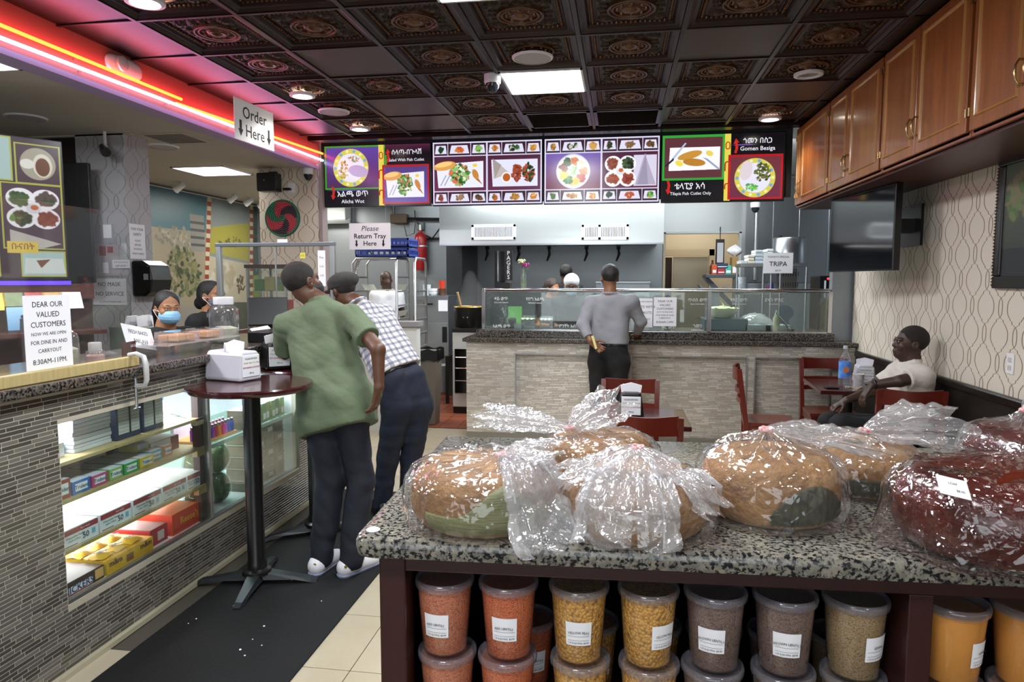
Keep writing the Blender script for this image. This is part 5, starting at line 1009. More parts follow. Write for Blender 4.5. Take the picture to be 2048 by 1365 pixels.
# sneeze guard
GZ = 1.091; gl = thing('sneeze_guard', 'steel framed glass sneeze guard on the serving counter', 'sneeze guard', (.3, 7.0, GZ)); X0, X1 = xb(966, 6.95), 1.97
b = MB(); b.tube([(X0, 7.3, 1.49), (X0, 7.0, 1.495), (X0 + .03, 6.96, 1.495), (X1 - .01, 6.96, 1.495), (X1, 7.3, 1.49)], .02, 10); b.build('top_rail', CHROME, gl, smooth=50)
MB().box(X0 - .01, X1 + .01, 6.95, 7.3, 1.508, 1.514).build('top_glass', GLASS, gl)
for x in (X0 + .005, xb(1419, 6.95), X1): MB().box(x - .02, x + .02, 6.945, 6.985, GZ, 1.49).build('guard_post', CHROME, gl, bevel=.004)
MB().box(X0 + .03, xb(1412, 6.95), 6.96, 6.966, GZ + .002, 1.48).build('front_glass', GLASS, gl); MB().box(xb(1426, 6.95), X1 - .02, 6.96, 6.966, GZ + .002, 1.48).build('front_glass', GLASS, gl)
for x in (X0 + .003, X1): MB().box(x - .003, x + .003, 6.99, 7.3, GZ + .002, 1.48).build('side_glass', GLASS, gl)
MB().box(X0, X1, 6.952, 6.974, GZ, GZ + .012).build('bottom_channel', CHROME, gl)
ETCH = mat('etched_white', 'd8dada', .6)
for px, py, s1, s2 in ((1002, 601, 'ቀይ ወጥ', 'Spicy beef stewed'), (1070, 602, 'የበግ አልጫ', 'Mild lamb stewed'), (1003, 656, 'አልጫ ወጥ', 'Mild beef stewed'), (1137, 656, 'ምንቸት አብሽ', 'Lean ground beef stewed'), (1395, 604, 'ጥብስ ወጥ', 'Spicy beef cubes'), (1478, 604, 'የዶሮ ወጥ', 'Chicken stewed'), (1548, 604, 'ድፍን ምስር', 'Spicy lentils'), (1337, 658, 'ሽሮ ወጥ', 'Yellow peas spiced'), (1395, 656, 'ጎመን', 'Collard greens')):
    p = onY(px, py, 6.957); text(s1, ETCH, gl, .042, FY(p.x, 6.9585, p.z + .015), bold=.02); text(s2, ETCH, gl, .02, FY(p.x, 6.9585, p.z - .022), bold=.02)
def paperY(name, label, x0, x1, y0, y1, Y, words, m=PAPER, rot=0, cat='sign'):
    a, b_, c, d = span(x0, x1, y0, y1, Y); M = FY((a + b_) / 2, Y, (c + d) / 2) @ Matrix.Rotation(rot, 4, 'Z'); h = d - c
    return sheet(name, label, M, b_ - a, h, [(s, u, v, sz * h, k, bo) for s, u, v, sz, k, bo in words], m=m, cat=cat)
paperY('menu_paper', 'white menu paper on the guard glass half hidden by the man in grey', 1262, 1305, 597, 655, 6.95, [('SWEETS WITH', .08, .2, .12, '3a3a40', .012), ('CARROTS', .1, .0, .12, '3a3a40', .012), ('WE ARE FEATURING', .05, .38, .07, '5a5a60', .01), ('TODAY ONLY', .05, -.22, .08, '5a5a60', .01)])
paperY('hours_paper', 'white hours paper on the middle of the guard glass', 1307, 1353, 595, 653, 6.95, [('DEAR OUR', 0, .36, .1, '3a3a40', .012), ('VALUED', 0, .23, .1, '3a3a40', .012), ('CUSTOMERS', 0, .1, .1, '3a3a40', .012), ('NOW WE ARE OPEN', 0, -.01, .06, '3a3a40', .01), ('FOR DINE IN AND', 0, -.12, .075, '3a3a40', .01), ('CARRYOUT', 0, -.22, .075, '3a3a40', .01), ('8:30AM-11PM', 0, -.36, .1, '3a3a40', .012)])
# pager tower and flower bottle on the guard
Zg = 1.515; px = xb(1010, 7.08)
t = thing('pager_tower', 'black tower of pagers with white vertical lettering on the sneeze guard', 'pager stand', (px, 7.08, Zg)); MB().box(px - .1, px + .06, 7.02, 7.16, Zg, Zg + .06).build('tower_base', BLACK, t, bevel=.006); MB().box(px - .1, px - .075, 7.03, 7.15, Zg + .06, Zg + .38).build('side_plate', mat('plate_black', '15151a', .2), t)
MB().box(px - .065, px - .055, 7.0, 7.03, Zg + .07, Zg + .38).build('chrome_bar', CHROME, t); MB().box(px - .055, px + .005, 7.05, 7.15, Zg + .06, Zg + .38).build('pager_stack', mat('pager_black', '101014', .15), t, bevel=.004)
MB().box(px + .005, px + .085, 7.02, 7.04, Zg + .08, Zg + .385).build('sign_plate', BLACK, t)
for i, ch in enumerate('PAGERS'): text(ch, mat('sign_white', 'e9e9ee', .4), t, .058, FY(px + .046, 7.0185, Zg + .355 - i * .049), bold=.03)
fx = xb(1047, 7.08); t = thing('flower_bottle', 'clear bottle holding a pale yellow and a magenta flower on the guard', 'vase', (fx, 7.08, Zg)); MB().lathe([(.026, .0), (.03, .01), (.03, .05), (.027, .055), (.03, .06), (.03, .13), (.013, .175), (.012, .2)], 18, (fx, 7.08, Zg), cap1=False).build('bottle', CLEARP, t, smooth=50); MB().lathe([(.026, .004), (.027, .09)], 16, (fx, 7.08, Zg)).build('water', clear('pale_water', 'dfeec8', .05), t, smooth=50)
for dx, dz, c, l in ((-.02, .275, 'e8e6b0', 'pale yellow flower'), (.02, .235, 'b0287a', 'magenta flower')):
    b = MB()
    for k in range(14):
        q = k * 2.4; r = .008 + .002 * k; b.cbox((fx + dx + math.cos(q) * r, 7.075 + math.sin(q) * r, Zg + dz + .012 * math.cos(k)), (.024, .02, .012), 0, Matrix.Rotation(q, 3, 'Z') @ Matrix.Rotation(.7, 3, 'Y'))
    b.build('flower_head', mat('petal_' + c, c, .6), t, bevel=.004, label=l); MB().tube([(fx, 7.08, Zg + .05), (fx + dx * .5, 7.08, Zg + .18), (fx + dx, 7.076, Zg + dz)], .003, 6).build('stem', mat('stem_green', '4a7a30', .5), t)
MB().grid(3, 5, lambda u, v: (fx + .02 + v * .035, 7.07 + (u - .5) * .02 * math.sin(PI * v), Zg + .21 - .02 * v * v)).build('leaf', mat('stem_green', '4a7a30', .5), t)
# dishes behind the glass
def pan(name, label, x, y, z, w, d, h, fill, c2=None, cat='food pan', wall=STEEL, bumpy=.012, clearw=False):
    t = thing(name, label, cat, (x, y, z)); b = MB(); w2, d2 = w / 2, d / 2; e = .012
    for (x0, x1, y0, y1) in ((-w2, w2, -d2, -d2 + .004), (-w2, w2, d2 - .004, d2), (-w2, -w2 + .004, -d2, d2), (w2 - .004, w2, -d2, d2)): b.box(x + x0, x + x1, y + y0, y + y1, z, z + h)
    b.box(x - w2, x + w2, y - d2, y + d2, z, z + .003); b.build('pan_wall', CLEARP if clearw else wall, t)
    ph = R.random() * 9
    if fill: MB().grid(14, 10, lambda u, v: (x + (u - .5) * (w - e), y + (v - .5) * (d - e), z + h * .72 + bumpy * (math.sin(u * 19 + ph) * math.sin(v * 17 + ph) + .5 * math.sin(41 * u + 33 * v)))).build('food', mat('food_' + fill, fill, .5, var=(30, .8), c2=c2, bump=(60, .6)), t, smooth=80)
    return t
def lathe_thing(name, label, cat, prof, x, y, z, m, part='body', n=24, extra=None, group=None, cap1=True):
    t = thing(name, label, cat, (x, y, z), group=group); MB().lathe(prof, n, (x, y, z), cap1=cap1).build(part, m, t, smooth=45); return t
yq = 7.3
t = lathe_thing('utensil_pot', 'steel pot of serving spoons behind the left end of the guard glass', 'pot', [(.07, 0), (.085, .02), (.088, .1), (.084, .1), (.08, .03)], xb(1016, yq), yq, GZ, STEEL, 'pot')
for i in range(7): q = i * .9; MB().tube([(xb(1016, yq) + .03 * math.cos(q), yq + .03 * math.sin(q), GZ + .03), (xb(1016, yq) - .05 - .02 * math.cos(q), yq + .05 * math.sin(q), GZ + .2 + .03 * math.sin(3 * i))], [.004, .008], 6).build('spoon', CHROME, t)
pan('food_pan', 'clear tub with shredded white food behind the guard glass', xb(1058, yq), yq, GZ, .15, .16, .13, 'd8d8b8', 'a8b080', clearw=True); pan('food_pan', 'second clear tub left of the grey-shirted man behind the glass', xb(1094, yq), yq, GZ, .14, .16, .125, 'c8c8c0', '9a9a94', clearw=True)
pan('food_pan', 'shallow pan with orange food beside the spoon pot', xb(1037, 7.15), 7.15, GZ, .09, .08, .05, 'c8602a', '8a3a1a')
sheet('green_card', 'pale green card standing behind the clear tub at the serving counter', FY(xb(1030, 7.45), 7.45, GZ + .12), .15, .2, [], m=mat('green_paper', '9ad88a', .7), cat='card')
t = lathe_thing('salad_bowl', 'wide cream bowl of chopped cabbage behind the right guard glass', 'bowl', [(.08, 0), (.1, .01), (.16, .09), (.168, .1), (.16, .1), (.1, .03)], xb(1446, 7.35), 7.35, GZ + .12, mat('cream_plastic', 'd8d4b8', .4), 'bowl'); x = xb(1446, 7.35)
MB().grid(20, 8, lambda u, v: (x + .145 * v * math.cos(2 * PI * u), 7.35 + .145 * v * math.sin(2 * PI * u), GZ + .12 + .1 + .02 * (1 - v) + .008 * math.sin(13 * u * 6 + 20 * v)), wrap=True).build('cabbage', mat('cabbage', 'b8c088', .6, var=(40, .8), c2='e0e4c0', bump=(70, .8)), t, smooth=80); MB().tube([(x + .02, 7.3, GZ + .22), (x - .03, 7.28, GZ + .30)], .006).build('spoon_handle', CHROME, t)
MB().box(x - .2, x + .22, 7.15, 7.55, GZ, GZ + .118).build('cold_well', mat('well_steel', '707880', .3, .8), bevel=.008, label='low steel block under the cabbage bowl behind the glass', cat='food well', loc=(x, 7.3, GZ))
for i, (a, c, l) in enumerate(((1495, 1530, 'steaming steel pan, left of two behind the right guard glass'), (1532, 1572, 'steel pan with white rice, right of two behind the right guard glass'))):
    pan('food_pan', l, xb((a + c) / 2, 7.3), 7.3, GZ, .24, .3, .06, 'd0d2cc', 'a8aaa4')
b = MB(); xw = xb(1512, 7.4); b.grid(18, 10, lambda u, v: (xw + (u - .5) * .36, 7.42 + (v - .5) * .2, GZ + .06 + .11 * math.sin(u * PI) ** .6 * math.sin(v * PI) ** .6 + .012 * math.sin(u * 23) * math.sin(v * 17 + 3 * u))); b.build('plastic_film', clear('milky_film', 'f0f4f6', .35, .8), smooth=80, label='heap of milky plastic film behind the right guard glass', cat='plastic film', loc=(xw, 7.42, GZ))
lathe_thing('squeeze_bottle', 'tan squeeze bottle with white nozzle behind the right guard glass', 'bottle', [(.03, 0), (.032, .01), (.032, .13), (.02, .155), (.02, .165), (.008, .21)], xb(1554, 7.15), 7.15, GZ, mat('tan_plastic', 'a8a088', .4))
t = thing('ladle', 'steel ladle leaning out of a pan behind the right guard glass', 'ladle', (xb(1570, 7.2), 7.1, GZ)); MB().tube([(xb(1552, 7.1), 7.1, GZ + .19), (xb(1582, 7.1), 7.12, GZ + .03)], .009, 8).build('handle', CHROME, t); MB().lathe([(.001, 0), (.03, .01), (.04, .03)], 14, (xb(1585, 7.1), 7.12, GZ), cap1=False).build('ladle_cup', CHROME, t, smooth=50)
t = thing('menu_holder', 'slanted white paper holder at the right end of the serving counter', 'paper holder', (2.05, 7.2, 1.022)); MB().slab(frame((2.07, 7.2, 1.2), (.3, .95, 0), (-.4, 0, .9)), .2, .3, .006).build('holder_sheet', PAPER, t); MB().box(2.02, 2.14, 7.15, 7.3, 1.022, 1.06).build('holder_base', BLACK, t)

# hood
HY = 8.6; HX0, HX1 = xb(880, HY), xb(1325, HY)
hd = thing('extractor_hood', 'wide stainless extractor hood over the cooking line', 'hood', (-.9, 9.2, 2.03))
HST = mat('hood_steel', 'c6cacb', .3, .85, bump=(5, .12, (.4, 1, .15)))
b = MB(); b.prism([(HY, 2.03), (HY, 3.0), (YB - .02, 3.0), (YB - .02, 2.1), (YB - .5, 2.1), (HY + .08, 2.16), (HY + .08, 2.03)], HX0, HX1, 'x'); b.build('hood_canopy', HST, hd)
MB().box(HX0, HX1, HY - .006, HY + .01, 2.03, 2.05).build('hood_lip', STEEL, hd)
for a, c, l in ((943, 1032, 'left'), (1163, 1258, 'right')):
    x0, x1, z0, z1 = span(a, c, 449, 480, HY); x0 += 0; t = thing('hood_grille', f'{l} white slatted grille on the hood front', 'grille', ((x0 + x1) / 2, HY, z0), group='white grilles on the hood')
    b = MB(); e = .035
    for (p, q, r, s) in ((x0, x1, z0, z0 + e), (x0, x1, z1 - e, z1), (x0, x0 + e, z0, z1), (x1 - e, x1, z0, z1)): b.box(p, q, HY - .015, HY - .002, r, s)
    if l == 'right': b.box(x0 + .2, x0 + .24, HY - .015, HY - .002, z0, z1)
    b.build('grille_frame', WHITE, t, bevel=.003); MB().box(x0 + e, x1 - e, HY - .006, HY - .003, z0 + e, z1 - e).build('grille_back', mat('grille_shade_grey', '2f3437', .6), t)  # shade behind the slats is put into the dark back colour
    for i in range(26): xx = x0 + e + (x1 - x0 - 2 * e) * (i + .5) / 26; MB().box(xx - .004, xx + .004, HY - .013, HY - .006, z0 + e, z1 - e).build('slat', WHITE, t)
# hooks under the hood
for i, x in enumerate((974, 1037, 1098, 1173, 1237)):
    p = onY(x, 495, YB - .03); t = thing('utensil_hook', ('first', 'second', 'third', 'fourth', 'fifth')[i] + ' black hook from the left on the wall under the hood', 'hook', (p.x, YB, p.z - .15), group='black hooks under the hood')
    MB().tube([(p.x, YB - .005, p.z), (p.x, YB - .05, p.z - .02), (p.x + .01, YB - .05, p.z - .1), (p.x - .03, YB - .03, p.z - .2)], [.014, .014, .02, .01], 8).build('hook_arm', BLACK, t, smooth=50); MB().box(p.x - .03, p.x + .03, YB - .012, YB - .001, p.z - .03, p.z + .04).build('hook_plate', BLACK, t)
MB().box(xb(893, 9.25), xb(925, 9.25), 9.25, YB - .05, 0, 2.09).build('hood_side_panel', mat('dark_side_panel', '2a2c2e', .45), bevel=.006, label='tall dark panel at the left end of the hood', cat='panel', loc=(HX0 + .09, 9.4, 0))
wtb = thing('cooking_line', 'steel cooking line along the wall under the hood', 'worktable', (-.5, 9.9, 0)); MB().box(-1.5, .45, 9.6, YB - .03, 0, .92).build('cabinet_body', STEEL, wtb, bevel=.006); MB().box(-1.5, .45, 9.55, YB - .03, .92, .96).build('worktop', STEEL, wtb, bevel=.004); MB().box(-.35, .42, 9.9, YB - .03, 1.55, 1.58).build('wall_shelf', STEEL, wtb, bevel=.004); MB().box(-.35, .42, YB - .035, YB - .03, .96, 1.56).build('splashback', STEEL, wtb)
# left part: range with pot
x0, x1, z0, z1 = span(905, 965, 655, 790, 8.0)
rg = thing('kitchen_range', 'white and black kitchen range with an oven behind the serving counter', 'range', ((x0 + x1) / 2, 8.3, 0)); MB().box(x0, x0 + .75, 8.0, 8.7, .08, .98).build('range_body', mat('enamel_white', 'b8b8b2', .35), rg, bevel=.008); MB().box(x0, x0 + .75, 7.99, 8.72, .98, 1.02).build('range_top', BLACK, rg)
MB().box(x0 + .03, x0 + .7, 7.985, 8.0, .25, .78).build('oven_window', mat('oven_black', '0a0a0a', .1), rg)
for z in (.4, .55, .68): MB().tube([(x0 + .04, 7.98, z), (x0 + .68, 7.98, z)], .006, 6).build('oven_rack', CHROME, rg)
MB().box(x0, x0 + .75, 8.02, 8.68, 0, .08).build('range_foot', BLACK, rg)
pxm = xb(936, 8.25); pt = lathe_thing('stock_pot', 'large black pot with brass rim steaming on the range', 'pot', [(.165, 0), (.175, .02), (.178, .25), (.17, .25), (.16, .03)], pxm, 8.3, 1.021, mat('pot_black', '14120e', .3, .3), 'pot'); MB().tube([(pxm + .178 * math.cos(i * PI / 12), 8.3 + .178 * math.sin(i * PI / 12), 1.27) for i in range(24)], .008, 6, closed=True).build('rim', mat('brass', 'b0904a', .3, .9), pt, smooth=50)
MB().tube([(pxm - .06, 8.26, 1.15), (pxm - .12, 8.2, 1.45)], [.012, .016], 8).build('wooden_spoon', mat('spoon_wood', 'a8865a', .6), pt)
for i in range(2): MB().lathe([(.012, 0), (.008, .012)], 8, (pxm - .03 + i * .05, 8.13, 1.15), M=Matrix.Rotation(PI / 2, 4, 'X')).build('rivet', CHROME, pt)
sm = bpy.data.materials.new('steam'); sm.use_nodes = True; nt = sm.node_tree; nt.nodes.clear(); pv = nd(nt, 'ShaderNodeVolumeScatter'); pv.inputs['Density'].default_value = .5; o_ = nd(nt, 'ShaderNodeOutputMaterial'); nt.links.new(pv.outputs[0], o_.inputs[1])
S = SDF((pxm - .4, 7.95, 1.2), (pxm + .4, 8.65, 1.85), .03); S.ell((pxm, 8.3, 1.33), (.17, .17, .1)); S.ell((pxm + .04, 8.3, 1.47), (.13, .12, .12), k=.08); S.ell((pxm + .02, 8.3, 1.6), (.08, .08, .12), k=.08); S.build('steam', sm, label='white steam rising from the black pot', cat='steam', kind='stuff', loc=(pxm, 8.3, 1.27))
# dish machine, crockery, bin, bucket
x0, x1, z0, z1 = span(833, 897, 592, 705, 8.6)
dm = thing('dish_machine', 'steel dish machine left of the black hood panel', 'dishwasher', ((x0 + x1) / 2, 8.9, 0)); MB().box(x0, x1, 8.6, 9.2, .62, z1 - .0).build('machine_body', STEEL, dm, bevel=.006); MB().box(x0 + .02, x1 - .02, 8.594, 8.6, .66, 1.05).build('lower_door', mat('dull_steel', '9fa3a4', .35, .8), dm, bevel=.003); MB().box(x1 - .08, x1 - .02, 8.588, 8.595, .8, 1.0).build('control_strip', BLACK, dm); MB().box(x0 + .1, x0 + .22, 8.57, 8.6, 1.28, 1.3).build('door_handle', BLACK, dm); MB().box(x1 - .13, x1 - .01, 8.594, 8.599, 1.2, 1.34).build('taped_paper', PAPER, dm)
for xx in (x0 + .03, x1 - .03):
    for yy in (8.64, 9.16): MB().box(xx - .02, xx + .02, yy - .02, yy + .02, 0, .62).build('machine_leg', BLACK, dm)
zt = z1 + .001
for i, (dx, l, pr, m) in enumerate(((.04, 'tall pale grey cup stack left on the dish machine', [(.035, 0), (.045, .2)], CLEARP), (.1, 'short clear cup stack on the dish machine', [(.045, 0), (.055, .14)], mat('frosted', 'b8c0c2', .4)), (.2, 'stack of white bowls on the dish machine', [(.04, 0), (.07, .03), (.07, .05), (.06, .05), (.072, .06), (.072, .09)], WHITE))):
    lathe_thing('cup_stack' if i < 2 else 'bowl_stack', l, 'crockery', pr, x0 + dx, 8.75, zt, m)
lathe_thing('cup_stack', 'stack of black and brown bowls right on the dish machine', 'crockery', [(.04, 0), (.055, .03), (.05, .03), (.056, .06), (.05, .06), (.056, .09)], x0 + .31, 8.72, zt, mat('brown_ceramic', '5a3a2a', .4)); lathe_thing('red_cup', 'red cup standing on the brown bowls on the dish machine', 'cup', [(.035, 0), (.045, .1)], x0 + .31, 8.72, zt + .091, mat('red_cup', 'c8402a', .35))
x0, x1, z0, z1 = span(838, 874, 690, 830, 7.4)
t = thing('trash_can', 'tall grey brown trash can with a black liner by the white partition', 'trash can', ((x0 + x1) / 2, 7.4, 0)); xc, hw = (x0 + x1) / 2, .13
b = MB(); b.add([(xc - hw * .8, 7.30, 0), (xc + hw * .8, 7.30, 0), (xc + hw * .8, 7.5, 0), (xc - hw * .8, 7.5, 0), (xc - hw, 7.26, .82), (xc + hw, 7.26, .82), (xc + hw, 7.54, .82), (xc - hw, 7.54, .82)], [(3, 2, 1, 0), (4, 5, 6, 7), (0, 1, 5, 4), (1, 2, 6, 5), (2, 3, 7, 6), (3, 0, 4, 7)]); b.build('can_body', mat('can_brown', '6a6258', .5), t, bevel=.01)
b = MB(); b.grid(40, 5, lambda u, v: (xc + (hw + .012 + .01 * math.sin(u * 60)) * max(-1, min(1, 1.4 * math.cos(2 * PI * u))), 7.40 + (.155 + .008 * math.sin(u * 44)) * max(-1, min(1, 1.4 * math.sin(2 * PI * u))), .72 + .12 * v + .01 * math.sin(u * 50)), wrap=True); b.build('liner', BLACK, t, smooth=70)
t = lathe_thing('white_bucket', 'white plastic bucket on the terracotta floor behind the trash can', 'bucket', [(.13, 0), (.15, .34), (.155, .34), (.155, .38), (.14, .38)], xb(878, 9.6), 9.6, .0, mat('bucket_white', 'c8d0d6', .4), 'bucket_body')
# half wall, tray rack, crates
MB().box(-3.2, xb(833, 6.9), 6.9, 7.02, 0, 1.115).build('half_wall', mat('half_wall_white', 'd8d8d4', .5), label='white half wall with grey cap beside the tray rack', cat='partition', loc=(-2.6, 6.95, 0)); MB().box(-3.2, xb(834, 6.9) + .02, 6.86, 7.05, 1.116, 1.17).build('grey_ledge', mat('cap_grey', '8d8a8c', .5), bevel=.004, label='thick grey cap lying on the white half wall', cat='ledge', loc=(-2.6, 6.95, 1.116))
t = sheet('door_decal', 'small dark decal on the white half wall', FY(xb(792, 6.89), 6.895, 1.05), .03, .08, [], m=mat('decal_dark', '4a3238', .5), cat='decal')
x0, x1, z0, z1 = span(706, 830, 517, 640, 7.7); rk = thing('tray_rack', 'tall aluminium tray rack behind the return tray sign', 'rack', ((x0 + x1) / 2, 7.9, 0)); zt = z1
for yy in (7.7, 8.15):
    MB().tube([(x0, yy, .12), (x0, yy, zt - .06), (x0 + .05, yy, zt), (x1 - .32, yy, zt), (x1 - .3, yy, zt)], .016, 8).build('rack_post', ALU, rk, smooth=50)
for xx in (x1 - .22, x1):
    MB().tube([(xx, 7.7, .12), (xx, 7.7, zt - .05), (xx, 7.75, zt), (xx, 8.1, zt), (xx, 8.15, zt - .05), (xx, 8.15, .12)], .016, 8).build('rack_post', ALU, rk, smooth=50)
for i in range(9):
    z = .3 + i * .165
    for xx in (x0, x1 - .22, x1): MB().box(xx - .012, xx + .012, 7.7, 8.15, z, z + .018).build('runner', ALU, rk)
MB().box(x0, x1, 7.72, 8.13, .1, .13).build('rack_base', ALU, rk)
for xx in (x0, x1):
    for yy in (7.72, 8.13): MB().lathe([(.045, -.012), (.045, .012)], 14, (xx, yy, .045), M=Matrix.Rotation(PI / 2, 4, 'X')).build('castor', BLACK, rk)
for z, l in ((z0 + .34, 'upper pale sheet tray sliding in the tray rack'), (z0 + .03, 'lower pale sheet tray in the tray rack')):
    t = thing('sheet_tray', l, 'tray', ((x0 + x1) / 2, 7.9, z), group='trays in the rack'); b = MB(); xa, xe = x0 + .14, x1 - .25; b.prism([(xa, z), (xe, z), (xe + .04, z + .07), (xe + .034, z + .07), (xe - .004, z + .008), (xa + .004, z + .008), (xa - .034, z + .07), (xa - .04, z + .07)], 7.72, 8.1, 'y'); b.build('tray_body', mat('tray_cream', 'b8b6a8', .4), t)
CB = mat('crate_blue', '2a3f8a', .45)
xa, xe, za, ze = span(722, 826, 470, 517, 7.9)
for k in range(2):
    z = zt + .018 + k * .115; xo = xa + (.0 if k == 0 else .22); t = thing('dish_crate', ('lower long' if k == 0 else 'upper short') + ' blue plastic dish crate on the tray rack', 'crate', ((xo + xe) / 2, 7.9, z), group='blue dish crates')
    for (p, q, r, s) in ((xo, xe, 7.72, 7.735), (xo, xe, 8.09, 8.105), (xo, xo + .015, 7.72, 8.1), (xe - .015, xe, 7.72, 8.1)):
        b = MB(); b.box(p, q, r, s, z, z + .03); b.box(p, q, r, s, z + .075, z + .1)
        n = 9 if q - p > .1 else 6
        for i in range(n + 1):
            u = i / n; b.box(p + (q - p) * u - .006 if q - p > .1 else p, p + (q - p) * u + .006 if q - p > .1 else q, r if q - p > .1 else r + (s - r) * u - .006, s if q - p > .1 else r + (s - r) * u + .006, z + .03, z + .075)
        b.build('crate_side', CB, t)
    MB().box(xo, xe, 7.72, 8.1, z, z + .008).build('crate_floor', CB, t)
t = thing('spray_hose', 'coiled steel spray hose hanging left of the tray rack', 'tap hose', (xb(706, 8.6), 8.7, 1.3)); p0 = onY(706, 560, 8.7); p1 = onY(716, 508, 8.7)
b = MB(); pts = []
for i in range(120): u = i / 119; c = p0.lerp(p1, u) + Vector((.05 * u * u, 0, 0)); q = i * .9; pts.append((c.x + .022 * math.cos(q), c.y + .022 * math.sin(q), c.z))
b.tube(pts, .005, 5); b.build('hose_coil', CHROME, t, smooth=60); MB().tube([p0, Vector((p0.x, p0.y, .9))], .012).build('riser_pipe', CHROME, t); MB().tube([p1 + Vector((.05, 0, 0)), p1 + Vector((.16, 0, .03)), p1 + Vector((.22, 0, -.04))], .012).build('spray_head', CHROME, t)
sk = thing('sink_bench', 'steel sink bench along the left kitchen wall', 'sink', (-3.4, 9.3, 0)); MB().box(-4.3, -2.95, 9.0, 9.7, .84, .9).build('bench_top', STEEL, sk, bevel=.004); MB().box(-4.3, -2.95, 9.66, 9.7, .9, 1.1).build('upstand', STEEL, sk)
for xx in (-4.25, -3.0):
    for yy in (9.05, 9.65): MB().tube([(xx, yy, 0), (xx, yy, .84)], .02).build('bench_leg', ALU, sk)
# fire extinguisher, gas piping, air conditioner
p = onY(842, 541, YB - .12); q = onY(842, 470, YB - .12); t = thing('fire_extinguisher', 'red fire extinguisher cylinder with steel band hanging on the kitchen wall', 'fire extinguisher', (p.x, YB - .1, p.z)); r = .095; h = q.z - p.z + .03
MB().lathe([(r * .9, 0), (r, .02), (r, h - .08), (r * .85, h - .03), (r * .4, h), (.025, h + .01), (.025, h + .04)], 22, (p.x, YB - .12, p.z)).build('cylinder', mat('extinguisher_red', '9c1f22', .3), t, smooth=45); MB().lathe([(r + .002, h * .62), (r + .004, h * .63), (r + .002, h * .66)], 22, (p.x, YB - .12, p.z), cap0=False, cap1=False).build('band', CHROME, t); MB().tube([(p.x, YB - .12, p.z + h + .04), (p.x, YB - .12, p.z + h + .12)], .02).build('valve', ALU, t); MB().tube([(p.x, YB - .12, p.z + h + .1), (p.x - .08, YB - .12, p.z + h + .2), (p.x - .1, YB - .08, p.z + h + .34)], .008).build('hose', BLACK, t); MB().box(p.x - .04, p.x + .04, YB - .03, YB - .001, p.z + h * .5, p.z + h * .75).build('wall_bracket', BLACK, t)
p = onY(800, 438, YB - .1); t = thing('gas_piping', 'gas valve box with pipes and cables on the kitchen wall under the screens', 'piping', (p.x, YB - .1, p.z)); MB().box(p.x - .14, p.x + .12, YB - .16, YB - .02, p.z - .07, p.z + .07).build('valve_box', mat('valve_brown', '5a4a3c', .5, .3), t, bevel=.01); MB().tube([(p.x + .12, YB - .09, p.z), (p.x + .85, YB - .09, p.z - .02)], .022).build('pipe', BLACK, t); MB().tube([(p.x - .1, YB - .09, p.z + .05), (p.x - .12, YB - .09, p.z + .5)], .022).build('pipe', BLACK, t); MB().tube([(p.x + .06, YB - .1, p.z - .07), (p.x + .1, YB - .1, p.z - .26), (p.x + .22, YB - .1, p.z - .22), (p.x + .24, YB - .1, p.z - .05)], .008).build('cable', BLACK, t); MB().tube([(p.x + .6, YB - .1, p.z + .3), (p.x + .66, YB - .1, p.z - .1), (p.x + .5, YB - .1, p.z - .3), (p.x + .3, YB - .1, p.z - .2)], .012).build('cable', BLACK, t); MB().box(p.x + .25, p.x + .36, YB - .09, YB - .02, p.z - .17, p.z - .05).build('junction_box', mat('junction_grey', '6a7076', .4), t, bevel=.006); MB().tube([(p.x + .4, YB - .06, p.z - .3), (p.x + .85, YB - .06, p.z - .3)], .018).build('pipe', BLACK, t)
x0, x1, z0, z1 = span(630, 690, 410, 447, YB - .25); t = thing('air_conditioner', 'white wall air conditioner below the leftmost menu screen', 'air conditioner', (x0, YB - .2, z0)); b = MB(); b.prism([(YB - .01, z0 + .02), (YB - .16, z0), (YB - .24, z0 + .06), (YB - .24, z1), (YB - .01, z1)], x0 - .3, x1, 'x'); b.build('unit_case', mat('unit_white', 'dfe4e4', .35), t, bevel=.012)
for i in range(3): MB().cbox((x0 + .05, YB - .2, z0 + .02 + .018 * i), (x1 - x0 + .5, .06, .005), 0, Matrix.Rotation(.5, 3, 'X')).build('louvre', mat('louvre_grey', 'b0b6b8', .4), t)
# right part: back door, wall shelf, shelving, urn
DJ = mat('jamb_cream', 'c9bda4', .5); d0, d1 = xb(1325, YB), xb(1420, YB); x0, x1, z0, z1 = span(1345, 1414, 514, 690, 11.6)
t = thing('back_door', 'scuffed pale metal door standing ajar in the bright back room', 'door', (x0, 11.6, 0)); MB().box(x0, x1, 11.58, 11.62, 0, z1).build('door_leaf', mat('door_metal', '9a9282', .4, .4, var=(3, .35), c2='7d7462'), t); MB().tube([(x1 - .08, 11.56, 1.0), (x1 - .08, 11.52, 1.0), (x1 - .16, 11.52, 1.0)], .012).build('door_handle', CHROME, t)
b = MB(); b.box(x0 - .22, x0 - .14, 11.62, 11.72, 0, z1 + .12); b.box(x1 + .02, x1 + .1, 11.6, 11.7, 0, z1 + .12); b.box(x0 - .22, x1 + .1, 11.6, 11.7, z1 + .02, z1 + .12); b.build('door_frame', DJ, t); MB().box(x0 - .14, x0, 11.9, 11.95, 0, z1).build('dark_gap', mat('gap_brown', '2a1a10', .6), t)
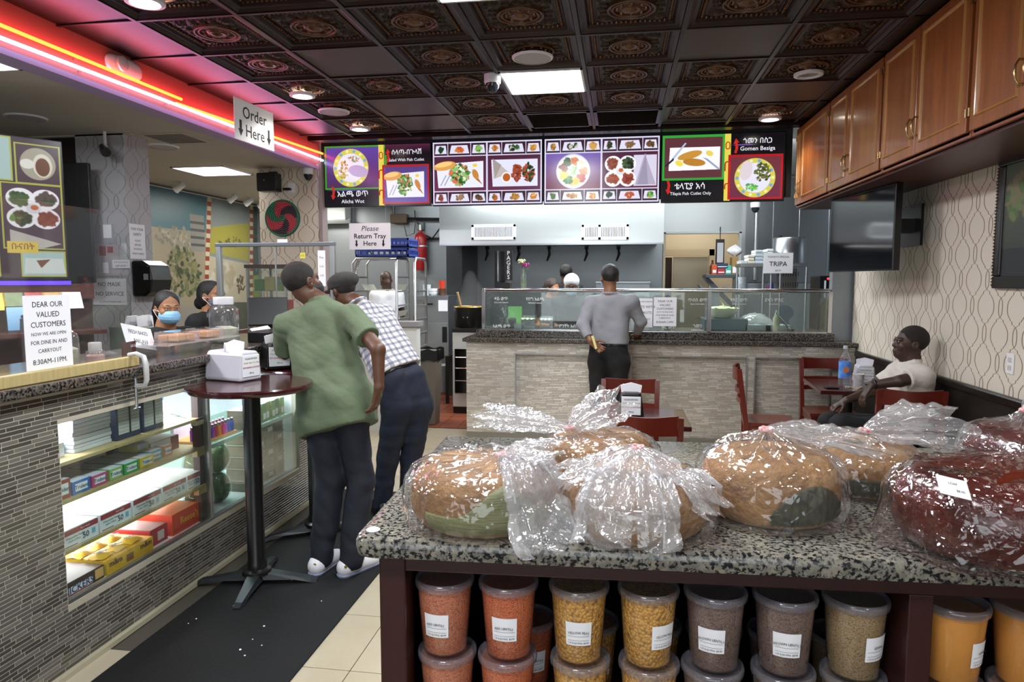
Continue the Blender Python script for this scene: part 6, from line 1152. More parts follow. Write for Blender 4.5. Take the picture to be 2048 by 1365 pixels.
MB().box(d0 - .005, d0 + .03, YB - .02, YB + .13, 0, 2.28).build('trim_3', DJ, kind='structure'); MB().box(DX1 - .03, DX1 + .005, YB - .02, YB + .13, 0, 2.28).build('trim_4', mat('lintel_edge', 'dfe4e4', .4), kind='structure'); MB().box(d0, DX1, YB - .02, YB + .13, 2.26, 2.29).build('trim_5', mat('lintel_edge', 'dfe4e4', .4), kind='structure')
sy = 9.3; x0, x1, z0, z1 = span(1412, 1478, 549, 556, sy); ws = thing('wall_shelf', 'grey bracketed wall shelf crowded with cartons beside the back doorway', 'shelf', (x0, sy, z0)); MB().box(x0, x1, sy, sy + .4, z0, z1).build('shelf_board', mat('shelf_grey', '5a6066', .4, .6), ws, bevel=.004); b = MB(); b.prism([(x1 - .45, z0), (x1, z0 - .45), (x1, z0 - .38), (x1 - .36, z0)], sy + .1, sy + .14, 'y'); b.build('bracket', mat('shelf_grey', '5a6066', .4, .6), ws); MB().box(x1 - .02, x1 + .02, sy + .36, sy + .4, 0, z1 + .3).build('shelf_post', ALU, ws)
for (a, c, yt, yb, d, col, nm, l) in ((1424, 1434, 530, 549, .1, 'c8502a', 'small_carton', 'small orange carton at the left end of the wall shelf'), (1435, 1450, 538, 549, .2, 'b03038', 'small_carton', 'low red carton on the wall shelf'), (1434, 1456, 528, 538, .2, '2a3858', 'small_carton', 'navy carton stacked on the red carton on the wall shelf'), (1451, 1463, 532, 549, .15, '4ab0a0', 'small_carton', 'teal and white carton on the wall shelf'), (1464, 1476, 516, 549, .2, '9a7a48', 'small_carton', 'brown cardboard carton at the right end of the wall shelf')):
    x0, x1, za, zb = span(a, c, yt, yb, sy + .06); zz = z1 if yb == 549 else z1 + (549 - yb) * .0068; t = thing(nm, l, 'carton', ((x0 + x1) / 2, sy + .1, zz)); MB().box(x0, x1, sy + .06, sy + .06 + d, zz + .001, zz + (yb - yt) * .0068).build('carton', mat('carton_' + col, col, .5), t, bevel=.004); MB().box(x0 + .01, x1 - .01, sy + .057, sy + .06, zz + .02, zz + (yb - yt) * .003).build('print', PAPER, t)
lathe_thing('sauce_bottle', 'brown sauce bottle on the wall shelf', 'bottle', [(.035, 0), (.035, .1), (.014, .15), (.014, .19)], xb(1423, sy + .25), sy + .25, z1 + .001, mat('brown_glass', '5a2f18', .15))
x = xb(1468, sy + .2); b = MB(); b.grid(14, 9, lambda u, v: (x + (.09 + .02 * math.sin(9 * u * 6)) * math.sin(v * PI) * math.cos(2 * PI * u), sy + .2 + .09 * math.sin(v * PI) * math.sin(2 * PI * u), z1 + .225 + .16 * v + .01 * math.sin(30 * u)), wrap=True); b.build('white_bag', PAPER, smooth=70, label='crumpled white bag on top of the cardboard carton', cat='bag', loc=(x, sy + .2, z1 + .225))
p = onY(1440, 500, YB - .04); t = thing('clipboard', 'black clipboard with white sheet hanging on the kitchen wall by the doorway', 'clipboard', (p.x, YB + .1, p.z)); MB().box(p.x - .06, p.x + .06, YB - .04, YB - .025, p.z - .25, p.z + .15).build('board', BLACK, t); MB().box(p.x - .04, p.x + .045, YB - .045, YB - .04, p.z - .18, p.z + .1).build('sheet', PAPER, t); MB().tube([(p.x, YB - .03, p.z + .15), (p.x, YB - .03, 2.35)], .006).build('cord', BLACK, t)
x0, x1, z0, z1 = span(1397, 1455, 570, 578, 8.4); t = thing('steel_tray', 'steel tray on a stand in front of the back doorway', 'tray', ((x0 + x1) / 2, 8.4, 0)); b = MB(); b.prism([(x0 + .03, z0), (x1 - .03, z0), (x1, z1), (x1 - .01, z1), (x1 - .04, z0 + .01), (x0 + .04, z0 + .01), (x0 + .01, z1), (x0, z1)], 8.3, 8.6, 'y'); b.build('tray_body', STEEL, t); MB().box(x0 + .1, x1 - .1, 8.32, 8.58, 0, z0).build('tray_stand', mat('stand_steel', '8a9094', .4, .6), t)
# over-shelf with posts
Y = 7.8; x0, x1, z0, z1 = span(1482, 1616, 527, 536, Y); os_ = thing('over_shelf', 'steel over shelf on slim posts behind the serving counter', 'shelf', ((x0 + x1) / 2, Y, 0)); MB().box(x0, x1, Y, Y + .4, z1 - .035, z1).build('shelf_board', STEEL, os_, bevel=.004); zs = z1
for x in (xb(1526, Y), xb(1532, Y) + .05, xb(1560, Y), xb(1612, Y)): MB().tube([(x, Y + .03, 0), (x, Y + .03, zs - .035)], .013).build('post', ALU, os_)
MB().tube([(x0 + .02, Y + .36, 0), (x0 + .02, Y + .36, zs - .035)], .013).build('post', ALU, os_); MB().box(x0, x1, Y, Y + .4, .92, .95).build('lower_shelf', STEEL, os_)
MB().box(xb(1566, Y), xb(1610, Y), Y + .36, Y + .37, 1.47, zs - .05).build('perforated_back', mat('perforated', '8a8680', .4, .5), os_)
for i in range(9):
    for j in (0, 1): xx = xb(1570, Y) + i * .026; MB().box(xx, xx + .006, Y + .356, Y + .36, 1.52 + j * .12, 1.57 + j * .12).build('slot', BLACK, os_)
for i, (a, c, yt, m) in enumerate(((1479, 1494, 522, 'c6ccd2'), (1494, 1508, 510, 'c8c2b0'), (1508, 1524, 500, 'b4bec6'), (1522, 1534, 503, 'a8b4bc'), (1532, 1545, 498, 'd0d6da'))):
    xa, xe, za, zb = span(a, c, yt, 530, Y + .1); zz = zs + .001; t = thing('foam_stack', ('first', 'second', 'third', 'fourth', 'fifth')[i] + ' stack of pale foam boxes from the left on the over shelf', 'foam boxes', ((xa + xe) / 2, Y + .15, zz), group='stacks of foam boxes'); n = max(3, int((zb - zz) / .03))
    for k in range(n): MB().box(xa + .004 * (k % 2), xe - .004 * (k % 2), Y + .05, Y + .3, zz + (zb - zz) * k / n, zz + (zb - zz) * (k + .9) / n).build('foam_box', mat('foam_' + m, m, .6), t, bevel=.006)
xa, xe, za, zb = span(1546, 1611, 476, 530, Y + .2); t = lathe_thing('steel_urn', 'large brushed steel urn on the over shelf behind the small sign', 'urn', [((xe - xa) / 2, 0), ((xe - xa) / 2, zb - zs - .01), ((xe - xa) / 2 - .01, zb - zs), (.02, zb - zs + .002)], (xa + xe) / 2, Y + .2, zs + .001, STEEL, 'urn_body', 36); MB().lathe([(.015, 0), (.02, .02), (.01, .03)], 12, ((xa + xe) / 2 - .1, Y + .2, zb)).build('knob', BLACK, t)
sheet_ = paperY('tripa_sign', 'white sign TRIPA hanging from the over shelf', 1527, 1586, 506, 547, Y - .03, [('TRIPA', 0, -.05, .32, '2a2a30', .012), ("TODAY'S SPECIAL", 0, .3, .13, '6a6a70', .008), ('$8.99', 0, -.37, .12, '6a6a70', .008)])
xx = xb(1508, Y); lathe_thing('plate_stack', 'stack of white plates under the over shelf', 'plates', [(.06, 0), (.1, .012), (.06, .014), (.1, .026), (.06, .03), (.1, .042), (.06, .045), (.1, .057), (.06, .06), (.1, .072), (.06, .075), (.1, .088)], xx, Y + .15, 1.47, WHITE); MB().box(x0, xb(1560, Y), Y + .02, Y + .35, 1.44, 1.469).build('mid_shelf', STEEL, os_)
lathe_thing('foam_cup_stack', 'upright stack of clear cups at the left of the over shelf', 'cups', [(.04, 0), (.05, .03), (.042, .03), (.05, .06), (.042, .06), (.05, .09), (.042, .09), (.05, .16)], xb(1487, Y), Y + .1, 1.47, mat('cup_clear_grey', 'a8b2ba', .3))
lathe_thing('blue_bottle', 'small violet blue bottle standing under the sign', 'bottle', [(.03, 0), (.03, .08), (.012, .11), (.012, .14)], xb(1543, Y), Y + .06, 1.47, mat('violet_plastic', '5a50b0', .3)); MB().box(xb(1532, Y), xb(1540, Y), Y + .03, Y + .1, 1.47, 1.52).build('red_carton', mat('carton_b03038', 'b03038', .5), bevel=.004, label='small red carton standing under the sign', cat='carton', loc=(xb(1536, Y), Y + .06, 1.47))
x0, x1, z0, z1 = span(1638, 1680, 552, 600, 7.75); t = thing('coffee_machine', 'black coffee machine with red light at the right end of the kitchen', 'coffee machine', ((x0 + x1) / 2, 7.85, .95)); MB().box(x0, x1, 7.75, 8.1, .95, z1).build('machine_body', BLACK, t, bevel=.008); MB().lathe([(.012, 0), (.012, .004)], 12, (xb(1655, 7.74), 7.747, z1 - .03), M=Matrix.Rotation(PI / 2, 4, 'X')).build('indicator_lamp', glow('red_indicator', 'ff2a3a', 4), t); MB().box(xb(1648, 7.74), xb(1651, 7.74), 7.74, 7.75, z0 + .02, z1 - .05).build('front_trim', WHITE, t); MB().box(x0 - .05, x1 + .2, 7.65, 8.3, 0, .948).build('under_counter', mat('under_black', '1c1d20', .4), label='black under counter unit below the coffee machine', cat='cabinet', loc=(x0, 7.9, 0))
t = dome_cam(xb(1505, 9.0), 9.0, 2.55, 'grey dome camera under the rightmost menu screen', .06); MB().tube([(xb(1505, 9.0), 9.0, 2.55), (xb(1505, 9.0), 9.0, 3.055)], .02).build('drop_pipe', ALU, t); MB().tube([(xb(1508, YB - .05), YB - .05, 1.6), (xb(1508, YB - .05), YB - .05, 3.0)], .03).build('conduit', ALU, label='vertical steel conduit on the kitchen wall right of the doorway', cat='pipe', loc=(xb(1508, YB - .05), YB - .05, 1.6))

# ================================================================== wall cabinets
def oak(name, c, c2, rough=.32): return mat(name, c, rough, coat=.25, var=(7, .8, (2.2, 2.2, .22)), c2=c2, bump=(60, .05, (3, 3, .3)))
OAK, OAKP, OAKM = oak('oak_frame', '9a5630', '7a3b1e'), oak('oak_panel', 'a8642f', '78401a'), oak('oak_moulding', 'c08c4a', 'a67034'); BRASS = mat('aged_brass', 'b8a070', .25, .95)
CXF = 1.655
def cabinet(y0, y1, doors, label, z0=2.285, z1=3.035):
    """doors: (ya, yb, handle side: 'n' near the viewer or 'f')"""
    t = thing('wall_cabinet', label, 'cabinet', (1.9, (y0 + y1) / 2, z0), group='oak wall cabinets'); b = MB(); e = .018
    b.box(CXF, XW - .002, y0, y0 + e, z0, z1); b.box(CXF, XW - .002, y1 - e, y1, z0, z1); b.box(CXF, XW - .002, y0 + e, y1 - e, z0 + .012, z0 + e + .012); b.box(CXF, XW - .002, y0 + e, y1 - e, z1 - e, z1); b.box(XW - .012, XW - .002, y0 + e, y1 - e, z0, z1); b.box(CXF, CXF + .02, y0 + e, y1 - e, z0, z0 + .04); b.box(CXF, CXF + .02, y0 + e, y1 - e, z1 - .03, z1); b.build('carcass', OAK, t)
    for ya, yb, hs in doors:
        a, c = ya + .004, yb - .004; p, q = z0 + .022, z1 - .02; d = MB().box(CXF - .021, CXF - .001, a, c, p, q).build('door', OAKP, t, bevel=.004); m = .055; w = .017
        b = MB(); A, C, P, Q = a + m, c - m, p + m, q - m
        pr = [(CXF - .021, 0), (CXF - .031, .004), (CXF - .029, .012), (CXF - .021, w)]
        for (u0, v0), (u1, v1), (n0, n1) in (((A, P), (C, P), (0, 1)), ((C, P), (C, Q), (-1, 0)), ((C, Q), (A, Q), (0, -1)), ((A, Q), (A, P), (1, 0))):
            du, dv = (1 if u1 > u0 else -1 if u1 < u0 else 0), (1 if v1 > v0 else -1 if v1 < v0 else 0); vs = []
            for (u, v, s) in ((u0, v0, 1), (u1, v1, -1)):
                for x, o in pr: vs.append((x, u + n0 * o + s * du * o, v + n1 * o + s * dv * o))
            b.add(vs, [(i, i + 1, i + 5, i + 4) for i in range(3)])
        b.build('moulding', OAKM, d)
        hy = (a + .03) if hs == 'n' else (c - .03); hz = p + .15
        b = MB(); b.tube([(CXF - .022, hy, hz - .05), (CXF - .04, hy, hz - .052), (CXF - .052, hy, hz - .03), (CXF - .055, hy, hz), (CXF - .052, hy, hz + .03), (CXF - .04, hy, hz + .052), (CXF - .022, hy, hz + .05)], [.007, .005, .0045, .006, .0045, .005, .007], 8); b.build('handle', BRASS, d, smooth=60)
        for z in (p + .09, q - .09): MB().tube([(CXF - .024, (c if hs == 'n' else a), z - .02), (CXF - .024, (c if hs == 'n' else a), z + .02)], .005, 8).build('hinge', BRASS, d)
cabinet(5.99, 7.05, [(6.86 - .02, 7.04, 'n'), (6.0, 6.84, 'f')], 'farthest oak wall cabinet next to the rightmost menu screen')
cabinet(4.845, 5.985, [(5.49, 5.975, 'n'), (4.855, 5.49, 'f')], 'second oak wall cabinet from the menu screens')
cabinet(3.695, 4.84, [(4.3, 4.83, 'n'), (3.705, 4.3, 'f')], 'third oak wall cabinet from the menu screens')
cabinet(2.55, 3.69, [(3.2, 3.68, 'n'), (2.56, 3.2, 'f')], 'nearest oak wall cabinet, cut by the right edge of the picture')
MB().box(CXF + .03, XW - .003, 2.5, 7.05, 2.268, 2.284).build('trim_6', mat('valance_wood', '4a1f14', .4, var=(6, .5)), kind='structure')
# dark wall screen on an arm, picture, socket
t = thing('wall_television', 'switched off black television on a wall arm under the oak cabinets', 'television', (1.85, 5.6, 1.66)); d = Vector((-.1, 1, 0)).normalized(); M = frame((1.80, 5.70, 1.965), -d, (0, 0, 1))
MB().slab(M, 1.1, .60, .05, 0, -.05).build('housing', BZ, t, bevel=.005); MB().slab(M, 1.075, .575, .001, 0, .0).build('screen', mat('dark_screen', '0a0d14', .08, spec=.35), t); MB().box(1.86, XW - .002, 5.55, 5.7, 1.95, 2.05).build('wall_arm', BLACK, t); MB().box(XW - .02, XW - .001, 5.45, 5.8, 1.85, 2.15).build('wall_plate', BLACK, t)
gp_ = Img(160, 200, '3a3a34'); gp_.grad(0, 0, 160, 200, '5a6454', '30302c'); gp_.blobs(50, 60, 50, 40, ['4f6a3a', '6a7a4a', '7a7058'], 60, 12); gp_.poly([(84, 40), (110, 10), (150, 20), (160, 200), (70, 200)], '5a4a48'); gp_.poly([(96, 90), (160, 80), (160, 160), (84, 170)], '6a1f24'); gp_.ell(112, 34, 12, 18, '3a2a26'); gp_.rect(0, 150, 160, 200, '23262a')
t = thing('framed_picture', 'black framed picture of a seated robed figure on the lattice wallpaper', 'picture', (XW, 4.05, 1.55)); M = frame((XW - .03, 4.07, 1.93), (0, -1, 0), (0, 0, 1))
w, h, e = .7, .76, .07
for (u, v, a, c) in ((0, h / 2 - e / 2, w, e), (0, -h / 2 + e / 2, w, e), (-w / 2 + e / 2, 0, e, h - 2 * e), (w / 2 - e / 2, 0, e, h - 2 * e)): MB().slab(M @ Matrix.Translation((u, v, 0)), a, c, .03, 0, -.03).build('frame_bar', mat('frame_black', '120c0b', .3), t, bevel=.008)
MB().quad(M, w - 2 * e, h - 2 * e, 0, -.012).build('print', gp_.mat('robed_picture'), t); MB().slab(M, w - 2 * e, h - 2 * e, .005, 0, -.02).build('backing', BLACK, t)
b = MB()
for u in (-1, 1):
    for i in range(40): b.cbox(M @ Vector((u * (w / 2 - .012), -h / 2 + .02 + i * (h - .04) / 39, .003)), (.006, .008, .008))
b.build('beading', mat('bead_gold', '6a4a30', .4, .5), t, kind='stuff')
t = thing('power_outlet', 'white power outlet low on the lattice wallpaper', 'outlet', (XW, 4.21, 1.07)); MB().box(XW - .007, XW - .001, 4.18, 4.255, 1.075, 1.19).build('outlet_plate', WHITE, t, bevel=.003)
for z in (1.11, 1.155): MB().box(XW - .01, XW - .007, 4.2, 4.235, z - .014, z + .014).build('outlet_socket', mat('socket_cream', 'c8c4bc', .4), t, bevel=.004)

# ================================================================== dining tables and chairs
LAM = mat('mahogany_laminate', '42181a'); WOODR = mat('red_chair_wood', '6b2416', .28, coat=.35, var=(5, .5, (1, 1, .2)), c2='4a150d')
def dining_table(x, y, w, d, rz, label):
    t = thing('dining_table', label, 'table', (x, y, 0), rz); W = wm(t)
    def put(b, nm, m, **k): b.v = [tuple(W @ Vector(v)) for v in b.v]; return b.build(nm, m, t, **k)
    put(MB().box(-w / 2, w / 2, -d / 2, d / 2, .722, .752), 'table_top', LAM, bevel=.006); b = MB()
    b.lathe([(.2, .0), (.21, .015), (.06, .05), (.04, .07), (.035, .68), (.12, .70), (.12, .721)], 24); put(b, 'pedestal', mat('satin_black_iron', '0e0e10'), smooth=40); return t
dining_table(.12, 4.33, .60, .57, 0, 'small square dark red table in the middle of the room'); dining_table(1.83, 5.88, .56, .68, -.06, 'small dark red table by the wallpapered wall')
def make_chair(label, loc, rz):
    t = thing('dining_chair', label, 'chair', loc, rz, 'red wooden ladder back chairs'); W = wm(t)
    def put(b, nm, m, **k): b.v = [tuple(W @ Vector(v)) for v in b.v]; return b.build(nm, m, t, **k)
    b = MB(); b.grid(10, 10, lambda u, v: ((u - .5) * (.42 - .04 * v), -.2 + v * .4, .452 + .0 - .012 * math.sin(u * PI) * math.sin(v * PI))); b.grid(10, 10, lambda u, v: ((.5 - u) * (.42 - .04 * v), -.2 + v * .4, .425)); n = 100
    ring = [i for i in range(10)] + [i * 10 + 9 for i in range(1, 10)] + [90 + i for i in range(8, -1, -1)] + [i * 10 for i in range(8, 0, -1)]
    low = [n + (j // 10) * 10 + (9 - j % 10) for j in ring]; b.f += [(ring[i], low[i], low[(i + 1) % 36], ring[(i + 1) % 36]) for i in range(36)]; b.m += [0] * 36
    put(b, 'seat', WOODR, smooth=40)
    for s in (-1, 1):
        b = MB()
        q = [(s * .185, .17, 0), (s * .185, .18, .44), (s * .187, .215, .68), (s * .19, .245, .885)]
        for (p0, p1) in zip(q, q[1:]):
            b.add([Vector(p) + Vector((a, c, 0)) for p in (p0, p1) for a, c in ((-.017, -.02), (.017, -.02), (.017, .02), (-.017, .02))], [(3, 2, 1, 0), (4, 5, 6, 7), (0, 1, 5, 4), (1, 2, 6, 5), (2, 3, 7, 6), (3, 0, 4, 7)])
        put(b, 'rear_leg', WOODR); b = MB()
        b.add([(s * .18 + a * k, -.17 + c * k, z) for z, k in ((0, .8), (.425, 1)) for a, c in ((-.018, -.018), (.018, -.018), (.018, .018), (-.018, .018))], [(3, 2, 1, 0), (4, 5, 6, 7), (0, 1, 5, 4), (1, 2, 6, 5), (2, 3, 7, 6), (3, 0, 4, 7)]); put(b, 'front_leg', WOODR)
        put(MB().cbox((s * .182, 0, .2), (.014, .33, .025)), 'stretcher', WOODR); put(MB().cbox((s * .18, 0, .395), (.018, .33, .05)), 'apron', WOODR)
    put(MB().cbox((0, -.172, .395), (.33, .018, .05)), 'apron', WOODR); put(MB().cbox((0, .175, .395), (.33, .018, .05)), 'apron', WOODR); put(MB().cbox((0, 0, .2), (.36, .02, .02)), 'stretcher', WOODR)
    for z, hh in ((.835, .095), (.70, .04), (.62, .04)):
        yy = .2 + (z - .62) * .17
        b = MB(); b.grid(12, 2, lambda u, v: ((u - .5) * .36, yy + .035 * math.sin(u * PI), z - hh / 2 + v * (hh + (.012 * (1 - math.sin(u * PI)) if hh > .05 else 0)))); b.grid(12, 2, lambda u, v: ((.5 - u) * .36, yy + .018 + .035 * math.sin(u * PI), z - hh / 2 + v * (hh + (.012 * (1 - math.sin(u * PI)) if hh > .05 else 0))))
        k = 24; b.f += [(i, k + 11 - i, k + 10 - i, i + 1) for i in range(11)] + [(12 + i, 13 + i, k + 12 + 10 - i, k + 12 + 11 - i) for i in range(11)]; b.m += [0] * 22
        put(b, 'back_rail', WOODR, smooth=40)
    return t
ch = make_chair('red chair on the far side of the middle table, behind the black napkin dispenser', (.08, 4.75, 0), 0)
dup(ch, (.16, 3.90, 0), PI - .12, 'red chair on the near side of the middle table, behind the loaf bags')
dup(ch, (1.22, 5.9, 0), PI / 2 - .12, 'red chair seen side on, left of the table by the wall')
dup(ch, (1.84, 6.40, 0), 0, 'red chair behind the bottle, between table and serving counter')
dup(ch, (1.90, 5.02, 0), PI - .1, 'red chair under the seated man in white')
napkin_dispenser('napkin_dispenser', 'black napkin dispenser with printed card on the middle table', (.075, 4.33, .7535), 0, mat('dispenser_black', '0b0b0c', .35), sx=.9)
napkin_dispenser('napkin_dispenser', 'white napkin dispenser behind the cup on the table by the wall', (1.99, 6.02, .7535), -.2, mat('dispenser_grey', 'c9c8d2', .3))
x, y = 1.79, 5.86
t = thing('water_bottle', 'clear plastic bottle with blue label on the table by the wall', 'bottle', (x, y, .7535)); MB().lathe([(.04, 0), (.045, .01), (.045, .19), (.04, .215), (.016, .27), (.014, .3)], 22, (x, y, .7535)).build('bottle_body', CLEARP, t, smooth=50); MB().lathe([(.0455, .06), (.0458, .065), (.0458, .19), (.0455, .195)], 22, (x, y, .7535), cap0=False, cap1=False).build('bottle_label', mat('label_blue', '2f6ad0', .35, var=(18, .9), c2='7ab0f0'), t, smooth=50); MB().lathe([(.017, .295), (.017, .32)], 14, (x, y, .7535)).build('cap', mat('cap_clear', 'b8c8d0', .3), t); MB().lathe([(.04, .01), (.042, .06)], 20, (x, y, .7535)).build('water', clear('pale_liquid', 'd8dcd8', .08), t)
MB().lathe([(.022, 0), (.024, .002)], 20, (x - .003, y - .046, .885), M=Matrix.Rotation(PI / 2, 4, 'X')).build('label_print', mat('print_orange', 'd87a4a', .4), t)
x, y = 1.845, 5.70; t = lathe_thing('paper_cup', 'white paper cup beside the bottle', 'cup', [(.03, 0), (.042, .11), (.044, .112), (.044, .116), (.04, .116), (.028, .006)], x, y, .7535, mat('cup_white', 'd8d4d4', .5), 'cup_body', cap1=True)
t = thing('takeaway_box', 'open clear takeaway box of food before the paper cup', 'takeaway box', (1.80, 5.60, .7535)); MB().box(1.72, 1.86, 5.57, 5.66, .7535, .80).build('box_wall', CLEARP, t); MB().grid(9, 6, lambda u, v: (1.73 + u * .12, 5.58 + v * .07, .772 + .01 * math.sin(9 * u + 7 * v))).build('food', mat('rice_food', 'b8a888', .6, var=(40, .7)), t); MB().slab(frame((1.79, 5.66, .83), (1, .1, .12), (0, .3, 1)), .15, .07, .002).build('box_lid', CLEARP, t)
t = MB().box(1.60, 1.70, 5.66, 5.74, .7535, .762).build('phone', BLACK, bevel=.004, label='black phone lying on the left part of the table by the wall', cat='phone', loc=(1.65, 5.7, .7535))

# ================================================================== bread island
ZI = 1.14; IR = .045     # counter top height; the island stands turned slightly to the room
isl = thing('island_counter', 'dark red wooden island counter with an open jar shelf under the granite', 'counter', (.4, 1.5, 0), IR); WI = wm(isl)
def iput(b, nm, m, **k): b.v = [tuple(WI @ Vector(v)) for v in b.v]; return b.build(nm, m, isl, **k)
LX = -.85; RX = .62; FYI = -.27; BYI = .48     # local extents (root at .4, 1.5)
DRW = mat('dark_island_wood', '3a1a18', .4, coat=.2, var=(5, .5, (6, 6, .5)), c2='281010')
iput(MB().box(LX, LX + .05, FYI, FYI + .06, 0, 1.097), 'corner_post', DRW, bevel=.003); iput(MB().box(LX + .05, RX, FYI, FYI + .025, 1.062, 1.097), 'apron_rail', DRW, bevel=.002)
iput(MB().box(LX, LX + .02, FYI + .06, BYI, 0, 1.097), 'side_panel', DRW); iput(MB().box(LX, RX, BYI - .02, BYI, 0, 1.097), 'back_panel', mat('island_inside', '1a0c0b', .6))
iput(MB().box(.085, .125, FYI, BYI - .02, 0, 1.062), 'divider', DRW, bevel=.002); iput(MB().box(RX - .02, RX, FYI, BYI, 0, 1.097), 'side_panel', DRW)
for z in (.715, .34): iput(MB().box(LX + .02, RX - .02, FYI + .01, BYI - .02, z, z + .02), 'shelf', DRW)
iput(MB().box(LX, RX, FYI, BYI, 0, .08), 'plinth', DRW)
g = MB(); w0, w1 = LX - .03, RX + .05; f0 = FYI - .035; pr = [(0, 0), (.006, .004), (.008, .012), (.008, .028), (.004, .036), (-.006, .040)]
b = MB(); outl = []
for i in range(9): q = PI + i * PI / 16; outl.append((w0 + .035 + .035 * math.cos(q), f0 + .035 + .035 * math.sin(q)))
outl += [(w1, f0), (w1, BYI + .03), (w0, BYI + .03)]
n = len(outl); cx_, cy_ = (w0 + w1) / 2, (f0 + BYI) / 2
for o, z in pr: b.v += [tuple(WI @ Vector((x + (o if x > cx_ else -o), y + (o if y > cy_ else -o), 1.098 + z))) for x, y in outl]
b.f = [(k * n + i, k * n + (i + 1) % n, (k + 1) * n + (i + 1) % n, (k + 1) * n + i) for k in range(len(pr) - 1) for i in range(n)] + [tuple(range(n))[::-1], tuple(range((len(pr) - 1) * n, len(pr) * n))]; b.m = [0] * len(b.f)
b.build('granite_worktop', GRAN_I, smooth=40, label='speckled grey granite top of the bread island', cat='worktop', loc=(.4, 1.5, 1.098))
ZB = 1.1395
pc = WI @ Vector((w0 + .022, f0 + .03, 0)); MB().lathe([(.012, 0), (.013, .002), (.01, .004)], 12, (pc.x, pc.y, 1.1385)).build('corner_sticker', PAPER, label='small white sticker on the left front corner of the granite', cat='sticker', loc=(pc.x, pc.y, 1.1385))
# jars of pulses and spices.  names of what is inside follow their look
JARP = clear('jar_plastic', 'fbfbfd', .04, .45, .06); LIDP = clear('jar_lid_plastic', 'e2e2ea', .22, .6, .15, wc='d8d8e4')
def jarmat(n, c, c2, sc, bmp, dk=None):
    m = bpy.data.materials.new(n); m.use_nodes = True; nt = m.node_tree; p = nt.nodes['Principled BSDF']; p.inputs['Roughness'].default_value = .55
    tc = nd(nt, 'ShaderNodeTexCoord'); v = nd(nt, 'ShaderNodeTexVoronoi', i_Scale=sc); nt.links.new(tc.outputs['Object'], v.inputs['Vector']); r = nd(nt, 'ShaderNodeValToRGB'); s = nd(nt, 'ShaderNodeSeparateColor'); nt.links.new(v.outputs['Color'], s.inputs[0]); nt.links.new(s.outputs[0], r.inputs[0])
    r.color_ramp.elements[0].color = lin(c2); r.color_ramp.elements[1].color = lin(c); e = r.color_ramp.elements.new(.35); e.color = lin(c)
    mx = nd(nt, 'ShaderNodeMix', data_type='RGBA', blend_type='MULTIPLY'); mx.inputs[0].default_value = .75; r3 = nd(nt, 'ShaderNodeValToRGB'); r3.color_ramp.elements[0].color = (1, 1, 1, 1); r3.color_ramp.elements[1].color = (.3, .24, .2, 1); r3.color_ramp.elements[0].position = .45; r3.color_ramp.elements[1].position = .85
    nt.links.new(v.outputs['Distance'], r3.inputs[0]); nt.links.new(r.outputs[0], mx.inputs[6]); nt.links.new(r3.outputs[0], mx.inputs[7]); nt.links.new(mx.outputs[2], p.inputs['Base Color'])
    bp = nd(nt, 'ShaderNodeBump', i_Strength=bmp, i_Distance=.004); bp.invert = True; nt.links.new(v.outputs['Distance'], bp.inputs['Height']); nt.links.new(bp.outputs[0], p.inputs['Normal']); return m
JM = {'salmon': jarmat('salmon_lentils', 'd07a50', 'b05c38', 420, .5), 'orange': jarmat('orange_lentils', 'd66a30', 'b84e1e', 380, .6), 'yellow': jarmat('yellow_split_peas', 'd8a040', 'b87c28', 170, .9), 'brown': jarmat('brown_lentils', '7c6256', '58423a', 420, .5), 'tan': jarmat('tan_seed', 'a08458', '7c6440', 450, .4), 'turmeric': mat('turmeric', 'd08a28', .7, var=(60, .25), c2='b87018')}
